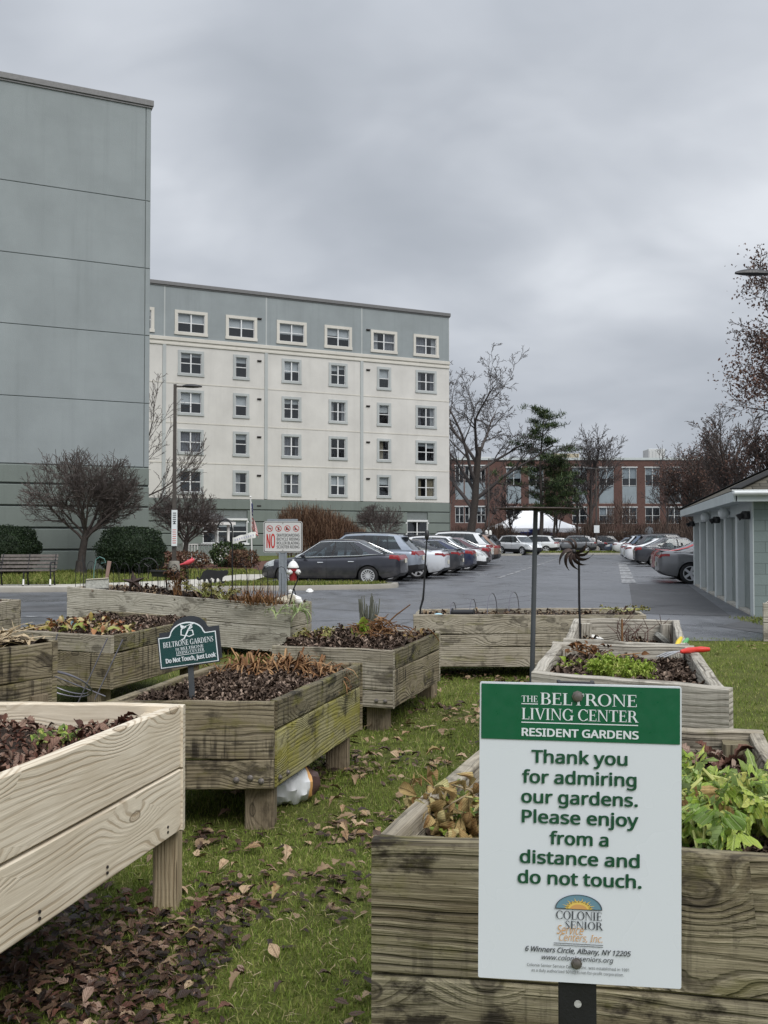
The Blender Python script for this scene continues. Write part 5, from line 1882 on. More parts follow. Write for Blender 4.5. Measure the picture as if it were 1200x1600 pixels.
SUVS = dict(name='parked_crossover', label='', L=4.6, W=1.86, H=1.68, axles=(-1.34, 1.36), rw=.36,
            top=[(-2.3, .85), (-2.26, 1.06), (-2.1, 1.10), (-1.2, 1.09), (0, 1.06), (.9, 1.05), (1.25, 1.06), (1.8, 1.0), (2.1, .88), (2.25, .72), (2.3, .6)],
            bot=[(-2.3, .45), (-2.2, .33), (-1.8, .26), (0, .23), (1.9, .24), (2.2, .28), (2.3, .38)],
            half=[(-2.3, .68), (-2.25, .80), (-2.1, .87), (-1.6, .915), (1.2, .92), (1.75, .90), (2.05, .80), (2.25, .62), (2.3, .5)],
            cabin=(1.38, .42, -1.72, -2.24), cabw=(.84, .64), roof=[(1.4, 1.42), (.6, 1.6), (.2, 1.655), (-.4, 1.68), (-1.2, 1.66), (-1.75, 1.60), (-2.3, 1.45)], rpow=.9,
            side=SIDE_SUV, seams=(1.0, -.02, -.95), tail=(.93, 1.06, .26, .5), head=(.76, .96, .5), plate=.82, handles=(.2, -.72), spokes=5, clad=4, rails=True, spoiler=(-1.86, .58, 1.63))

car_a = car_proto(SEDAN)
car_b = car_proto(dict(FAST, label='white sporty sedan with black lower bumper, third from the hydrant end of the row'))
car_c = car_proto(dict(SUVS, label='silver blue crossover between the dark grey sedan and the white sporty sedan'))


def place(o, tail, hx, hy, L, label, paint, first=False, sc=1.0):
    """tail: middle of the rear bumper on the ground; nose points along (hx, hy)"""
    h = Vector((hx, hy, 0)).normalized()
    p = Vector((tail[0], tail[1], 0.006)) + h * L / 2
    rz = math.atan2(h.y, h.x)
    scv = (sc, sc, sc) if not isinstance(sc, tuple) else sc
    if first:
        o.location = p; o.rotation_euler = (0, 0, rz); o['label'] = label; o.scale = scv
        for c in o.children:
            if c.material_slots[0].material.name.startswith('car_paint'):
                c.material_slots[0].link = 'OBJECT'; c.material_slots[0].material = paint
        r = o
    else:
        r = dup(o, p, rz, label, paint, scv)
    r['group'] = 'cars parked in the lot'
    return r


NL = (-.9751, .2216)      # nose to the left
NR_ = (.985, -.17)
def tl(px, dn, w=.88):
    """tail centre from the photo column of its near rear corner and that corner's distance"""
    return ((px - 600) / FPX * dn + w * DR.x, dn + w * DR.y)


row = [(car_a, 623, 29.75, 'dark grey sedan with chrome window line parked behind the red hydrant', PAINT0, 4.63),
       (car_c, 652, 32.5, 'silver blue crossover between the dark grey sedan and the white sporty sedan', P_SILVER, 4.6),
       (car_b, 693, 34.6, 'silvery white sporty sedan with its wheel seen past the black garden stake', P_PEARL, 4.7),
       (car_b, 717, 37.3, 'charcoal sporty sedan tucked just right of the silvery white one', P_CHAR, 4.7),
       (car_a, 738, 40.0, 'navy blue sedan fifth along the left row of cars', P_NAVY, 4.63)]
done = set()
for o, px, dn, lab, pt, L in row:
    place(o, tl(px, dn), *NL, L, lab, pt, o.name not in done, (1, 1, .955 if o is car_a else .97))
    done.add(o.name)
# next one is parked nose out
p = tl(752, 43.2); place(car_c, (p[0] - 4.2 * .975, p[1] + 4.2 * .22), -NL[0], -NL[1], 4.6, 'white hatchback parked nose out, between the navy sedan and the maroon car', P_WHITE, sc=(.9, .95, .93))
place(car_a, tl(763, 46.0), *NL, 4.63, 'maroon sedan with red tail lamp, between the nose out white hatchback and the bronze crossover', P_MAROON)
place(car_c, tl(762, 48.8), *NL, 4.6, 'tall white crossover directly left of the bronze crossover', P_WHITE, sc=1.06)
place(car_c, tl(778, 52.0), *NL, 4.6, 'bronze brown crossover at the far end of the left row', P_BROWN)
place(car_c, tl(770, 57.5), *NL, 4.6, 'pale silver crossover mostly hidden behind the bronze one', P_SILVER)
# facing row at the far verge
place(car_c, (9.6, 84.2), -.6, -.8, 4.6, 'black crossover peeking out between the bronze crossover and the white nose on one', P_BLACK)
place(car_c, (10.6, 86.2), .55, -.83, 4.6, 'white crossover with black grille facing the camera, left of the bird feeder pole', P_WHITE)
place(car_c, (16.4, 90.4), -.93, .36, 4.6, 'white crossover seen from behind, passing behind the bird feeder pole', P_WHITE)
place(car_c, (20.6, 93.2), -.97, .2, 4.6, 'grey wagon like crossover behind the wind spinner', P_GREY)
place(car_a, (26.6, 95.4), -.985, .17, 4.63, 'dark blue grey sedan beyond the grass island, right of the wind spinner', P_BLUE)
place(car_b, (22.6, 104), -.985, .17, 4.7, 'white sedan roof showing above the dark sedans, behind the wind spinner', P_WHITE)
place(car_a, (30.4, 97.6), -.9, .43, 4.63, 'black sedan with glowing red tail lamp beyond the grass island', P_BLACK)
place(car_b, (29.2, 108), -.985, .17, 4.7, 'silver sedan parked far behind the black sedan', P_SILVER)
place(car_c, (33.0, 110), -.985, .17, 4.6, 'dark red crossover parked farthest back at the centre', P_MAROON)
# right row, tails to the aisle
E = [(car_b, 1028, 31.3, 'mid grey sporty sedan half hidden by the garage wall', P_GREY, 4.7),
     (car_b, 1021, 34.8, 'red sedan sandwiched between the grey sedan at the garage and the black sedan', P_RED, 4.7),
     (car_a, 991, 49.4, 'black sedan with silver wheel in the right row, three spaces from the red sedan', P_CHAR, 4.63),
     (car_b, 976, 53.4, 'white sedan with red tail lamp just left of the black sedan', P_WHITE, 4.7),
     (car_c, 987, 57.0, 'dark grey crossover whose long roof shows above the white sedan', P_CHAR, 4.6),
     (car_b, 970, 61.0, 'second white sedan, its tail just beyond the first white sedan of the right row', P_WHITE, 4.7),
     (car_a, 976, 65.5, 'silver sedan deep in the right row under the round sign', P_SILVER, 4.63),
     (car_c, 974, 70.5, 'white crossover deep in the right row', P_PEARL, 4.6),
     (car_b, 972, 75.5, 'grey sedan deep in the right row', P_GREY, 4.7),
     (car_c, 975, 80.5, 'navy crossover last in the right row', P_NAVY, 4.6)]
for o, px, dn, lab, pt, L in E:
    place(o, ((px - 600) / FPX * dn + .85 * DR.x, dn + .85 * DR.y), *NR_, L, lab, pt)

# the far rows, close packed behind the grass island
FAR = [(car_b, 905, 99, 'white sedan at the far left of the back row, behind the wind spinner rod', P_WHITE), (car_a, 948, 100.5, 'charcoal sedan at the back, just left of the second dark sedan', P_CHAR),
       (car_c, 915, 112, 'silver crossover in the rearmost row left of the twin lamp post', P_SILVER), (car_a, 944, 114, 'white sedan in the rearmost row right of the twin lamp post', P_PEARL),
       (car_c, 968, 104, 'dark crossover at the back where the right row begins', P_BLACK), (car_b, 985, 115, 'pale sedan in the rearmost row above the white sedans', P_SILVER),
       (car_c, 1003, 108, 'white crossover at the back below the octagonal sign', P_WHITE), (car_a, 1022, 112, 'grey sedan in the rearmost row right of the octagonal sign', P_GREY),
       (car_c, 1046, 106, 'silver crossover at the back near the garage', P_SILVER), (car_b, 1066, 110, 'white sedan at the back nearest the garage', P_WHITE), (car_c, 880, 106, 'black crossover behind the grey wagon like crossover', P_BLACK)]
for o, px, dn, lab, pt in FAR:
    place(o, ((px - 600) / FPX * dn, dn), -.985, .17, 4.6, lab, pt)
RB = [(car_b, 958, 86.0, 'white sedan tail at the far end of the right row', P_WHITE), (car_a, 985, 58.9, 'silver grey sedan between the long dark crossover and the second white sedan', P_SILVER), (car_c, 980, 68.0, 'dark blue crossover deep in the right row', P_BLUE), (car_a, 998, 45.8, 'dark red sedan one space nearer than the black sedan of the right row', P_MAROON)][:3]
for o, px, dn, lab, pt in RB:
    place(o, ((px - 600) / FPX * dn + .85 * DR.x, dn + .85 * DR.y), *NR_, 4.6, lab, pt)

# ================================================================== RAISED BEDS
brg = random.Random(99)


def plank(mb, A, B, H0, H1, T, nrm, seg=8, wob=.004, z_up=BZ, mi=0):
    """board whose outer face runs from A to B (bottom corner line at H0, top at H1 along z_up), T thick towards -nrm"""
    A, B, nrm = Vector(A), Vector(B), Vector(nrm)
    ln = (B - A).length
    uo, vo = brg.uniform(0, 40), brg.uniform(0, 40)
    c = .006
    H = H1 - H0
    cross = [(0, c), (0, H - c), (-c, H), (-T + c, H), (-T, H - c), (-T, c), (-T + c, 0), (-c, 0)]
    per = [0]
    for i in range(len(cross)):
        a, b = cross[i], cross[(i + 1) % len(cross)]
        per.append(per[-1] + math.hypot(a[0] - b[0], a[1] - b[1]))
    n = len(cross)
    vs, fs, uvs = [], [], []
    ph = brg.uniform(0, 6)
    for i in range(seg + 1):
        t = i / seg
        p = A.lerp(B, t)
        w = wob * math.sin(t * 5 + ph) + wob * .5 * math.sin(t * 17 + ph * 2)
        for d, h in cross:
            vs.append(p + nrm * (d + (w * .5)) + z_up * (H0 + h + (w if h > H / 2 else w * .6)))
    for i in range(seg):
        for j in range(n):
            j2 = (j + 1) % n
            fs.append((i * n + j, (i + 1) * n + j, (i + 1) * n + j2, i * n + j2))
            u0, u1 = uo + ln * i / seg, uo + ln * (i + 1) / seg
            uvs.append([(u0, vo + per[j]), (u1, vo + per[j]), (u1, vo + per[j + 1]), (u0, vo + per[j + 1])])
    for e, fl in ((0, False), (seg, True)):
        idx = [e * n + j for j in range(n)]
        uu = [(uo + cross[j][0] * .6, vo + cross[j][1]) for j in range(n)]
        if fl: idx, uu = idx[::-1], uu[::-1]
        fs.append(tuple(idx)); uvs.append(uu)
    mb.add(vs, fs, mi, uvs)


def post(mb, p, s, z0, z1, rz=0.0):
    """square post, grain upright"""
    p = Vector(p)
    uo = brg.uniform(0, 40)
    rot = Matrix.Rotation(rz, 3, 'Z')
    c = .008
    h = s / 2
    cr = [(h, -h + c), (h, h - c), (h - c, h), (-h + c, h), (-h, h - c), (-h, -h + c), (-h + c, -h), (h - c, -h)]
    n = 8
    vs = [p + rot @ Vector((x, y, 0)) + BZ * z for z in (z0, z1) for x, y in cr]
    fs, uvs = [], []
    per = 0
    for j in range(n):
        j2 = (j + 1) % n
        l = math.hypot(cr[j][0] - cr[j2][0], cr[j][1] - cr[j2][1])
        fs.append((j, j2, n + j2, n + j))
        uvs.append([(uo + z0, uo + per), (uo + z0, uo + per + l), (uo + z1, uo + per + l), (uo + z1, uo + per)])
        per += l
    fs.append(tuple(range(n, 2 * n))); uvs.append([(uo + x * .3, uo + y) for x, y in cr])
    fs.append(tuple(range(n - 1, -1, -1))); uvs.append([(uo, uo)] * n)
    mb.add(vs, fs, 0, uvs)


def bed(label, C, zt, zb, split, mats, soil=.08, legs=(), T=.04, chips=1500, chip_mat=CHIP, chip_size=.045, bolts=(), leg_mat=None, leg_s=.14, posts=True, cap=None, sides='FRBL', seg=8, soil_bump=.02, post_out=False):
    """C: corners near-left, near-right, far-right, far-left (x, y) or with their own top height. split: board heights from the top, as shares"""
    C = [Vector((c[0], c[1], c[2] if len(c) > 2 else zt)) for c in C]
    cen = sum(C, Vector()) / 4
    t = thing('raised_bed', label, 'raised bed', (cen.x, cen.y, 0), group='wooden raised garden beds')
    if not isinstance(mats, dict):
        mats = {s: mats for s in 'FRBL'}
    for k_, (i, j) in {'F': (0, 1), 'R': (1, 2), 'B': (2, 3), 'L': (3, 0)}.items():
        if k_ not in sides: continue
        a, b = C[i], C[j]
        d = (b - a); d.z = 0; d.normalize()
        nn = Vector((d.y, -d.x, 0))
        a2, b2 = a.copy(), b.copy()
        if k_ in 'RL':          # butt between the front and back boards
            a2 = a + d * (T + .002); b2 = b - d * (T + .002)
            dz = .004
        else:
            dz = 0
        h = zt - zb
        top = 0.0
        for q, s in enumerate(split[k_] if isinstance(split, dict) else split):
            mb = MB()
            H1 = -top * h - (.004 if q else 0) - dz
            H0 = -(top + s) * h
            top += s
            plank(mb, a2, b2, H0, H1, T * (1 if q % 2 == 0 else .96), nn, seg)
            mb.build('side_board', mats[k_][q % len(mats[k_])] if isinstance(mats[k_], list) else mats[k_], t)
    if posts:
        for i in range(4):
            p, q, r = C[i], C[(i + 1) % 4], C[(i - 1) % 4]
            d1, d2 = (q - p), (r - p); d1.z = d2.z = 0
            d1.normalize(); d2.normalize()
            o = p + (d1 + d2) * (T + .048)
            mb = MB()
            post(mb, (o.x, o.y, 0), .085, zb + .01, p.z - .03, math.atan2(d1.y, d1.x))
            mb.build('corner_post', mats['F'], t)
    for (x, y, s, ztop) in legs:
        mb = MB()
        post(mb, (x, y, 0), s, -.04, ztop, math.atan2((C[1] - C[0]).y, (C[1] - C[0]).x))
        mb.build('leg', leg_mat or W_POST, t)
    for p, nn in bolts:
        mb = MB()
        p, nn = Vector(p), Vector(nn).normalized()
        q = nn.to_track_quat('Z', 'Y').to_matrix()
        mb.lathe([(.016, -.004), (.016, .001), (.011, .003), (.010, .010), (.004, .012)], p, 10, 0, q)
        mb.build('bolt', BOLT, t, smooth=True)
    # soil, sagging and lumpy
    n = 18
    ins = []
    for i in range(4):
        p, q, r = C[i], C[(i + 1) % 4], C[(i - 1) % 4]
        d1, d2 = (q - p).normalized(), (r - p).normalized()
        ins.append(p + (d1 + d2) * T * .9)
    rs = np.random.RandomState(len(label) * 7 + int(cen.x * 100) % 97)
    bump = rs.normal(0, 1, (n + 1, n + 1))
    for _ in range(2):
        bump = (bump + np.roll(bump, 1, 0) + np.roll(bump, -1, 0) + np.roll(bump, 1, 1) + np.roll(bump, -1, 1)) / 5
    bump *= soil_bump / max(1e-6, bump.std())
    grid = []
    def surf(u, v):
        a, b = ins[0].lerp(ins[1], u), ins[3].lerp(ins[2], u)
        p = a.lerp(b, v)
        x, y = u * n, v * n
        i, j = min(n - 1, int(x)), min(n - 1, int(y)); fx, fy = x - i, y - j
        bb = bump[i, j] * (1 - fx) * (1 - fy) + bump[i + 1, j] * fx * (1 - fy) + bump[i, j + 1] * (1 - fx) * fy + bump[i + 1, j + 1] * fx * fy
        return p + BZ * (-soil + float(bb))
    for j in range(n + 1):
        grid.append([surf(i / n, j / n) for i in range(n + 1)])
    mb = MB()
    mb.sheet(grid)
    mb.build('soil', SOIL, t, smooth=True)
    if chips:
        uu = rs.uniform(.01, .99, (chips, 2))
        pp = np.array([list(surf(*q)) for q in uu]) + np.array([0, 0, .012])
        o = scatter('mulch', CHIPT + [], pp, rand_rot(rs, chips, .45), rs.uniform(.6, 1.5, chips) * chip_size, chip_mat, t)
        o['kind'] = 'stuff'
    return t, surf


def top(px, py, z):
    p = onz(px, py, z)
    return (p.x, p.y)


# new pine bed, left foreground
zt = .835
FRc, x0 = top(290, 1098, zt), top(0, 1212, zt)
d = Vector((FRc[0] - x0[0], FRc[1] - x0[1])).normalized()
NR1 = (FRc[0] - d.x * 2.45, FRc[1] - d.y * 2.45)
pp_ = Vector((-d.y, d.x))
pp_ = Vector((-.9998, .004))
FL1 = (FRc[0] + pp_.x * 1.2, FRc[1] + pp_.y * 1.2); NL1 = (NR1[0] + pp_.x * 1.2, NR1[1] + pp_.y * 1.2)
lp = onz(259, 1420, 0)
bed1, s1 = bed('new pale pine raised bed with crisp grain and knots, nearest at the left edge', [NL1, NR1, FRc, FL1], zt, .335, (.5, .5), W_NEW, soil=.085, T=.042,
               legs=[(lp.x - .0, lp.y + .03, .1, .5), (lp.x - .95, lp.y + .02, .1, .5), (lp.x - .3, lp.y - 1.7, .1, .5)], leg_mat=W_LEGNEW, chips=5200, chip_mat=LEAF_RED, chip_size=.024, posts=True, soil_bump=.018)
# screws and slots in the new boards
nv = Vector((d.y, -d.x, 0))
mb = MB()
q = nv.to_track_quat('Z', 'Y').to_matrix()
for (s, z) in ((.03, .80), (.03, .60), (.03, .55), (.03, .47), (.03, .39), (.16, .385), (.16, .365), (.62, .385), (.62, .365), (1.02, .385), (1.02, .365), (1.45, .385), (1.45, .365), (1.9, .385), (1.9, .365)):
    p = Vector((FRc[0] - d.x * s, FRc[1] - d.y * s, z)) + nv * .003
    mb.lathe([(.0055, -.002), (.0055, .002), (.002, .0025)], p, 8, 0, q)
mb.build('screw', BOLT_DARK, bed1)

# mossy bed with the little green plaque
zt2, zb2 = .668, .228
C2 = [top(150, 1097, zt2), top(428, 1097, zt2), top(566, 1035, zt2), top(338, 1037, zt2)]
fn = Vector((0, -1, 0)); l2 = onz(396, 1296, 0); l2b = onz(527, 1206, 0)
rn = Vector((C2[2][1] - C2[1][1], -(C2[2][0] - C2[1][0]), 0)).normalized()
bp = [at(px, py, C2[1][1] - .004) for px, py in ((369, 1219), (391, 1216), (408, 1221))]
rp = [Vector((*C2[1], 0)).lerp(Vector((*C2[2], 0)), s) + BZ * .27 + rn * .004 for s in (.05, .12)]
bed2, s2 = bed('mossy green stained raised bed holding the small dark green plaque', C2, zt2, zb2, {'F': (.66, .34), 'R': (.33, .67), 'B': (.6, .4), 'L': (.6, .4)}, {'F': W_OLD, 'R': [W_DARK, W_MOSSY], 'B': W_OLD, 'L': W_OLD}, soil=.05, T=.045,
               legs=[(l2.x + .03, l2.y + .07, .15, .4), (l2b.x, l2b.y + .07, .15, .4), (l2.x - .75, l2.y + .07, .15, .4)], chips=9000, bolts=[(p, fn) for p in bp] + [(p, rn) for p in rp], soil_bump=.016, chip_size=.028)

# middle bed
zt3, zb3 = .637, .195
C3 = [top(425, 1008, zt3), top(614, 1017, zt3), top(688, 987.5, zt3), top(520, 980, zt3)]
l3 = onz(592, 1141, 0); l3b = onz(668, 1092, 0)
f3 = Vector((C3[1][1] - C3[0][1], -(C3[1][0] - C3[0][0]), 0)).normalized()
r3 = Vector((C3[2][1] - C3[1][1], -(C3[2][0] - C3[1][0]), 0)).normalized()
b3p = [Vector((*C3[1], 0)).lerp(Vector((*C3[0], 0)), s) + BZ * .25 + f3 * .004 for s in (.06, .13)]
bed3, s3 = bed('grey brown raised bed with lavender and a cabbage leaf, beyond the mossy bed', C3, zt3, zb3, {'F': (.70, .30), 'R': (.34, .66), 'B': (.6, .4), 'L': (.6, .4)}, {'F': W_GREY, 'R': [W_DARK, W_OLD], 'B': W_GREY, 'L': W_GREY}, soil=.03,
               legs=[(l3.x, l3.y + .06, .15, .3), (l3b.x, l3b.y + .05, .15, .3), (l3.x - .8, l3.y + .4, .15, .3)], chips=4600, bolts=[(p, f3) for p in b3p], soil_bump=.03, chip_size=.036)

# far long bed
zt4, zb4 = .68, .13
a4, b4_ = at(646, 965, 10.2), at(1010, 967, 10.25)
bed4, s4 = bed('long weathered raised bed of three boards with wire hoops and a black tube on it', [(a4.x, a4.y), (b4_.x, b4_.y), (b4_.x + .1, b4_.y + .95), (a4.x + .1, a4.y + .95)], zt4, zb4, (.37, .24, .39), W_GREY, soil=.065, chips=700, chip_mat=LEAF_BROWN, chip_size=.045,
               legs=[(a4.x + .15, a4.y + .15, .12, .3), (b4_.x - .2, b4_.y + .15, .12, .3)], seg=14)

# right pair: narrow upper box and the box below it
zt6 = .85
C6 = [top(830, 1049, zt6), top(1139, 1077, zt6), top(1084, 1009, zt6), top(864, 1003, zt6)]
bed6, s6 = bed('bleached raised bed with feathery green plant and the red hand fork on its edge', C6, zt6, .42, (.6, .4), W_PALE, soil=.085, chips=6500, chip_mat=CHIP, chip_size=.030,
               legs=[(C6[0][0] + .12, C6[0][1] + .12, .12, .6), (C6[1][0] - .12, C6[1][1] + .12, .12, .6), (C6[2][0] - .12, C6[2][1] - .12, .12, .6), (C6[3][0] + .12, C6[3][1] - .12, .12, .6)], T=.06)
zt5 = .845
C5 = [top(884, 1001, zt5), top(1082, 1009.5, zt5), top(1060, 968, zt5), top(897, 966.5, zt5)]
C5[0] = (C5[0][0], C5[0][1] + .08); C5[1] = (C5[1][0], C5[1][1] + .08)
bed5, s5 = bed('narrow pale raised bed with stones and bare twigs, right behind the feathery plant bed', C5, zt5, .40, (.62, .38), W_PALE, soil=.20, chips=1600, chip_mat=LEAF_BROWN, chip_size=.035,
               legs=[(C5[3][0] + .1, C5[3][1] - .1, .1, .5), (C5[2][0] - .1, C5[2][1] - .1, .1, .5), (C5[1][0] - .1, C5[1][1] + .1, .1, .5)], T=.05)

# front bed behind the big sign
zt7 = .85
C7 = [top(580, 1310, zt7), top(1330, 1349, zt7), top(1191, 1140, zt7), top(800, 1121, zt7)]
bed7, s7 = bed('large damp raised bed directly behind the white resident gardens sign', C7, zt7, .26, (.485, .515), {'F': W_FRONT, 'R': W_GREY, 'B': W_GREY, 'L': W_GREY}, soil=.11, T=.045, chips=7000, chip_mat=CHIP, chip_size=.022,
               legs=[(C7[0][0] + .14, C7[0][1] + .14, .12, .5), (C7[1][0] - .14, C7[1][1] + .14, .12, .5), (C7[2][0] - .14, C7[2][1] - .14, .12, .5), (C7[3][0] + .14, C7[3][1] - .14, .12, .5)])

# left group
zt8, zb8 = .707, .267
C8 = [top(4, 984, zt8), top(173, 993, zt8), top(323, 965, zt8), top(170, 955, zt8)]
bed8, s8 = bed('dark damp raised bed with coloured leaves, behind the tipped wire cage', C8, zt8, zb8, {'F': (.33, .67), 'R': (.33, .67), 'B': (.4, .6), 'L': (.4, .6)}, {'F': [W_GREY, W_OLD], 'R': [W_DARK, W_OLD], 'B': W_OLD, 'L': W_OLD}, soil=.04, chips=4200, chip_mat=CHIP, chip_size=.036,
               legs=[(C8[1][0] - .15, C8[1][1] + .2, .14, .4), (C8[2][0] - .15, C8[2][1] - .1, .14, .4), (C8[0][0] + .2, C8[0][1] + .05, .14, .4)], soil_bump=.02)
zt9 = .83
p9, q9 = top(90, 1001, zt9), top(-60, 1018, zt9)
dd = Vector((p9[0] - q9[0], p9[1] - q9[1])).normalized()
nn9 = Vector((-dd.y, dd.x))
C9 = [(p9[0] - dd.x * 1.4 + nn9.x * .9, p9[1] - dd.y * 1.4 + nn9.y * .9), (p9[0] - dd.x * 1.4, p9[1] - dd.y * 1.4), p9, (p9[0] + nn9.x * .9, p9[1] + nn9.y * .9)]
bed9, s9 = bed('stained raised bed heaped with straw at the left edge, in front of the damp bed', C9, zt9, .34, (.47, .53), W_OLD, soil=.02, chips=500, chip_mat=STRAW, chip_size=.07,
               legs=[(p9[0] - .1, p9[1] - .12, .12, .5), (C9[1][0] - .1, C9[1][1] + .1, .12, .5)])
zt10 = .66
p10 = top(33, 936, zt10)
bed10, s10 = bed('small weathered raised bed at the far left edge beside the access road', [(p10[0] - 1.1, p10[1] - 1.25), (p10[0] - .25, p10[1] - 1.3), p10, (p10[0] - .9, p10[1] + .05)], zt10, .15, (.5, .5), W_GREY, soil=.05, chips=500, legs=[(p10[0] - .15, p10[1] - .15, .12, .3)])
# long pale bed on the far left
zr, zl = .665, .83
a11, b11, c11 = at(105, 917, 12.9), at(452, 945.5, 12.0), at(487, 939.5, 12.85)
C11 = [(a11.x, a11.y, a11.z), (b11.x, b11.y, b11.z), (c11.x, c11.y, c11.z), (c11.x + a11.x - b11.x, c11.y + a11.y - b11.y, a11.z + .0)]
bed11, s11 = bed('long pale sloping raised bed decorated with a rusty star and a black cat cutout', C11, .70, .10, (.47, .53), {'F': W_PALE, 'R': W_GREY, 'B': W_GREY, 'L': W_GREY}, soil=.05, chips=1800, chip_mat=LEAF_BROWN, chip_size=.06,
                 legs=[(a11.x + .12, a11.y + .1, .12, .4), (b11.x - .1, b11.y + .15, .12, .3)], seg=14)
# wood bed corner at the right edge
p12 = onz(1200, 1003, 0)
bed12, s12 = bed('pale raised bed cut by the right picture edge, beside the garage', [(p12.x - .06, p12.y), (p12.x + 1.2, p12.y - .1), (p12.x + 1.6, p12.y + .9), (p12.x + .46, p12.y + 1.0)], .56, .0, (.5, .5), W_PALE, soil=.05, chips=0)

# ================================================================== LETTERING
try:            # the sans face that ships with Blender itself, else its built-in one
    import os
    UI_FONT = bpy.data.fonts.load(os.path.join(bpy.utils.resource_path('LOCAL'), 'datafiles', 'fonts', 'NotoSansHebrew-Regular.woff2'))
except Exception:
    UI_FONT = None


def text_mesh(body, bold=0.0, shear=0.0, spacing=1.0):
    cu = bpy.data.curves.new('lettering_source', 'FONT')
    cu.body = body
    cu.size = 1.0
    cu.offset = bold
    cu.shear = shear
    cu.space_character = spacing
    cu.resolution_u = 4
    ob = bpy.data.objects.new('lettering_source', cu)
    if UI_FONT: cu.font = UI_FONT
    COL.objects.link(ob)
    dg = bpy.context.evaluated_depsgraph_get()
    me = bpy.data.meshes.new_from_object(ob.evaluated_get(dg))
    vs = [v.co.copy() for v in me.vertices]
    fs = [tuple(p.vertices) for p in me.polygons]
    bpy.data.objects.remove(ob); bpy.data.curves.remove(cu); bpy.data.meshes.remove(me)
    return vs, fs


CAPH = None


def put_text(mb, body, P, x0, x1, base, cap, bold=0.0, shear=0.0, mi=0):
    """write body between x0 and x1 on a panel; P maps (x, y) to the world; cap = height of a capital;
    bold letters are thickened by laying the outline down a few times, a hair apart"""
    vs, fs = text_mesh(body, 0.0, shear)
    xs = [v.x for v in vs]
    lo, hi = min(xs), max(xs)
    global CAPH
    if CAPH is None: CAPH = max(v.y for v in text_mesh('H')[0])
    k_ = cap / CAPH
    b = bold * cap
    sh = [(0, 0)] if not bold else [(-b, 0), (b, 0), (0, b * .6), (0, -b * .6), (-b * .8, b * .5), (b * .8, b * .5), (-b * .8, -b * .5), (b * .8, -b * .5), (0, 0)]
    for n_, (dx, dy) in enumerate(sh):
        for j, f in enumerate(fs):      # each facet a hair apart, since the outlines overlap
            mb.add([P(x0 + b + (vs[q].x - lo) / (hi - lo) * (x1 - x0 - 2 * b) + dx, base + vs[q].y * k_ + dy, n_ * .00003 + (j % 7) * .000004) for q in f], [tuple(range(len(f)))], mi)


# roman capitals with thick and thin strokes, drawn as pieces on a unit height
def _arc(cx, cy, rx, ry, tx, ty, a0, a1, n=14):
    out = []
    for i in range(n + 1):
        a = R(a0 + (a1 - a0) * i / n)
        out.append(((cx + rx * math.cos(a), cy + ry * math.sin(a)), (cx + (rx - tx) * math.cos(a), cy + (ry - ty) * math.sin(a))))
    return [[out[i][0], out[i + 1][0], out[i + 1][1], out[i][1]] for i in range(n)]


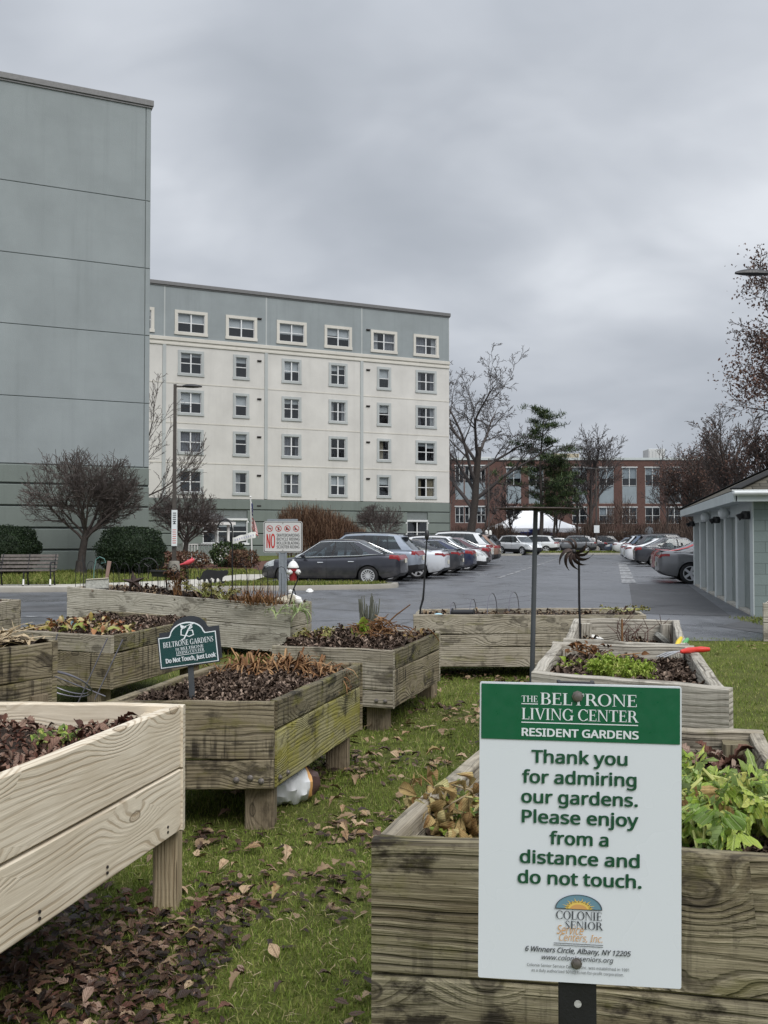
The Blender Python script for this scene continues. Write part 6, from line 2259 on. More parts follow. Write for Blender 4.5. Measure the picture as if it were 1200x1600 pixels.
def _r(x0, y0, x1, y1): return [[(x0, y0), (x1, y0), (x1, y1), (x0, y1)]]
def _p(*q): return [list(q)]
S_, TH, TN = .035, .135, .055
def _stem(x, y0=0, y1=1, w=TH, s=.07): return _r(x, y0, x + w, y1) + _r(x - s, y0, x + w + s, y0 + S_) + _r(x - s, y1 - S_, x + w + s, y1)
SERIF = {
    'I': (.36, _stem(.1)),
    'B': (.66, _stem(.1) + _r(.2, 1 - TN, .38, 1) + _r(.2, .49, .40, .49 + TN) + _r(.2, 0, .40, TN) + _arc(.36, .76, .22, .24, TH * .9, TN, -90, 90) + _arc(.38, .27, .25, .27, TH, TN, -90, 90)),
    'E': (.62, _stem(.1) + _r(.2, 1 - TN, .55, 1) + _r(.2, .49, .45, .49 + TN) + _r(.2, 0, .57, TN) + _r(.52, .78, .55, 1) + _r(.54, 0, .575, .24) + _r(.43, .40, .46, .64)),
    'L': (.60, _stem(.1) + _r(.2, 0, .56, TN) + _r(.53, 0, .565, .26)),
    'T': (.68, _stem(.27) + _r(.03, 1 - TN, .65, 1) + _r(.03, .76, .06, 1) + _r(.62, .76, .65, 1)),
    'R': (.72, _stem(.1) + _r(.2, 1 - TN, .38, 1) + _r(.2, .46, .40, .46 + TN) + _arc(.36, .73, .24, .27, TH, TN, -90, 90) + _p((.36, .48), (.50, .48), (.76, 0), (.60, 0)) + _r(.56, 0, .80, S_)),
    'O': (.84, _arc(.42, .5, .38, .52, TH, TN, 0, 360, 32)),
    'N': (.82, _r(.1, 0, .1 + TN, 1) + _r(.66, 0, .66 + TN, 1) + _p((.08, 1), (.24, 1), (.715, 0), (.66, 0)) + _r(.02, 0, .24, S_) + _r(.02, 1 - S_, .2, 1) + _r(.58, 1 - S_, .80, 1)),
    'V': (.76, _p((.04, 1), (.20, 1), (.42, .0), (.36, 0)) + _p((.64, 1), (.70, 1), (.42, 0), (.37, .06)) + _r(-.02, 1 - S_, .27, 1) + _r(.56, 1 - S_, .78, 1)),
    'G': (.82, _arc(.42, .5, .38, .52, TH, TN, 40, 330, 26) + _r(.62, .02, .75, .42) + _r(.55, .40, .82, .44) + _r(.69, .68, .73, .95)),
    'C': (.76, _arc(.42, .5, .38, .52, TH, TN, 42, 318, 26) + _r(.68, .66, .72, .96) + _r(.69, .06, .72, .25)),
    'H': (.84, _stem(.1) + _stem(.60) + _r(.2, .49, .64, .49 + TN)),
    'S': (.58, _arc(.29, .74, .22, .28, TN * 1.4, TN, 30, 180, 12) + _p((.07, .74), (.16, .80), (.52, .30), (.42, .20)) + _arc(.28, .26, .235, .28, TN * 1.4, TN, -180, 30, 14)[3:] + _r(.45, .74, .48, .98) + _r(.04, .02, .07, .28)),
    'D': (.80, _stem(.1) + _r(.2, 1 - TN, .36, 1) + _r(.2, 0, .36, TN) + _arc(.36, .5, .38, .5, TH, TN, -90, 90, 18)),
    'A': (.78, _p((.36, 1), (.42, 1), (.74, 0), (.58, 0)) + _p((.36, 1), (.40, .92), (.12, 0), (.06, 0)) + _r(.18, .32, .58, .32 + TN) + _r(-.02, 0, .2, S_) + _r(.5, 0, .80, S_)),
    ' ': (.28, []),
}


def put_serif(mb, body, P, x0, x1, base, cap, mi=0):
    adv = sum(SERIF[c][0] for c in body)
    k_ = (x1 - x0) / adv
    x = x0
    for c in body:
        w, polys = SERIF[c]
        for i, q in enumerate(polys):
            ar = sum(q[a][0] * q[(a + 1) % len(q)][1] - q[(a + 1) % len(q)][0] * q[a][1] for a in range(len(q)))
            if ar < 0: q = q[::-1]
            mb.add([P(x + a * k_, base + b * cap, i * .000015) for a, b in q], [tuple(range(len(q)))], mi)
        x += w * k_


# ================================================================== RESIDENT GARDENS SIGN
def big_sign():
    tlc, trc = at(750, 1065, 1.484), at(1065, 1073, 1.452)
    blc = at(747, 1527, 1.484)
    ux = (trc - tlc); Wd = ux.length; ux.normalize()
    uy = (tlc - blc); Hd = uy.length; uy.normalize()
    nz = ux.cross(uy).normalized()
    W0, H0 = 315.0, 468.0      # drawing units
    o = blc
    def P(x, y, e=0.0):
        return o + ux * (x / W0 * Wd) + uy * ((H0 - y) / H0 * Hd) + nz * (.0012 + e)
    base = o + ux * Wd / 2; base.z = 0
    t = thing('garden_sign', 'white and green sign on a black steel bar thanking visitors for admiring the gardens', 'sign', (base.x, base.y, 0))
    mb = MB()
    r = .003
    poly = []
    for cx, cy, a0 in ((Wd - r, r, -90), (Wd - r, Hd - r, 0), (r, Hd - r, 90), (r, r, 180)):
        for a in (0, 30, 60, 90):
            poly.append((cx + r * math.cos(R(a0 + a)), cy + r * math.sin(R(a0 + a))))
    mb.prism(poly, o, ux, uy, .004)
    mb.build('panel', WHITE_SIGN, t)
    # drawing coordinates: x from the left edge, y down from the top, in units of 1/315 of the width
    Q = lambda x, y, e=0.0: P(x, y, e)
    def Pt(x, y, e=0.0): return P(x, H0 - 0 - y if False else y, e)
    # text helpers work with y up
    def U(x, yup, e=0.0): return P(x, -yup, e)
    mb = MB()
    mb.add([Q(2.5, 90), Q(312.5, 90), Q(312.5, 2.5), Q(2.5, 2.5)], [(0, 1, 2, 3)])
    mb.build('header_band', GREEN_SIGN, t)
    UW = lambda x, yu, e=0.0: P(x, -yu, e + .0006)
    w = MB()
    put_serif(w, 'THE', UW, 66, 92, -30, 10)
    w.add([UW(66, -33.6), UW(92, -33.6), UW(92, -32.2), UW(66, -32.2)], [(0, 1, 2, 3)])
    put_serif(w, 'BELTRONE', UW, 95, 247, -33.4, 18.7)
    put_serif(w, 'LIVING CENTER', UW, 66, 247, -57.5, 18)
    w.add([UW(66, -63), UW(248, -63), UW(248, -61.4), UW(66, -61.4)], [(0, 1, 2, 3)])
    put_text(w, 'RESIDENT GARDENS', UW, 66.5, 249, -83.6, 12.0, .06)
    w.build('header_lettering', INK_WHITE, t)
    g = MB()
    for s, x0, x1, y in (('Thank you', 82, 232, 125.2), ('for admiring', 67.5, 246, 157.3), ('our gardens.', 66.5, 248, 188.7), ('Please enjoy', 67.5, 249, 219.9), ('from a', 111, 203, 252.5), ('distance and', 64.5, 251, 283.5), ('do not touch.', 61.5, 254, 315.3)):
        put_text(g, s, UW, x0, x1, -y, 19.3, .048)
    g.build('message_lettering', INK_GREEN, t)
    # sunrise emblem
    cx, cy = 157, 352
    e = MB()
    arc = lambda r0, r1, a0, a1, n=20, sy=.62: [(r0 * math.cos(R(a0 + (a1 - a0) * i / n)), r0 * sy * math.sin(R(a0 + (a1 - a0) * i / n))) for i in range(n + 1)]
    half = arc(35.5, 0, 0, 180)
    e.add([UW(cx + a, -cy + b) for a, b in half], [tuple(range(len(half)))])
    e.build('emblem_sky', INK_BLUE, t)
    e = MB()
    for i in range(13):
        a0, a1 = 180 * (i + .12) / 13, 180 * (i + .88) / 13
        am = (a0 + a1) / 2
        pt = lambda r_, a: UW(cx + r_ * math.cos(R(a)), -cy + r_ * .62 * math.sin(R(a)), .0003)
        e.add([pt(16, a0), pt(28 if i % 2 else 24, am), pt(16, a1)], [(0, 1, 2)])
    e.add([pt(20, a) for a in range(0, 181, 12)], [tuple(range(16))])
    e.build('emblem_rays', INK_YELLOW, t)
    e = MB()
    pt2 = lambda r_, a: UW(cx + r_ * math.cos(R(a)), -cy + r_ * .55 * math.sin(R(a)), .0009)
    e.add([pt2(13, a) for a in range(0, 181, 12)], [tuple(range(16))])
    e.build('emblem_sun', INK_ORANGE, t)
    e = MB()
    ou, inn = arc(36.5, 0, 0, 180), arc(35.2, 0, 0, 180)
    for i in range(20):
        e.add([UW(cx + a, -cy + b, .0008) for a, b in (ou[i], ou[i + 1], inn[i + 1], inn[i])], [(0, 1, 2, 3)])
    e.add([UW(cx - 36.5, -cy - 1), UW(cx + 36.5, -cy - 1), UW(cx + 36.5, -cy + .3), UW(cx - 36.5, -cy + .3)], [(0, 1, 2, 3)])
    for i in range(9):
        a0 = 180 * (i + 1) / 10
        q = lambda r_, a: UW(cx + r_ * math.cos(R(a)), -cy + r_ * .62 * math.sin(R(a)), .0011)
        e.add([q(18, a0 - 2), q(18, a0 + 2), q(22.5, a0)], [(0, 1, 2)])
    put_serif(e, 'COLONIE', UW, 121.5, 193.5, -369, 13)
    put_serif(e, 'SENIOR', UW, 135.5, 194, -383.5, 12.2)
    for y in (406.5, 409.5):
        e.add([UW(118.5, -y - .7), UW(195, -y - .7), UW(195, -y + .2), UW(118.5, -y + .2)], [(0, 1, 2, 3)])
    put_text(e, '6 Winners Circle, Albany, NY 12205', UW, 74, 238, -421.5, 7.8, 0.03, .25)
    put_text(e, 'www.colonieseniors.org', UW, 100, 211, -433, 7.2, 0.008, .25)
    put_text(e, 'Colonie Senior Service Centers, Inc. was established in 1981', UW, 77, 235, -445, 4.6, 0)
    put_text(e, 'as a duly authorized 501(c)(3) not-for-profit corporation.', UW, 84, 227, -453, 4.6, 0)
    e.build('small_lettering', INK_GREY, t)
    e = MB()
    put_text(e, 'Service', UW, 123, 165, -392, 13.5, 0, .3)
    put_text(e, 'Centers, Inc.', UW, 127, 194, -402.5, 11, 0, .3)
    e.build('script_lettering', INK_ORANGE, t)
    # bar and bolts
    cxw = P(156, 0)
    top_ = P(156, -3); 
    mb = MB()
    bx = o + ux * (Wd * .497) - nz * .006
    mb.box(Vector((bx.x, bx.y, (top_.z) / 2 - .06)) - nz * .002, (.056, .006, top_.z + .12), Matrix((ux, -nz, BZ)).transposed(), 0, .001)
    for s in (-1, 1):
        mb.box(Vector((bx.x, bx.y, (top_.z) / 2 - .06)) - nz * .011 + ux * s * .0255, (.005, .012, top_.z + .12), Matrix((ux, -nz, BZ)).transposed())
    pb = mb.build('post', STEEL_BLACK, t)
    q = nz.to_track_quat('Z', 'Y').to_matrix()
    for y in (19, 437):
        mb = MB()
        mb.lathe([(.0085, .0), (.0085, .0018), (.006, .0022), (.006, .0055), (.003, .0062)], P(154, y), 8, 0, q)
        mb.build('bolt', BOLT, t, smooth=True)
    mb = MB()
    hz = at(906, 1574, 1.462)
    c = Vector((bx.x, bx.y, hz.z)) + nz * .0016
    mb.lathe([(.0056, 0), (.0056, .0004)], c, 14, 0, q)
    mb.build('post_hole', W_FRONT if False else concrete_mat('hole_seen_through', (.42, .42, .40)), pb)
big_sign()


# ================================================================== LITTLE GREEN PLAQUE
def plaque():
    D = 5.15
    c = at(295, 1015, D)
    s = D / FPX           # metres per photo pixel there
    rz = Matrix.Rotation(R(7.5), 3, Vector((0, -1, 0)))
    rz = Matrix.Rotation(R(-7.5), 3, 'Y')
    ux, uy = rz @ Vector((1, 0.08, 0)).normalized(), rz @ Vector((0, .12, 1)).normalized()
    nz = ux.cross(uy).normalized()
    if nz.y > 0: nz = -nz
    t = thing('garden_plaque', 'small arched dark green plaque on a stake asking visitors to just look', 'plaque', (c.x, c.y, .6))
    def outline(w, h, hw, hh, g=0.0):
        pts = [(-w + g, -h + g), (w - g, -h + g), (w - g, h - g), (hw - g + 2, h - g)]
        for i in range(13):
            a = R(8 + 164 * i / 12)
            pts.append(((hw - g) * math.cos(a), h + (hh - g) * math.sin(a) - g * .5))
        pts += [(-hw + g - 2, h - g), (-w + g, h - g)]
        return pts
    def poly(g, dx=0, dy=0, k_=1.0): return [((a + dx) * s * k_, (b + dy) * s * k_) for a, b in outline(45, 24, 27, 20, g)]
    mb = MB(); mb.prism(poly(-1.5, 3, 6), c - nz * .0 + nz * -.012, ux, uy, .016); mb.build('backing', PLAQUE_EDGE, t)
    mb = MB(); mb.prism(poly(-1.2), c + nz * .010, ux, uy, .02); mb.build('rim', PLAQUE_EDGE, t)
    mb = MB(); mb.prism(poly(.6), c + nz * .0125, ux, uy, .002); mb.build('border_line', INK_WHITE, t)
    mb = MB(); mb.prism(poly(2.0), c + nz * .0145, ux, uy, .0019); mb.build('face', DEEP_GREEN, t)
    P = lambda x, y, e=0.0: c + nz * (.0162 + e * 20) + ux * x * s + uy * y * s
    w = MB()
    put_serif(w, 'BELTRONE GARDENS', P, -38, 40, 7.5, 8.2)
    put_serif(w, 'BELTRONE', P, -12, 24, .5, 4.6)
    put_serif(w, 'THE', P, -20, -13.5, .5, 4.0)
    put_serif(w, 'LIVING CENTER', P, -19, 24, -5.2, 4.6)
    w.add([P(-19, -7.2), P(24, -7.2), P(24, -6.5), P(-19, -6.5)], [(0, 1, 2, 3)])
    put_text(w, 'Do Not Touch, Just Look', P, -36, 41, -16.5, 6.6, .05)
    # vine initial: a script B with a leaf
    def stroke(pts, wd):
        pts = [Vector((*q, 0)) for q in pts]
        vs = []
        for i, q in enumerate(pts):
            tt = (pts[min(i + 1, len(pts) - 1)] - pts[max(i - 1, 0)]).normalized()
            n_ = Vector((-tt.y, tt.x, 0)) * wd * (.5 + .5 * math.sin(math.pi * i / (len(pts) - 1)))
            vs += [P(q.x - n_.x, q.y - n_.y), P(q.x + n_.x, q.y + n_.y)]
        w.add(vs, [(2 * i, 2 * i + 1, 2 * i + 3, 2 * i + 2)[::-1] for i in range(len(pts) - 1)])
    stroke([(-10, 16), (-5, 17.5), (-1, 24), (3, 31), (8, 38), (14, 40)], 1.1)
    stroke([(2, 37), (8, 39), (9, 34), (2, 30), (9, 29), (10, 22), (3, 20), (-1, 22)], 1.0)
    stroke([(-2, 36), (-8, 32), (-9, 24), (-3, 22)], 1.0)
    w.add([P(-9, 40), P(-8, 34), P(-4, 33), P(0, 35), P(1, 38), P(-2, 36.5), P(-5, 38)], [(0, 1, 2, 3, 4, 5, 6)])
    w.build('lettering', INK_WHITE, t)
    mb = MB()
    b = at(302, 1100, D)
    mb.bar(c - uy * .08 - nz * .012, Vector((b.x, b.y + .0, .52)), .030, .012, (0, -1, .01), ch=.002)
    mb.build('stake', POLE_GREY, t)
plaque()


# ================================================================== NO SKATEBOARDING SIGN
def no_sign():
    D = 15.2
    s = D / FPX
    c = at(442, 839, D)
    t = thing('rules_sign', 'square grey road sign forbidding skateboards, bicycles, roller blades and scooters', 'sign', (c.x, c.y, 0))
    P0 = lambda x, y, e=0.0: c + Vector((x * s, -.0 - e, y * s))
    def rr(w, h, r):
        out = []
        for cx, cy, a0 in ((w - r, -h + r, -90), (w - r, h - r, 0), (-w + r, h - r, 90), (-w + r, -h + r, 180)):
            for a in (0, 30, 60, 90): out.append((cx + r * math.cos(R(a0 + a)), cy + r * math.sin(R(a0 + a))))
        return out
    X, Z = Vector((1, 0, 0)), Vector((0, 0, 1))
    for nm, w, h, r, e, m in (('panel', 30.5, 24.5, 3.5, 0, SIGN_GREY), ('border_line', 29.6, 23.6, 3, .003, INK_BLACK), ('face', 28.6, 22.6, 2.4, .005, SIGN_GREY)):
        mb = MB(); mb.prism([(a * s, b * s) for a, b in rr(w, h, r)], c - Vector((0, e, 0)), X, Z, .003); mb.build(nm, m, t)
    P = lambda x, y, e=0.0: P0(x, y, .0062 + e)
    w = MB()
    put_text(w, 'NO', P, -25.5, -12, -17, 21.5, .02)
    w.build('red_lettering', INK_RED, t)
    w = MB()
    for i, q in enumerate(('SKATEBOARDING', 'BICYCLE RIDING', 'ROLLER BLADING', 'SCOOTER RIDING')):
        put_text(w, q, P, -9.5, 26, .6 - 6.1 * i, 4.4, .02)
    for i, x in enumerate((-20.5, -6.8, 6.9, 20.6)):
        # little black figures inside the rings
        if i == 0: w.add([P(x - 3, 12), P(x + 3, 13.4), P(x + 3, 14.4), P(x - 3, 13)], [(0, 1, 2, 3)])
        if i == 1: w.add([P(x - 1.5, 10.5), P(x + .5, 10.5), P(x + 1.5, 15.5), P(x - .5, 15)], [(0, 1, 2, 3)])
        if i == 2: w.add([P(x - 2.6, 11), P(x + 2.6, 11), P(x + 2.6, 13), P(x + .6, 13.4), P(x + .4, 15.6), P(x - 2, 15.6)], [(0, 1, 2, 3, 4, 5)])
        if i == 3: w.add([P(x - 2.5, 11), P(x + 2.5, 11), P(x + 2.3, 12), P(x - .6, 12), P(x - 1.2, 16), P(x - 2, 16)], [(0, 1, 2, 3, 4, 5)])
    w.build('black_lettering', INK_BLACK, t)
    w = MB()
    for x in (-20.5, -6.8, 6.9, 20.6):
        n = 24
        for i in range(n):
            a, b = 2 * math.pi * i / n, 2 * math.pi * (i + 1) / n
            w.add([P(x + r * math.cos(q), 13.2 + r * math.sin(q), .0006) for r, q in ((4.9, a), (4.9, b), (4.0, b), (4.0, a))], [(0, 1, 2, 3)])
        k_ = .7071
        w.add([P(x + 4 * k_ + .35, 13.2 - 4 * k_ + .35, .0009), P(x - 4 * k_ + .35, 13.2 + 4 * k_ + .35, .0009), P(x - 4 * k_ - .35, 13.2 + 4 * k_ - .35, .0009), P(x + 4 * k_ - .35, 13.2 - 4 * k_ - .35, .0009)], [(0, 1, 2, 3)])
    w.build('prohibition_ring', INK_RED, t)
    mb = MB()
    # second plate behind and the U channel post
    mb.box(c + Vector((-1 * s, .03, 2 * s)), (48 * s, .004, 52 * s), None, 0, .001)
    mb.build('back_plate', GALV, t)
    mb = MB()
    z1 = c.z + 20 * s
    mb.box((c.x, c.y + .018, z1 / 2 - .1), (.075, .006, z1 + .2))
    for sg in (-1, 1):
        mb.box((c.x + sg * .04, c.y + .012, z1 / 2 - .1), (.006, .03, z1 + .2))
        mb.box((c.x + sg * .052, c.y + .0, z1 / 2 - .1), (.022, .005, z1 + .2))
    mb.build('post', GALV, t)
    for y in (21.5, -20.5):
        mb = MB(); mb.lathe([(.008, 0), (.008, .004), (.003, .006)], P(0, y), 8, 0, Matrix.Rotation(math.pi / 2, 3, 'X')); mb.build('bolt', BOLT, t)
no_sign()


# ================================================================== HYDRANT
def hydrant():
    D = 29.2
    b = at(458, 911, D); b.z = .12
    t = thing('fire_hydrant', 'red fire hydrant with white bonnet and nozzle caps on the grass island', 'hydrant', b)
    k_ = 1.0
    mb = MB()
    mb.lathe([(.16, 0), (.16, .04), (.115, .05), (.115, .34), (.12, .36), (.155, .37), (.155, .42), (.13, .43), (.13, .46)], b, 18)
    mb.build('barrel', RED_PAINT, t, smooth=True)
    mb = MB()
    mb.lathe([(.17, .46), (.175, .49), (.155, .53), (.12, .60), (.07, .655), (.035, .67), (.035, .71), (.01, .715)], b, 18)
    mb.build('bonnet', WHITE_PAINT, t, smooth=True)
    for d_, r, l in ((Vector((.85, -.5, 0)), .062, .24), (Vector((-.55, -.83, 0)), .06, .19), (Vector((-.85, .5, 0)), .062, .22)):
        d_.normalize()
        q = d_.to_track_quat('Z', 'Y').to_matrix()
        mb = MB()
        mb.lathe([(r * .8, .08), (r * .8, l - .08), (r * 1.25, l - .08), (r * 1.25, l - .02), (r * .5, l), (r * .4, l + .035), (.01, l + .036)], b + BZ * .34, 14, 0, q)
        mb.build('nozzle_cap', WHITE_PAINT, t, smooth=True)
hydrant()


# ================================================================== BENCH
def bench():
    c = onz(40, 915, .126)
    t = thing('park_bench', 'wooden slat bench with black iron legs on the pavement by the blank wall', 'bench', c, .10)
    Rz = Matrix.Rotation(.10, 3, 'Z')
    P = lambda x, y, z: c + Rz @ Vector((x, y, z))
    Ln = 1.62
    mb = MB()
    for y in (-.20, -.09, .02, .13, .22):
        mb.box(P(0, y, .43 + .02 * abs(y)), (Ln, .085, .035), Rz, 0, .008)
    mb.build('seat', BENCH_SLAT, t)
    mb = MB()
    for i, z in enumerate((.53, .64, .75, .845)):
        mb.box(P(0, .265 + .055 * i, z), (Ln, .03, .082), Rz @ Matrix.Rotation(-.3, 3, 'X'), 0, .008)
    mb.build('backrest', BENCH_SLAT, t)
    for i, x in enumerate((-.74, 0, .74)):
        mb = MB()
        mb.tube([P(x, -.24, 0), P(x, -.20, .2), P(x, -.22, .41)], [.026, .02, .024], 6)
        mb.tube([P(x, .30, 0), P(x, .22, .22), P(x, .22, .43), P(x, .44, .90)], [.026, .022, .022, .016], 6)
        mb.tube([P(x, -.22, .405), P(x, .22, .405)], .022, 6)
        mb.tube([P(x, -.22, .06), P(x, -.27, 0)], .024, 6); mb.tube([P(x, .28, .06), P(x, .34, 0)], .024, 6)
        lg = mb.build('leg_frame', IRON, t, smooth=True)
        if x:
            mb = MB()
            mb.tube([P(x, -.24, .42), P(x, -.25, .60), P(x, -.16, .665), P(x, .32, .66)], [.02, .02, .022, .018], 6)
            mb.build('armrest', IRON, t, smooth=True)
        mb = MB()
        mb.tube([P(x, -.245, -.002), P(x, -.228, .19)], [.029, .025], 6)
        mb.build('worn_foot', WHITE_PAINT, lg, smooth=True)
bench()


# ================================================================== LAMP POSTS
def lamp_post(label, base, h, arm, armlen, r=.09, sign=False, group='tall lamp posts around the parking lot', twin=False, fat=1.0):
    b = Vector(base)
    t = thing('lamp_post', label, 'lamp post', b, group=group)
    mb = MB()
    mb.lathe([(r * 2.2, 0), (r * 2.2, .35), (r * 1.9, .5), (r * 1.05, .51)], b, 14)
    mb.build('footing', KERB, t, smooth=True)
    mb = MB()
    mb.tube([b + BZ * .4, b + BZ * h], [r, r * .72], 4 if not twin else 8)
    mb.build('pole', LAMP_POLE, t)
    a = Vector(arm).normalized()
    for s in ((1, -1) if twin else (1,)):
        mb = MB()
        p = b + BZ * (h - .08)
        mb.tube([p, p + a * s * armlen * .35], .035, 6)
        mb.build('arm', LAMP_POLE, t)
        mb = MB()
        q0 = p + a * s * armlen * .3
        side = Vector((-a.y, a.x, 0))
        n = 9
        rows = []
        for i in range(n):
            x = i / (n - 1)
            wd = .17 * math.sin(math.pi * (.12 + .80 * x)) ** .6
            hh = fat * .10 * math.sin(math.pi * (.10 + .83 * x)) ** .7
            rows.append([q0 + a * s * x * armlen * .75 + side * wd * math.cos(f) + BZ * (hh * math.sin(f) * (1 if math.sin(f) > 0 else .45)) for f in np.linspace(0, 2 * math.pi, 13)])
        mb.sheet(rows)
        mb.add(rows[0][:-1], [tuple(range(12))]); mb.add(rows[-1][:-1], [tuple(range(12))])
        mb.build('lamp_head', BLACK_PL, t, smooth=True)
    return t, b


lb = at(272, 884, 36.0); lb.z = .12
lp_, _ = lamp_post('brown lamp post with a narrow vertical notice strapped to it, near the round trees', lb, 7.15, (1, .1, 0), .95, .10)
mb = MB()
sc_ = 36.0 / FPX
c = at(272.5, 825, 35.83)
mb.box((c.x, c.y, c.z), (9 * sc_, .01, 56 * sc_), None, 0, .002)
nt = mb.build('notice_panel', INK_WHITE, lp_)
mb = MB()
PP = lambda x, y, e=0.0: Vector((c.x + x * sc_, c.y - .007 - e, c.z + y * sc_))
for i in range(5):
    mb.add([PP(-2.6, 24 - i * 3.2), PP(2.6, 24 - i * 3.2), PP(2.6, 22.3 - i * 3.2), PP(-2.6, 22.3 - i * 3.2)], [(0, 1, 2, 3)])
mb.add([PP(-2.8, 6), PP(2.8, 6), PP(0, 10)], [(0, 1, 2)])
mb.build('notice_print', INK_GREY, nt)
mb = MB()
for i in range(7):
    mb.add([PP(-2.8, -2 - i * 3.4), PP(2.8, -2 - i * 3.4), PP(2.8, -3.6 - i * 3.4), PP(-2.8, -3.6 - i * 3.4)], [(0, 1, 2, 3)])
mb.build('notice_red_print', pm('faded_red_print', (.55, .25, .24), .5), nt)
lamp_post('lamp post off the right edge, only its long dark head reaching into view', (15.75, 37.7, 0), 12.0, (-1, -.05, 0), 1.8, .11, fat=1.9)
b = at(764, 846, 98); lamp_post('thin lamp post at the end of the bronze crossover row', (b.x, b.y, 0), 9.6, (1, 0, 0), .9, .09)
b = at(932, 846, 96.5); lp3, _ = lamp_post('twin headed lamp post on the grass island with a white plate on its pole', (b.x, b.y, .13), 8.4, (1, 0, 0), .9, .10, twin=True)
mb = MB(); mb.box((b.x, b.y - .14, 2.35), (.55, .02, .75), None, 0, .01); mb.build('pole_plate', INK_WHITE, lp3)
b = at(1128, 846, 92); lamp_post('thin lamp post among the bare trees behind the garage', (b.x, b.y, 0), 9.2, (-1, 0, 0), .9, .09)

# far round signs and white bollards
for px, D, lab in ((748, 92, 'grey backed round sign left of the far lamp post'), (1014, 84, 'grey backed octagonal sign standing over the right row of cars')):
    b = at(px, 846, D); b.z = 0
    t = thing('road_sign', lab, 'sign', b)
    mb = MB(); mb.tube([b, b + BZ * 2.3], .03, 6); mb.build('post', GALV, t)
    mb = MB(); mb.lathe([(.42 if px > 900 else .34, 0), (.42 if px > 900 else .34, .02)], b + BZ * 2.05 + Vector((0, -.04, 0)), 8, 0, Matrix.Rotation(math.pi / 2, 3, 'X')); mb.build('panel', GALV, t)
for px in (760, 766):
    b = at(px, 846, 88); b.z = 0
    mb = MB()
    mb.lathe([(.14, 0), (.14, 2.0), (.11, 2.12), (.04, 2.18)], b, 12)
    tag(mb.build('bollard', WHITE_PAINT, None, smooth=True), 'left white bollard post at the far verge' if px == 760 else 'right white bollard post at the far verge', 'bollard', 'white posts at the far verge')


# ================================================================== FLAG, HOOK, BANNER
def flag():
    D = 44.0
    b = at(394, 874, D); b.z = .12
    tp = at(391.5, 778, D)
    t = thing('flag_pole', 'white pole with a limp striped American flag before the apartment block', 'flag', b)
    mb = MB(); mb.tube([b, tp], [.035, .025], 8); mb.lathe([(.0, 0), (.05, .03), (.05, .06), (0, .1)], tp, 8); mb.build('pole', WHITE_PAINT, t, smooth=True)
    s = D / FPX
    mb = MB()
    n, m = 26, 13
    rows = []
    for j in range(m + 1):
        row_ = []
        for i in range(n + 1):
            u, v = i / n, j / m
            # hoist down the pole; the fly end droops in folds
            x = .03 + .34 * u ** .75 * (.45 + .55 * v) + .04 * math.sin(u * 7 + v * 2)
            z = -.15 - v * 1.2 - u * (.95 * (1 - .45 * v))
            y = -.05 + .07 * math.sin(u * 13 + v * 3)
            row_.append(Vector((tp.x + x, tp.y + y, tp.z + z)))
        rows.append(row_)
    vs = [p for r_ in rows for p in r_]
    fs, ms = [], []
    for j in range(m):
        for i in range(n):
            fs.append((j * (n + 1) + i, j * (n + 1) + i + 1, (j + 1) * (n + 1) + i + 1, (j + 1) * (n + 1) + i))
            star = (i * 3 + j * 5) % 7 == 0
            ms.append((1 if star else 2) if (j < 7 and i < n * .4) else (0 if j % 2 == 0 else 1))
    mb.add(vs, fs, ms)
    mb.build('flag_cloth', [INK_RED, WHITE_PAINT, pm('flag_blue', (.02, .03, .12), .7)], t, smooth=True)
flag()


def hook():
    D = 12.35
    s = D / FPX
    pts = [at(363, 938, D)] + [at(363.0, y, D) for y in (900, 860, 826)] + [at(x, y, D) for x, y in ((361, 818), (356, 812.5), (350, 812), (344, 815), (341, 821), (340, 825))]
    t = thing('shepherd_hook', 'tall black shepherd hook standing in the long pale bed', 'garden hook', pts[0])
    mb = MB(); mb.tube(pts, .010, 6); mb.build('rod', IRON, t, smooth=True)
    # faded banner tied at its top edge
    mb = MB()
    n = 12
    rows = []
    for j in range(4):
        rows.append([at(363.5 + 36 * i / n, 840 - 10 * i / n + j * 3.2 + .6 * math.sin(i * 1.2), D - .02 - .02 * math.sin(i * .9)) for i in range(n + 1)])
    mb.sheet(rows)
    for j in range(4):
        rows[j] = [p + Vector((0, .006, 0)) for p in rows[j]]
    mb.sheet(rows)
    o = mb.build('pennant', WHITE_PAINT, None, smooth=True)
    tag(o, 'white strip banner with pale scribbles blowing from the black shepherd hook', 'banner')
    mb = MB()
    for i in range(9):
        x = 366.5 + i * 3.5
        y = 843.5 - 10 * (x - 363.5) / 36
        q = [at(x, y, D - .055), at(x + 1.9, y - .3, D - .055), at(x + 1.6, y + 3.2, D - .055), at(x + .4, y + 2.6, D - .055)]
        mb.add(q, [(0, 1, 2, 3)])
    mb.build('banner_print', pm('lilac_print', (.36, .36, .50), .6), o)
hook()


# ================================================================== ON THE LONG PALE BED
def b11pt(px, py, D=None): return at(px, py, D if D else 12.9 - (px - 105) / 347 * .9 + .12)

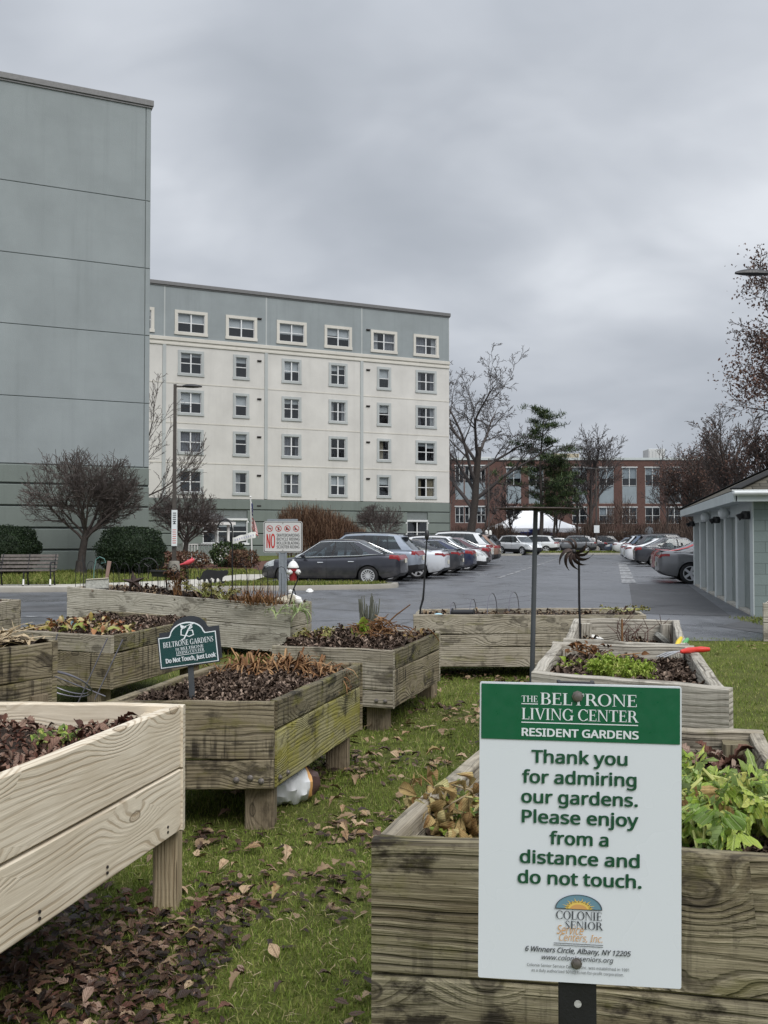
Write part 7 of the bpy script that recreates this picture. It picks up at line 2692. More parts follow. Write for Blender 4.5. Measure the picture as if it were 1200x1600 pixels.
# cat
cat_o = [(318, 585), (326, 583), (332, 596), (345, 592), (352, 570), (362, 550), (385, 538), (420, 540), (455, 545), (480, 541), (497, 545), (501, 537), (508, 544), (516, 537), (522, 548), (525, 562), (515, 575), (500, 580), (488, 590), (485, 610), (500, 620), (500, 628), (482, 626), (468, 600), (455, 592), (448, 600), (449, 618), (436, 626), (430, 622), (434, 600), (415, 590), (404, 603), (414, 616), (413, 625), (399, 624), (390, 600), (380, 598), (378, 614), (364, 617), (362, 602), (350, 602), (335, 609), (322, 602)]
D = 12.3
c = at(330, 899, D)
s = D / FPX / 4.138
t = thing('cat_cutout', 'black metal walking cat silhouette on a stake in the long pale bed', 'garden ornament', (c.x, c.y, .7))
mb = MB(); mb.prism([((x - 414) * s, -(y - 575) * s) for x, y in cat_o[::-1]], c, (1, 0, 0), (0, 0, 1), .012); mb.build('silhouette', BLACK_PL, t)
mb = MB(); mb.tube([c + Vector((.0, .012, -.05)), c + Vector((0, .012, -.32))], .006, 5); mb.build('stake', IRON, t)

# barn star
c = b11pt(209, 909)
t = thing('barn_star', 'rusty dark five pointed metal star leaning on the long pale bed rim', 'garden ornament', (c.x, c.y, .7))
mb = MB()
s = 12.7 / FPX
rim_, k5 = [], []
for i in range(10):
    a = R(96 + 36 * i)
    r = 19 * s if i % 2 == 0 else 6.5 * s
    rim_.append(c + Vector((r * 1.05 * math.cos(a), .0, r * math.sin(a) * .92)))
mb.add(rim_ + [c + Vector((0, -.06, 0))], [(i, (i + 1) % 10, 10) for i in range(10)])
mb.add(rim_ + [c + Vector((0, .05, 0))], [((i + 1) % 10, i, 10) for i in range(10)])
mb.build('star_body', RUST, t)

# leaning slab
c = b11pt(152, 913)
t = thing('stone_slab', 'grey stone slab leaning at the left end of the long pale bed', 'garden ornament', (c.x, c.y, .75))
s = 12.8 / FPX
mb = MB(); mb.box(c, (36 * s, .035, 17 * s), Matrix.Rotation(-.06, 3, 'Y') @ Matrix.Rotation(-.35, 3, 'X'), 0, .008); mb.build('slab_face', STONE, t)
mb = MB(); mb.box(c + Vector((0, .01, 8.6 * s)), (35 * s, .04, .012), Matrix.Rotation(-.06, 3, 'Y'), 0, .004); mb.build('slab_rim', CREAM, t)

# black trough on a stand
c = b11pt(259, 897)
t = thing('black_trough', 'shallow black planter trough raised on a stake beside the dried clump', 'planter', (c.x, c.y, .7))
s = 12.5 / FPX
mb = MB()
rot = Matrix.Rotation(.04, 3, 'Y')
w, h, dp = 44 * s, 9 * s, .14
mb.add([c + rot @ Vector(q) for q in ((-w / 2, -dp / 2, h / 2), (w / 2, -dp / 2, h / 2), (w / 2, dp / 2, h / 2), (-w / 2, dp / 2, h / 2), (-w / 2 + .02, -dp / 2 + .02, -h / 2), (w / 2 - .02, -dp / 2 + .02, -h / 2), (w / 2 - .02, dp / 2 - .02, -h / 2), (-w / 2 + .02, dp / 2 - .02, -h / 2))], [(0, 4, 5, 1), (1, 5, 6, 2), (2, 6, 7, 3), (3, 7, 4, 0), (4, 7, 6, 5)])
mb.bar(c + rot @ Vector((-w / 2 - .01, -dp / 2, h / 2)), c + rot @ Vector((w / 2 + .01, -dp / 2, h / 2)), .02, .02)
mb.bar(c + rot @ Vector((-w / 2 - .01, dp / 2, h / 2)), c + rot @ Vector((w / 2 + .01, dp / 2, h / 2)), .02, .02)
mb.build('trough_body', BLACK_PL, t)
mb = MB(); mb.tube([c - BZ * .03, c - BZ * .22 + Vector((.02, 0, 0))], .012, 6); mb.build('stake', IRON, t)


def tuft(name, label, cat, base, n, h, spread, mat, seed, lean=.5, wd=.012, group=None, tmpl=None):
    """clump of dry stems that arch outward"""
    base = Vector(base)
    t = thing(name, label, cat, base, group=group)
    rs = np.random.RandomState(seed)
    az = rs.uniform(0, 6.283, n)
    rr = spread * np.sqrt(rs.uniform(0, 1, n))
    pos = np.stack([base.x + rr * np.cos(az), base.y + rr * np.sin(az), np.full(n, base.z - .01)], 1)
    yaw = az - math.pi / 2 + rs.normal(0, .7, n)
    M = eul(yaw, rs.normal(0, .3, n), -np.abs(rs.normal(lean * .5, lean * .6, n)))
    sc = np.stack([np.full(n, wd / .06), h * rs.uniform(.4, 1.3, n), h * rs.uniform(.3, 1.2, n)], 1)
    scatter('stems', tmpl or (ARCHT if lean > .6 else BLADET), pos, M, sc, mat, t)
    return t


def leaf_clump(name, label, cat, base, n, h, spread, mat, seed, size, stem_mat=STEM_GREEN, tmpl=OVALT, tilt=.7, nst=14, group=None, squash=1.0):
    """leaves on stalks"""
    base = Vector(base)
    t = thing(name, label, cat, base, group=group)
    rs = np.random.RandomState(seed)
    st = MB()
    P = []
    for i in range(nst):
        a = rs.uniform(0, 6.283); r = spread * math.sqrt(rs.uniform(.05, 1)); z = h * rs.uniform(.45, 1.0) * (1 - .35 * (r / spread))
        e = base + Vector((r * math.cos(a), r * math.sin(a) * squash, z))
        m = base.lerp(e, .5) + Vector((0, 0, z * .18))
        st.tube([base + Vector((rs.normal(0, .03), rs.normal(0, .03), -.02)), m, e], [.0055, .0045, .003], 5, cap=False)
        P += [(m.lerp(e, f), a) for f in (.5, .8, 1.0, 1.0)]
    st.build('stalks', stem_mat, t, smooth=True)
    idx = rs.randint(0, len(P), n)
    pos = np.array([list(P[i][0]) for i in idx]) + rs.normal(0, size * .28, (n, 3))
    az = np.array([P[i][1] for i in idx]) + rs.normal(0, .8, n)
    M = eul(az, rs.normal(.15, tilt * .6, n), rs.normal(0, tilt, n))
    scatter('leaves', tmpl, pos, M, size * rs.uniform(.55, 1.2, n), mat, t, smooth=True)
    return t


# dried clump and other growth along the long bed
c = b11pt(276, 916); leaf_clump('dried_plant', 'shaggy dead brown plant clump beside the black trough', 'plant', (c.x, c.y, c.z - .1), 240, .46, .125, LEAF_DEAD, 5, .055, DRY, tmpl=OAKT, nst=22)
for i, (px, py, n, h, lab) in enumerate(((322, 920, 160, .22, 'yellowing low plants under the cat cutout'), (352, 926, 150, .17, 'yellow green low plants right of the cat cutout'), (395, 930, 190, .26, 'brown withered stems left of the rules sign post'), (420, 933, 150, .2, 'withered grey stems at the rules sign post'))):
    c = b11pt(px, py); (leaf_clump if i < 2 else tuft)('bed_plant', lab, 'plant', (c.x, c.y, c.z - .08), n, h, .3, *( (LEAF_DULL, 20 + i, .045) if i < 2 else (DRY, 20 + i, .5, .012)), group='low plants in the long pale bed')
# cardinal
c = b11pt(294, 879)
t = thing('bird_ornament', 'red bird ornament perched over the dried clump', 'garden ornament', (c.x, c.y, c.z))
mb = MB()
s = 12.5 / FPX
mb.tube([c + Vector((-13 * s, 0, -3.5 * s)), c + Vector((-7 * s, 0, -2 * s)), c + Vector((0, 0, 0)), c + Vector((6 * s, 0, 3 * s)), c + Vector((10 * s, 0, 5 * s))], [.008, .016, .034, .03, .01], 10)
mb.tube([c + Vector((5 * s, 0, 3 * s)), c + Vector((6.5 * s, 0, 9 * s))], [.02, .003], 6)
mb.build('bird_body', PINK, t, smooth=True)
mb = MB(); mb.tube([c + Vector((0, 0, -.02)), c + Vector((-.02, .02, -.38))], .005, 5); mb.build('wire_stem', IRON, t)
# white bird by the corner
c = b11pt(463, 937, 12.35)
t = thing('bird_ornament', 'grey white dove ornament on the right corner of the long pale bed', 'garden ornament', (c.x, c.y, c.z))
mb = MB()
s = 12.3 / FPX
mb.tube([c + Vector((-9 * s, 0, 11 * s)), c + Vector((-7 * s, 0, 7 * s)), c + Vector((-2 * s, 0, 1 * s)), c + Vector((4 * s, 0, -2 * s)), c + Vector((10 * s, 0, -6 * s))], [.012, .03, .055, .055, .012], 10)
mb.lathe([(.0, -.035), (.032, -.01), (.03, .02), (0, .035)], c + Vector((-9 * s, 0, 12 * s)), 10)
mb.build('bird_body', WHITE_PAINT, t, smooth=True)
for i, (px, py, r) in enumerate(((437, 938, .05), (447, 939, .075), (455, 935, .06), (432, 941, .04))):
    c = b11pt(px, py, 12.25)
    mb = MB()
    mb.lathe([(0, -r * .7), (r * .8, -r * .5), (r, 0), (r * .75, r * .55), (0, r * .75)], c, 9, 0, Matrix.Rotation(i * .8, 3, 'X'))
    o = mb.build('cream_stone', CREAM, None, smooth=True)
    tag(o, ['left of the two middle cream stones by the dove ornament', 'largest cream stone beside the dove ornament', 'cream stone touching the dove ornament', 'smallest leftmost cream stone near the dove ornament'][i], 'stone', 'cream stones on the long bed corner')
# green plant spilling over the corner
c = b11pt(466, 950, 11.9)
tuft('trailing_plant', 'dark green strappy plant spilling over the right corner of the long pale bed', 'plant', (c.x, c.y, c.z - .02), 34, .19, .06, LEAF_DEEP, 33, .9, .014)
c = b11pt(432, 957, 11.9); tuft('trailing_plant', 'thin green sprig hanging on the front of the long pale bed', 'plant', (c.x, c.y, c.z), 14, .2, .04, LEAF_DEEP, 34, .9, .014)


# low wire border fences
def border_fence(label, p0, p1, n, h, seed):
    t = thing('border_fence', label, 'garden edging', (p0 + p1) / 2)
    mb = MB()
    for i in range(n):
        a, b = p0.lerp(p1, i / n), p0.lerp(p1, (i + .86) / n)
        pts = [a - BZ * .06]
        for j in range(9):
            f = math.pi * j / 8
            pts.append(a.lerp(b, .5 - .5 * math.cos(f)) + BZ * (h * .62 + h * .38 * math.sin(f)))
        pts.append(b - BZ * .06)
        mb.tube(pts, .004, 4, cap=False)
        m = a.lerp(b, .5)
        mb.tube([m - BZ * .05, m + BZ * h * .8], .0035, 4, cap=False)
    mb.build('wire_arches', IRON, t)
border_fence('black wire arch edging behind the leaning slab and star', b11pt(118, 914, 13.2), b11pt(240, 922, 12.9), 7, .34, 1)
border_fence('black wire arch edging around the cat cutout', b11pt(250, 922, 12.8), b11pt(345, 930, 12.5), 6, .36, 2)
border_fence('black wire arch edging in front of the rules sign', b11pt(368, 931, 12.5), b11pt(452, 938, 12.2), 4, .42, 3)
# thin rods and twirls
for i, (px, y0, y1, lab) in enumerate(((130, 914, 868, 'leftmost thin black rod on the long pale bed'), (290, 926, 885, 'thin black rod right of the dried clump'), (386, 932, 888, 'thin dark rod between the hook and the rules sign'), (417, 936, 893, 'thin dark rod left of the rules sign post'))):
    a, b = b11pt(px, y0), b11pt(px + (1 if i % 2 else -1), y1)
    mb = MB(); mb.tube([a - BZ * .1, a.lerp(b, .5) + Vector((.01, 0, 0)), b], .006, 5)
    tag(mb.build('garden_rod', IRON), lab, 'rod', 'thin rods in the long pale bed')
a, b = b11pt(450, 940, 12.2), b11pt(467, 902, 12.2)
mb = MB(); mb.tube([a - BZ * .1, a.lerp(b, .5), b], .009, 5); mb.tube([a.lerp(b, .55), b11pt(462, 930, 12.2)], .007, 5)
tag(mb.build('garden_rod', IRON), 'slanting black rod by the dove ornament', 'rod', 'thin rods in the long pale bed')
mb = MB()
pts = [b11pt(146, 914, 13.1) - BZ * .06] + [b11pt(x, y, 13.1) for x, y in ((147, 890), (150, 874), (156, 870), (163, 873), (165, 879), (158, 880))]
mb.tube(pts, .006, 5, cap=False)
tag(mb.build('wire_twirl', pm('verdigris_wire', (.10, .22, .20), .5)), 'green curled wire ornament behind the leaning slab', 'garden ornament')
mb = MB(); mb.tube([b11pt(164, 914, 13.0) - BZ * .06, b11pt(171, 877, 13.0)], [.02, .03], 6)
tag(mb.build('garden_paddle', pm('faded_wood_paddle', (.30, .20, .17), .7)), 'faded pink wooden stick leaning behind the stone slab', 'garden ornament')
# large wire arch seen by the bush
mb = MB()
pts = [b11pt(217, 924, 13.0)] + [b11pt(232 + 15 * math.cos(f), 888 - 16 * math.sin(f), 13.0) for f in np.linspace(math.pi, 0, 11)] + [b11pt(247, 924, 13.0)]
mb.tube(pts, .007, 5, cap=False)
mb.tube([b11pt(232, 905, 13.0), b11pt(232, 886, 13.0), b11pt(225, 880, 13.0)], .006, 5); mb.tube([b11pt(232, 886, 13.0), b11pt(239, 880, 13.0)], .006, 5)
tag(mb.build('trellis_arch', IRON), 'round topped black wire trellis in front of the clipped bush', 'trellis')


# ================================================================== MIDDLE BEDS
c = at(660, 968, 10.35)
pts = [at(656, 968, 10.35), at(657, 950, 10.35), at(661, 936, 10.35), at(662.5, 918, 10.35), at(665, 870, 10.35), at(667, 842, 10.35)]
t = thing('garden_stake', 'tall thin black stake at the left end of the long weathered bed', 'stake', c)
mb = MB(); mb.tube(pts, [.011, .011, .012, .010, .009, .008], 6); mb.build('rod', IRON, t, smooth=True)
mb = MB(); mb.lathe([(.004, 0), (.018, .02), (.024, .05), (.022, .1), (.008, .115)], pts[-1] - BZ * .02, 10); mb.build('stake_tip', BLACK_PL, t, smooth=True)
# hoops
t = thing('hoop_tunnel', 'wire hoop frame with straight tie wires over the long weathered bed', 'garden hoops', at(760, 962, 10.6))
mb = MB()
for (x, w, hh, D) in ((708, 4.5, 22, 10.5), (739, 5, 27, 10.55), (769, 7.5, 36, 10.6), (803, 8, 38, 10.7)):
    pts = [at(x - w * math.cos(f), 963 - hh * math.sin(f) ** .7, D + .5 * (f / math.pi)) for f in np.linspace(0.02, math.pi - .02, 13)]
    mb.tube(pts, .0045, 5, cap=False)
for (a, b) in (((663, 952), (826, 931)), ((700, 952), (828, 938))):
    mb.tube([at(*a, 10.6), at(*b, 11.0)], .0025, 4)
mb.build('wire_hoops', WIRE, t, smooth=True)
mb = MB()
a, b = at(706, 957.5, 10.5), at(741, 957.5, 10.42)
q = (b - a).to_track_quat('Z', 'Y').to_matrix()
L_ = (b - a).length
mb.lathe([(.045, 0), (.052, .0), (.052, .012), (.038, .014), (.038, L_ - .012), (.042, L_ - .01), (.042, L_), (.03, L_)], a, 16, 0, q)
tag(mb.build('black_tube', BLACK_PL, None, smooth=True), 'short black plastic tube lying between the wire hoops', 'tube')
mb = MB(); c = at(685, 961.5, 10.5)
mb.lathe([(.055, 0), (.05, .02), (.03, .032), (0, .036)], c - BZ * .01, 14)
tag(mb.build('glass_dome', BLUE_PL, None, smooth=True), 'small pale dome sitting on the long weathered bed near the black stake', 'garden ornament')
c = at(991, 962, 11.0); mb = MB()
mb.lathe([(0, -.05), (.09, -.04), (.115, 0), (.08, .045), (0, .06)], c, 11)
tag(mb.build('rock', CREAM, None, smooth=True), 'pale rounded rock on the far rim of the long weathered bed', 'rock')
c = at(975, 964, 11.0); leaf_clump('bed_plant', 'low green weeds on the far rim of the long bed beside the pale rock', 'plant', (c.x, c.y, .66), 80, .05, .3, LEAF_DULL, 71, .04, squash=.3)

# pole with flat disc
D = 6.5
t = thing('feeder_pole', 'grey steel pole topped by a thin flat dark disc, standing behind the big sign', 'bird feeder pole', at(829, 1060, D))
p0 = at(828, 1060, D); p0.z = -.02
p1 = at(837, 794, D)
mb = MB(); mb.tube([p0, p1], [.018, .0165], 10); mb.build('pole', POLE_GREY, t, smooth=True)
c = at(838, 793.5, D)
rt = Matrix.Rotation(R(.4), 3, 'Y') @ Matrix.Rotation(R(1.0), 3, 'X')
mb = MB(); mb.lathe([(0.02, .005), (.20, .003), (.286, -.001), (.288, -.004), (.28, -.005), (.2, -.001), (.02, .001)], c, 40, 0, rt); mb.build('disc', RUST, t, smooth=True)
mb = MB()
for i in range(6):
    a = i * math.pi / 3
    mb.tube([c + rt @ Vector((.02 * math.cos(a), .02 * math.sin(a), -.014)), c + rt @ Vector((.25 * math.cos(a), .25 * math.sin(a), -.013))], .004, 4)
mb.build('disc_spoke', RUST, t)

# wind spinner
D = 6.9
t = thing('wind_spinner', 'rusty wind spinner with curved blades on a thin rod in the narrow pale bed', 'wind spinner', at(907, 1000, D))
s = D / FPX
mb = MB(); mb.tube([at(907, 1003, D), at(905, 940, D), at(904.5, 868, D + .03)], .008, 6); mb.build('rod', IRON, t, smooth=True)
hub = at(896, 862, D - .03)
mb = MB(); mb.lathe([(.0, -.02), (.02, -.012), (.02, .012), (0, .02)], hub, 10, 0, Matrix.Rotation(math.pi / 2, 3, 'X')); mb.tube([hub, at(904.5, 868, D + .03)], .007, 6); mb.build('hub', IRON, t, smooth=True)
def blade(a0, ln, layer, yo):
    rows = []
    n = 10
    for i in range(n + 1):
        f = i / n
        a = a0 + 1.25 * f ** 1.2 * layer
        r = ln * (.1 + .9 * f)
        wd = .010 * (.35 + math.sin(math.pi * min(1, f * .85 + .1)) * 1.0) * (1 - f ** 6)
        cdir = Vector((math.cos(a), 0, math.sin(a))); sd_ = Vector((-math.sin(a), 0, math.cos(a)))
        p = hub + cdir * r + Vector((0, yo - .03 * math.sin(f * 3), 0))
        rows.append([p - sd_ * wd + Vector((0, .012, 0)), p + Vector((0, -.006, 0)), p + sd_ * wd + Vector((0, -.014, 0))])
    b_ = MB(); b_.sheet(rows); b_.sheet([[q + Vector((0, .0025, 0)) for q in r_] for r_ in rows])
    return b_
for i in range(7):
    blade(R(150) + i * R(33), 30 * s, -1 if False else 1, -.02).build('blade', RUST, t, smooth=True)
for i in range(2):
    blade(R(45) + i * R(30), 26 * s, 1, .04).build('blade', RUST, t, smooth=True)

# hand fork and grip on the right beds
def hand_fork():
    z = .865
    p = [onz(x, y, z) for x, y in ((1031, 1024), (1058, 1018.5), (1066, 1018), (1085, 1015), (1108, 1014.5))]
    t = thing('hand_fork', 'hand fork with bright red handle lying across the bed rim', 'hand tool', p[2])
    mb = MB()
    ax = (p[1] - p[0]).normalized(); sd_ = Vector((-ax.y, ax.x, 0))
    for k_ in (-1, 0, 1):
        mb.tube([p[0] + sd_ * .02 * k_ - BZ * .01, p[0].lerp(p[1], .55) + sd_ * .022 * k_, p[1] + sd_ * .006 * k_], [.0035, .005, .005], 6)
    mb.tube([p[1], p[2]], [.006, .006], 6)
    mb.build('tines', BRIGHT_STEEL, t, smooth=True)
    mb = MB()
    mb.tube([p[2] - ax * .02, p[2], p[2].lerp(p[3], .5), p[3], p[3].lerp(p[4], .5), p[4]], [.007, .013, .018, .015, .018, .012], 10)
    mb.build('handle', RED_HANDLE, t, smooth=True)
    t = thing('hand_trowel', 'yellow and green handled hand tool leaning in the corner of the narrow pale bed', 'hand tool', onz(1065, 1003, .8))
    a, b = at(1056, 1010, 5.95), at(1064, 997, 6.1)
    mb = MB(); mb.tube([a, a.lerp(b, .5), b], [.010, .016, .012], 10); mb.build('handle', YELLOW_PL, t, smooth=True)
    a, b = at(1066, 1009, 6.0), at(1074, 999, 6.15)
    mb = MB(); mb.tube([a, a.lerp(b, .6), b], [.010, .015, .012], 10); mb.build('grip', GREEN_PL, t, smooth=True)
hand_fork()
for i, (px, py) in enumerate(((928, 997), (957, 996), (1036, 1000))):
    c = onz(px, py, .69)
    mb = MB(); r = .065
    mb.lathe([(0, -.03), (r * 1.2, -.02), (r * 1.3, 0.01), (r * .7, .03), (0, .035)], c, 9, 0, Matrix.Rotation(.2 + i * .3, 3, 'Y'))
    tag(mb.build('flat_stone', WHITE_PAINT if i < 2 else STONE, None, smooth=True), ['left white flat stone in the narrow pale bed', 'right white flat stone in the narrow pale bed', 'grey flat stone by the twigs in the narrow pale bed'][i], 'stone', 'stones in the narrow pale bed')
c = onz(1008, 1004, .68)
t = thing('bare_twigs', 'cluster of bare dark red twigs in the narrow pale bed', 'plant', c)
mb = MB()
rg = random.Random(4)
for i in range(17):
    a = c + Vector((rg.uniform(-.2, .22), rg.uniform(-.1, .12), -.02))
    h_ = rg.uniform(.1, .27)
    m = a + Vector((rg.gauss(0, .03), rg.gauss(0, .02), h_ * .6))
    mb.tube([a, m, m + Vector((rg.gauss(.02, .04), rg.gauss(0, .03), h_ * .4))], [.005, .004, .002], 4)
    mb.tube([m, m + Vector((rg.gauss(0, .05), 0, .06))], [.003, .0015], 4)
mb.build('twigs', pm('dark_red_twig', (.09, .045, .035), .8), t)
c = onz(972, 1002, .70); mb = MB(); mb.tube([c - BZ * .03, c + BZ * .17], .008, 5)
tag(mb.build('wooden_peg', DRY), 'short reddish peg upright in the narrow pale bed', 'peg')

# feathery green plant in the bleached bed
FEA = [leaf_tmpl([.01, .16, .07, .22, .07, .19, .06, .01], .4, b, .2, .05, sd_) for sd_, b in enumerate((.3, .6, -.2, .9))]
c = Vector((*s6(.47, .30).xy, s6(.47, .3).z))
leaf_clump('feathery_plant', 'bright feathery green plant sprawling in the bleached bed', 'plant', c, 850, .12, .15, LEAF_FINE, 8, .036, tmpl=FEA, tilt=.9, nst=30)
c = s6(.30, .82); leaf_clump('bed_plant', 'sparse drying stems along the back board of the bleached bed', 'plant', c, 60, .12, .3, DRY, 81, .05, DRY, squash=.25)
c = s6(.12, .55); leaf_clump('bed_plant', 'small yellow green seedling at the left board of the bleached bed', 'plant', c, 26, .08, .07, LEAF_FINE, 82, .05)
c = s6(.22, .15); leaf_clump('bed_plant', 'low greenish weeds in the front left of the bleached bed', 'plant', c, 60, .05, .14, LEAF_FINE, 83, .045)

# celery leaves in the front bed, to the right of the sign
FAN = []
for sd_ in range(5):
    rg2 = random.Random(sd_)
    pts = [(0, 0, 0)]
    m = 34
    bend = (.4, .8, .1, 1.2, .6)[sd_]
    for i in range(m + 1):
        a = R(-108 + 216 * i / m)
        r = .72 + .28 * math.cos(a * 5.1) + (.045 if i % 2 else -.035) + rg2.uniform(-.03, .03)
        x, y = .12 + r * math.cos(a) * .75 + .15, r * math.sin(a) * .62
        pts.append((x, y, -bend * (x * x) * .55 + .12 * math.cos(a * 5.1) * abs(y) + .12 * math.sin(a * 3 + sd_) * r + .05 * math.sin(a * 13 + sd_)))
    inn = [(.12 + (p[0] - .12) * .5, p[1] * .5, p[2] * .28 + .03) for p in pts[1:]]
    V = pts[1:] + inn + [(.12, 0, 0.02)]
    n1 = m + 1
    F = [(i, i + 1, n1 + i + 1, n1 + i) for i in range(m)]
    F += [(n1 + i, n1 + i + 1, 2 * n1, 2 * n1) for i in range(m)]
    FAN.append((V, F))


def celery(label, centre, sx, sy, h, n, size, seed, mats, z0):
    t = thing('celery_plant', label, 'plant', (centre[0], centre[1], z0))
    rs = np.random.RandomState(seed)
    st = MB()
    P = []
    for i in range(max(10, n // 5)):
        bx, by = centre[0] + rs.normal(0, sx * .35), centre[1] + rs.normal(0, sy * .3)
        a = rs.uniform(0, 6.283)
        r = rs.uniform(.2, 1)
        e = Vector((centre[0] + sx * r * math.cos(a), centre[1] + sy * r * math.sin(a), z0 + h * rs.uniform(.45, 1.0) * (1 - .3 * r)))
        b = Vector((bx, by, z0 - .02))
        m = b.lerp(e, .55) + Vector((0, 0, .06))
        st.tube([b, m, e], [.0075, .006, .0035], 6, cap=False)
        P.append((e, a)); P.append((m.lerp(e, .6), a + .6)); P.append((m.lerp(e, .7), a - .7)); P.append((m.lerp(e, .3), a + rs.normal(0, 1)))
        if rs.uniform() < .8:
            e2 = e + Vector((rs.normal(0, .05), rs.normal(0, .05), -.05)); st.tube([m, e2], [.005, .003], 5, cap=False); P.append((e2, a + 1))
    st.build('stalks', STEM_GREEN, t, smooth=True)
    idx = rs.permutation(np.arange(n) % len(P))
    pos = np.array([list(P[i][0]) for i in idx]) + rs.normal(0, .018, (n, 3))
    az = np.array([P[i][1] for i in idx]) + rs.normal(0, .7, n)
    M = eul(az, rs.normal(.25, .45, n), rs.normal(0, .6, n))
    tone = rs.choice(len(mats), n, p=[.86, .12, .02][:len(mats)] if len(mats) == 3 else None)
    scatter('leaves', FAN, pos, M, size * rs.uniform(.6, 1.15, n), mats, t, midx=tone, smooth=True)
    return t


c = onz(1135, 1300, .82)
celery('bright yellow green celery plant filling the bed to the right of the big sign', (c.x + .04, c.y + .13), .27, .22, .20, 230, .088, 3, [LEAF_GREEN, LEAF_DEEP, LEAF_WILT], .745)
c = onz(1192, 1262, .84)
celery('small green sprig drooping in at the right picture edge above the celery', (c.x + .07, c.y), .12, .08, .12, 16, .07, 13, [LEAF_GREEN], .75)
c = onz(705, 1270, .82)
celery('half wilted celery with curled brown leaves to the left of the big sign', (c.x + .015, c.y + .05), .095, .10, .12, 60, .062, 6, [LEAF_GREEN, LEAF_DEEP, LEAF_WILT], .745)
WILT = [leaf_tmpl([.02, .22, .32, .30, .2, .04], c_, b_, f_, .06, s_) for s_, (c_, b_, f_) in enumerate(((.5, .4, .4), (.6, -.4, .6), (.4, .6, .4), (.6, .3, .7)))]
rs = np.random.RandomState(14)
n = 125
cc = onz(690, 1262, .82)
pos = np.stack([cc.x + rs.uniform(-.075, .11, n), cc.y - .01 + rs.uniform(-.14, .10, n), .79 + rs.uniform(-.01, .11, n) * rs.uniform(.4, 1, n)], 1)
wt = thing('wilted_foliage', 'curled brown dead leaves hanging over the front left corner of the big bed', 'plant', (cc.x, cc.y, .75))
scatter('leaves', WILT, pos, eul(rs.uniform(0, 6.28, n), rs.normal(1.1, .45, n), rs.normal(0, .7, n)), rs.uniform(.022, .052, n), LEAF_WILT, wt, smooth=True)
mb = MB()
for i in range(22):
    a = Vector((pos[i][0], pos[i][1], pos[i][2])); b = Vector((cc.x + rs.normal(.05, .06), cc.y + .07 + rs.normal(0, .05), .73))
    mb.tube([b, b.lerp(a, .5) + BZ * .04, a], [.004, .0035, .002], 5, cap=False)
mb.build('stalks', STRAW, wt, smooth=True)

# middle bed plants
c = s3(.40, .86)
t = thing('lavender_bush', 'grey green lavender sprig upright at the back of the middle bed', 'plant', c)
mb = MB()
rg = random.Random(8)
for i in range(34):
    a = rg.uniform(0, 6.28); l_ = rg.uniform(.18, .36)
    dv = Vector((math.cos(a) * .42, math.sin(a) * .3, 1)).normalized()
    p = c + Vector((rg.gauss(0, .02), rg.gauss(0, .02), -.02))
    mb.tube([p, p + dv * l_ * .6, p + dv * l_ * .7 + BZ * l_ * .3], [.004, .0075, .004], 5)
mb.build('stems', pm('lavender_grey', (.12, .125, .095), .85, var=.3), t, smooth=True)
c = s3(.66, .55)
t = thing('twig_heap', 'heap of brown dead stalks in the middle of the bed with lavender', 'plant', c)
mb = MB()
for i in range(120):
    a = rg.uniform(0, 6.28); r = abs(rg.gauss(0, .16))
    p = c + Vector((r * math.cos(a), r * math.sin(a), rg.uniform(0, .13) * max(.1, 1 - r / .4)))
    a2 = rg.uniform(0, 6.28); l_ = rg.uniform(.06, .17)
    dv = Vector((math.cos(a2), math.sin(a2), rg.gauss(.1, .35)))
    mb.tube([p - dv * l_ / 2, p + BZ * .015, p + dv * l_ / 2], [.004, .005, .003], 4)
mb.tube([c + Vector((.02, 0, .05)), c + Vector((.14, 0, .16)), c + Vector((.26, -.02, .25))], [.006, .007, .005], 5)
mb.build('stalks', DRY, t)
CAB = [leaf_tmpl([.05, .30, .42, .40, .25, .03], .4, .35, .25, .05, q) for q in range(3)]
c = s3(.45, .5)
leaf_clump('cabbage_plant', 'pale green cabbage leaves standing in the middle bed', 'plant', c, 9, .13, .06, LEAF_FINE, 61, .115, tmpl=CAB, nst=4, tilt=.5)
c = s3(.36, .25); leaf_clump('bed_plant', 'blue green weedy sprig left of the cabbage leaves', 'plant', c, 50, .09, .1, LEAF_DULL, 62, .04)
c = s3(.10, .45); leaf_clump('bed_plant', 'straggly yellow brown weeds along the left board of the middle bed', 'plant', c, 110, .12, .2, LEAF_DULL, 63, .045, DRY)
c = s3(.9, .75); leaf_clump('bed_plant', 'pale yellow withered leaves at the far right corner of the middle bed', 'plant', c, 30, .08, .12, LEAF_WILT, 64, .07)

# daylilies at the back of the mossy bed
for i, (u, v, n, h) in enumerate(((.10, .93, 110, .19), (.28, .90, 130, .2), (.45, .92, 150, .21), (.60, .88, 120, .18), (.73, .92, 110, .17), (.90, .82, 100, .15), (.42, .80, 70, .14))):
    c = s2(u, v)
    tuft('dried_daylily', ['leftmost dried rust brown daylily tuft in the mossy bed, behind the plaque', 'dried daylily tuft just right of the plaque', 'fullest dried daylily tuft at the back of the mossy bed', 'dried daylily tuft right of the fullest one', 'low dried daylily tuft near the right end of the row', 'lone dried daylily tuft at the right corner of the mossy bed', 'small dried daylily tuft in front of the others'][i], 'plant', c, n, h, .075, DRY, 90 + i, 1.15, .010, group='dried daylilies in the mossy bed')

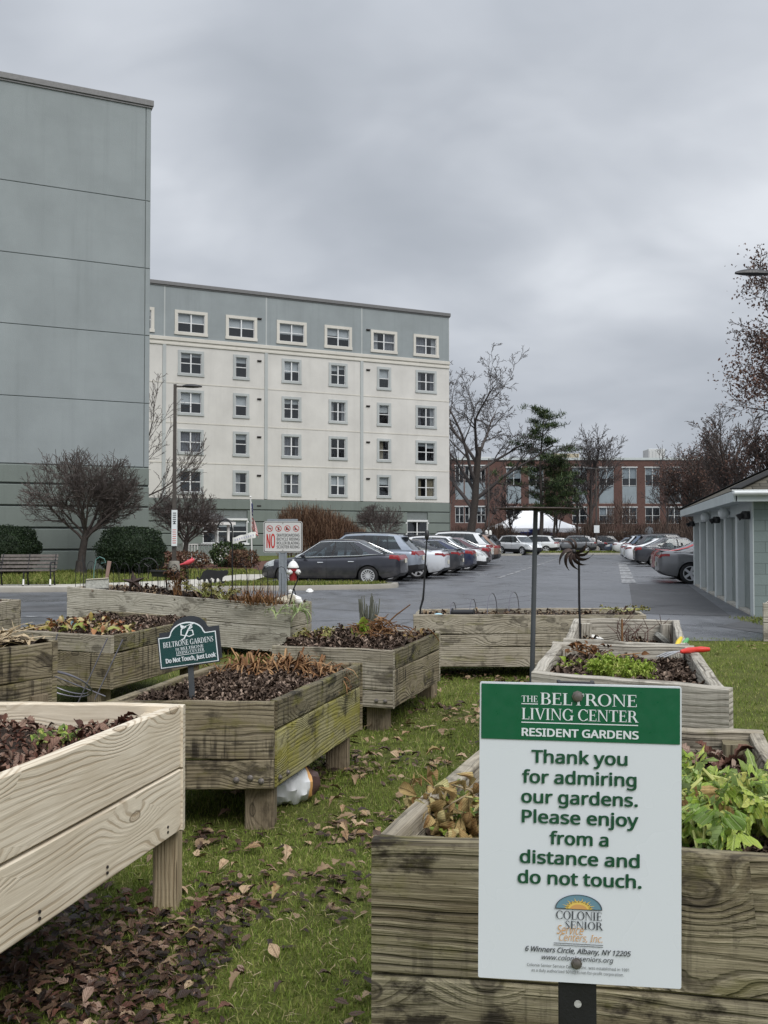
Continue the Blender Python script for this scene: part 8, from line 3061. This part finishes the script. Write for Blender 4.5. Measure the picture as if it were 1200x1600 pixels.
# straw and odd leaves
rs = np.random.RandomState(77)
n = 420
pos = np.array([list(s9(rs.uniform(.05, .98), rs.uniform(.3, .99))) for _ in range(n)]) + np.stack([np.zeros(n), np.zeros(n), rs.uniform(0, .06, n)], 1)
o = scatter('straw_heap', [([(0, -.02, 0), (0, .02, 0), (.5, .02, .05), (.5, -.02, .05), (1, .012, 0), (1, -.012, 0)], [(0, 3, 2, 1), (3, 5, 4, 2)])], pos, eul(rs.uniform(0, 6.28, n), rs.normal(0, .18, n), rs.normal(0, .5, n)), np.stack([rs.uniform(.12, .32, n), np.full(n, .16), np.full(n, .16)], 1), STRAW)
o['kind'] = 'stuff'
n = 190
uv_ = rs.uniform(0.02, .98, (n, 2)); uv_[:, 1] *= .55
pos = np.array([list(s8(*q)) for q in uv_]) + np.array([0, 0, .03])
COLL = island('coloured_leaf', [(0, (.16, .05, .02)), (.35, (.34, .15, .06)), (.6, (.22, .28, .05)), (.8, (.42, .33, .16)), (1, (.48, .36, .22))], .6, .35)
o = scatter('leaf_litter', OAKT, pos, rand_rot(rs, n, .5), rs.uniform(.06, .125, n), COLL)
o['kind'] = 'stuff'
c = at(115, 984, 8.6); mb = MB()
mb.lathe([(.016, 0), (.028, .01), (.031, .04), (.027, .07), (.016, .085), (.0, .09)], (c.x, c.y, .675), 14)
tag(mb.build('glazed_ornament', BLUE_PL, None, smooth=True), 'small pale blue glazed ornament on the damp bed among coloured leaves', 'garden ornament')
c = s1(.75, .86)
leaf_clump('bed_plant', 'small fresh green weed at the back of the new pine bed', 'plant', c, 70, .05, .07, LEAF_GREEN, 66, .035)
n = 260
uv_ = np.stack([rs.uniform(.1, .98, n), rs.uniform(.25, .97, n)], 1)
pos = np.array([list(s1(*q)) for q in uv_]) + np.array([0, 0, .02])
o = scatter('leaf_litter', LITT, pos, rand_rot(rs, n, .45), rs.uniform(.04, .075, n), LEAF_RED)
o['kind'] = 'stuff'
n = 160
uv_ = np.stack([rs.uniform(.1, .95, n), rs.uniform(.72, .97, n)], 1)
pos = np.array([list(s7(*q)) for q in uv_]) + np.array([0, 0, .02])
o = scatter('leaf_litter', OAKT, pos, rand_rot(rs, n, .5), rs.uniform(.05, .10, n), LEAF_RED)
o['kind'] = 'stuff'

# tipped tomato cage
def cage():
    D = 7.0
    t = thing('tomato_cage', 'tipped grey wire tomato cage leaning against the damp bed', 'plant cage', at(110, 1090, D))
    P = lambda x, y, d_=0.0: at(x, y, D + d_)
    mb = MB()
    for cx, cy, rx, ry, an, dz in ((99, 1069, 46, 16, 16, .0), (103, 1066, 40, 13, 20, .12)):
        pts = []
        for i in range(25):
            f = 2 * math.pi * i / 24
            x, y = rx * math.cos(f), ry * math.sin(f)
            pts.append(P(cx + x * math.cos(R(an)) - y * math.sin(R(an)), cy + x * math.sin(R(an)) + y * math.cos(R(an)), .2 * math.sin(f) + dz))
        mb.tube(pts, .006, 5, cap=False)
    for a, b in (((168, 997), (122, 1098)), ((192, 999), (148, 1093)), ((90, 990), (60, 1098)), ((71, 1051), (165, 1088))):
        mb.tube([P(*a, .05), P(*b, -.05)], .005, 5)
    mb.build('wire', WIRE, t, smooth=True)
cage()

# torn soil bag under the mossy bed
def bag():
    c = onz(462, 1252, 0)
    t = thing('soil_bag', 'crumpled white soil bag with orange stripe and brown ends under the mossy bed', 'bag', c)
    ax = Vector((.86, .42, 0)).normalized(); sd_ = Vector((-ax.y, ax.x, 0))
    n, m = 18, 20
    rows = []
    rg = random.Random(6)
    for i in range(n + 1):
        f = i / n
        w = .13 * math.sin(math.pi * min(1, .12 + f * .8)) ** .5
        hh = .11 * math.sin(math.pi * min(1, .10 + f * .80)) ** .6
        row_ = []
        for j in range(m):
            a = 2 * math.pi * j / m
            wr_ = 1 + .07 * math.sin(a * 5 + i * 1.3) + .05 * math.sin(a * 9 - i * .9) + rg.uniform(-.03, .03)
            row_.append(c + ax * (f - .66) * .37 + sd_ * w * math.cos(a) * wr_ + BZ * max(.005, .10 + hh * math.sin(a) * wr_))
        row_.append(row_[0])
        rows.append(row_)
    b1_, b2_, b3_ = MB(), MB(), MB()
    b1_.sheet(rows[2:15]); b2_.sheet(rows[14:16]); b3_.sheet(rows[15:])
    b1_.build('white_wrap', BAG_WHITE, t, smooth=True)
    b2_.build('orange_stripe', INK_ORANGE, t, smooth=True)
    b3_.build('brown_end', BAG_BROWN, t, smooth=True)
    mb = MB()
    for (i, j) in ((7, 15), (8, 15), (9, 16), (7, 17), (10, 15), (6, 14)):
        p = rows[i][j]; q = rows[i + 1][j]; r_ = rows[i][j + 1]
        nn = (q - p).cross(r_ - p).normalized()
        if nn.y > 0: nn = -nn
        mb.add([p + nn * .004, p.lerp(q, .6) + nn * .004, p.lerp(q, .6).lerp(r_, .5) + nn * .004, p.lerp(r_, .5) + nn * .004], [(0, 1, 2, 3)])
    mb.build('bag_print', INK_GREEN, t)
bag()
mb = MB()
c = onz(484, 926, .01)
mb.lathe([(0, 0), (.09, .01), (.11, .05), (.06, .1), (0, .11)], c, 7, 0, Matrix.Rotation(.3, 3, 'X'))
tag(mb.build('paper_scrap', WHITE_PAINT), 'white scrap of paper lying by the kerb of the grass island', 'litter')

# ================================================================== GRASS AND FALLEN LEAVES
rs = np.random.RandomState(2024)
beds_poly = [C2, C3, [tuple(c)[:2] for c in C7], C6, C5, [NL1, NR1, FRc, FL1], C8, C9]
def inside_poly(x, y, poly):
    r = np.zeros(len(x), bool)
    n = len(poly)
    for i in range(n):
        x0_, y0_ = poly[i][0], poly[i][1]; x1_, y1_ = poly[(i + 1) % n][0], poly[(i + 1) % n][1]
        c = ((y0_ > y) != (y1_ > y)) & (x < (x1_ - x0_) * (y - y0_) / (y1_ - y0_ + 1e-12) + x0_)
        r ^= c
    return r


def vnoise(x, y, f, seed):
    a = np.sin(x * f * 1.7 + seed) * np.cos(y * f * 1.3 - seed * 2) + np.sin(x * f * .9 - y * f * 1.9 + seed * 3) + .6 * np.sin(x * f * 3.1 + y * f * 2.7 + seed)
    return a / 2.6


def turf(name, x0, x1, y0, y1, n, h, w, mat, seed, view=True, cut=None, z=0.0):
    rs = np.random.RandomState(seed)
    x = rs.uniform(x0, x1, n); y = y0 + (y1 - y0) * rs.uniform(0, 1, n)
    keep = np.abs(x) < y * .46 + .5
    for p in (cut or []): keep &= ~inside_poly(x, y, p)
    # thin under the beds and in worn spots
    keep &= (vnoise(x, y, 2.2, seed) + rs.uniform(-.5, .9, n)) > -.25
    x, y = x[keep], y[keep]; n = len(x)
    sc = h * rs.uniform(.5, 1.3, n) * (1 + .35 * vnoise(x, y, 1.4, 4))
    M = eul(rs.uniform(0, 6.283, n), rs.normal(0, .25, n), rs.normal(-.15, .35, n))
    o = scatter(name, BLADET, np.stack([x, y, np.full(n, z)], 1), M, np.stack([np.full(n, w / .06) * rs.uniform(.7, 1.3, n), sc, sc], 1), mat)
    o['kind'] = 'stuff'
    return o


turf('grass', -1.6, 1.0, 2.3, 6.2, 95000, .024, .0036, BLADE, 1, cut=[[tuple(c)[:2] for c in C7]])
turf('grass', -1.0, 2.6, 6.0, 14.2, 60000, .034, .006, BLADE, 2)
turf('grass', 1.2, 6.6, 4.2, 14.3, 60000, .034, .006, BLADE, 3, cut=[C6, C5])
turf('grass', -6.5, -1.0, 6.0, 13.2, 12000, .06, .008, BLADE, 4)
turf('grass', 6.4, 9.5, 15.6, 17.9, 5000, .06, .012, BLADE_FAR, 5, z=.012)
rs_ = np.random.RandomState(55)
n = 9000
x = rs_.uniform(-1.6, 2.6, n); y = 2.4 + 9 * rs_.uniform(0, 1, n) ** 1.6
k_ = (np.abs(x) < y * .45 + .3) & (vnoise(x, y, 2.6, 9) + rs_.normal(0, .4, n) > .1) & ~inside_poly(x, y, [tuple(c)[:2] for c in C7])
x, y = x[k_], y[k_]; n = len(x)
o = scatter('thatch', BLADET, np.stack([x, y, rs_.uniform(.008, .024, n)], 1), eul(rs_.uniform(0, 6.283, n), rs_.normal(0, .2, n), rs_.normal(-1.45, .2, n)), np.stack([np.full(n, .05), rs_.uniform(.03, .07, n), rs_.uniform(.03, .07, n)], 1), STRAW)
o['kind'] = 'stuff'


def turf_poly(name, poly, n, h, w, seed, z, excl=()):
    rs = np.random.RandomState(seed)
    xs_, ys_ = [p[0] for p in poly], [p[1] for p in poly]
    x = rs.uniform(min(xs_), max(xs_), n); y = rs.uniform(min(ys_), max(ys_), n)
    k_ = inside_poly(x, y, poly)
    for e in excl: k_ &= ~inside_poly(x, y, e)
    x, y = x[k_], y[k_]; n = len(x)
    sc = h * rs.uniform(.5, 1.3, n)
    o = scatter(name, BLADET, np.stack([x, y, np.full(n, z)], 1), eul(rs.uniform(0, 6.283, n), rs.normal(0, .25, n), rs.normal(-.15, .4, n)), np.stack([np.full(n, w / .06), sc, sc], 1), BLADE_FAR)
    o['kind'] = 'stuff'
PATH = [(-70, 20.4), (-10.5, 26.42), (-5.4, 26.98), (-4.2, 30.6), (-4.2, 36), (-5.4, 36), (-6.3, 31.6), (-7.6, 30), (-9.2, 28.4), (-70, 22)]
turf_poly('grass', [(-6, 27.15), (-2.4, 27.55), (-.3, 28.3), (.1, 28.9), (-.3, 29.1), (-4.75, 29.8), (-4.2, 32), (-6.2, 31)], 26000, .10, .022, 11, .12, [PATH])
turf_poly('grass', [(-17, 25.8), (-9.2, 28.4), (-7.6, 30), (-6.3, 31.6), (-5.2, 37), (-5.4, 41), (-10.3, 40.6), (-19, 36.5)], 34000, .12, .03, 12, .12, [PATH])
turf_poly('grass', [(12.4, 85), (24.2, 85), (24.6, 91), (12.9, 91)], 9000, .16, .05, 13, .13)

# leaf litter: thick in the shade of the beds, scattered on the turf
def litter(n, x0, x1, y0, y1, size, mat, seed, thr, f, pref=None, tm=None):
    tm = LITT
    rs = np.random.RandomState(seed)
    x = rs.uniform(x0, x1, n * 6); y = rs.uniform(y0, y1, n * 6)
    pr = vnoise(x, y, f, seed) + rs.normal(0, .35, n * 6)
    if pref is not None: pr = pr + pref(x, y)
    k_ = (pr > thr) & (np.abs(x) < y * .46 + .4)
    x, y = x[k_][:n], y[k_][:n]; n = len(x)
    o = scatter('leaf_litter', tm, np.stack([x, y, rs.uniform(.006, .034, n)], 1), rand_rot(rs, n, .22), (size * 1.25 * rs.uniform(.3, 1.0, n) ** .7)[:, None] * np.array([1, 1, .5]), mat)
    o['kind'] = 'stuff'
    return o
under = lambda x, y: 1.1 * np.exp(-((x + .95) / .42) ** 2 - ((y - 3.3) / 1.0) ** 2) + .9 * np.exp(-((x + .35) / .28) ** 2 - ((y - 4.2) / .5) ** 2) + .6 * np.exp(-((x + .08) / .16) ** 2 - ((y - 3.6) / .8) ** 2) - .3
litter(1500, -1.7, -.55, 2.35, 4.2, .05, LEAF_SHADED, 31, .25, 3.0, under, OAKT)
litter(330, -1.7, -.45, 2.35, 4.4, .055, LEAF_RED, 36, .35, 3.0, under, OAKT)
litter(560, -1.2, .5, 2.6, 6.4, .05, LEAF_BROWN, 32, .45, 3.2, under, OAKT)
litter(230, -.9, .9, 3.4, 9.5, .08, LEAF_TAN, 33, .55, 2.4)
litter(380, -.5, 1.4, 6.0, 12.5, .075, LEAF_BROWN, 34, .5, 2.0)
litter(300, 1.0, 2.6, 7.5, 10.3, .085, LEAF_BROWN, 35, .2, 2.0)
litter(160, 2.0, 6.0, 5.0, 13.8, .09, LEAF_TAN, 37, .6, 2.0)
litter(330, -.95, .15, 4.6, 6.6, .07, LEAF_BROWN, 38, .2, 2.0, lambda x, y: .2 - .8 * ((x + .5) ** 2) )

# the showiest pale oak leaves lie on the turf one by one
hero = [(540, 1279, .15, 20, 'pale star shaped oak leaf lying alone on the moss right of the soil bag'), (553, 1222, .16, 100, 'long tan oak leaf with dark tip on the turf right of the soil bag'), (560, 1246, .16, 160, 'broad tan oak leaf lying flat below the long dark tipped one'),
        (523, 1258, .13, 45, 'folded tan leaf beside the white soil bag end'), (524, 1351, .13, 80, 'bright cream curled leaf in the middle of the turf'), (505, 1368, .15, 10, 'pale leaf left of the pair below the bright cream one'), (528, 1371, .16, 130, 'pale leaf right of the pair below the bright cream one'),
        (433, 1402, .14, 70, 'salmon curled leaf on the lower turf'), (453, 1373, .11, 200, 'small peach leaf above the salmon curled leaf'), (370, 1538, .12, 60, 'cream crumpled oak leaf low on the turf near the picture bottom'), (330, 1402, .10, 40, 'pale leaf beside the new bed leg, on its right'),
        (677, 1181, .17, 5, 'salmon pink leaf alone on the far turf between the beds'), (690, 1146, .18, 95, 'cluster leaf at the left edge of the big sign, far turf'), (580, 1184, .15, 150, 'tan leaf in the far litter below the middle bed'), (624, 1242, .15, 75, 'tan leaf near the rim of the big front bed'),
        (300, 1466, .10, 15, 'reddish leaf lying right of the dark litter patch')]
for i, (px, py, sz, an, lab) in enumerate(hero):
    p = onz(px, py, .03)
    V, F = OAKT[i % 4]
    sz *= .66
    M = np.array(Matrix.Rotation(R(an), 3, 'Z') @ Matrix.Rotation(rnd.uniform(-.25, .25), 3, 'X') @ Matrix.Rotation(rnd.uniform(-.25, .15), 3, 'Y'))
    vv = (np.array(V) - np.array([.5, 0, 0])) * sz @ M.T + np.array([p.x, p.y, p.z + .008])
    o = np_mesh('fallen_leaf', vv, np.array(F), LEAF_TAN if i not in (7, 11, 15) else LEAF_WILT)
    tag(o, lab, 'leaf', 'large fallen oak leaves on the turf')
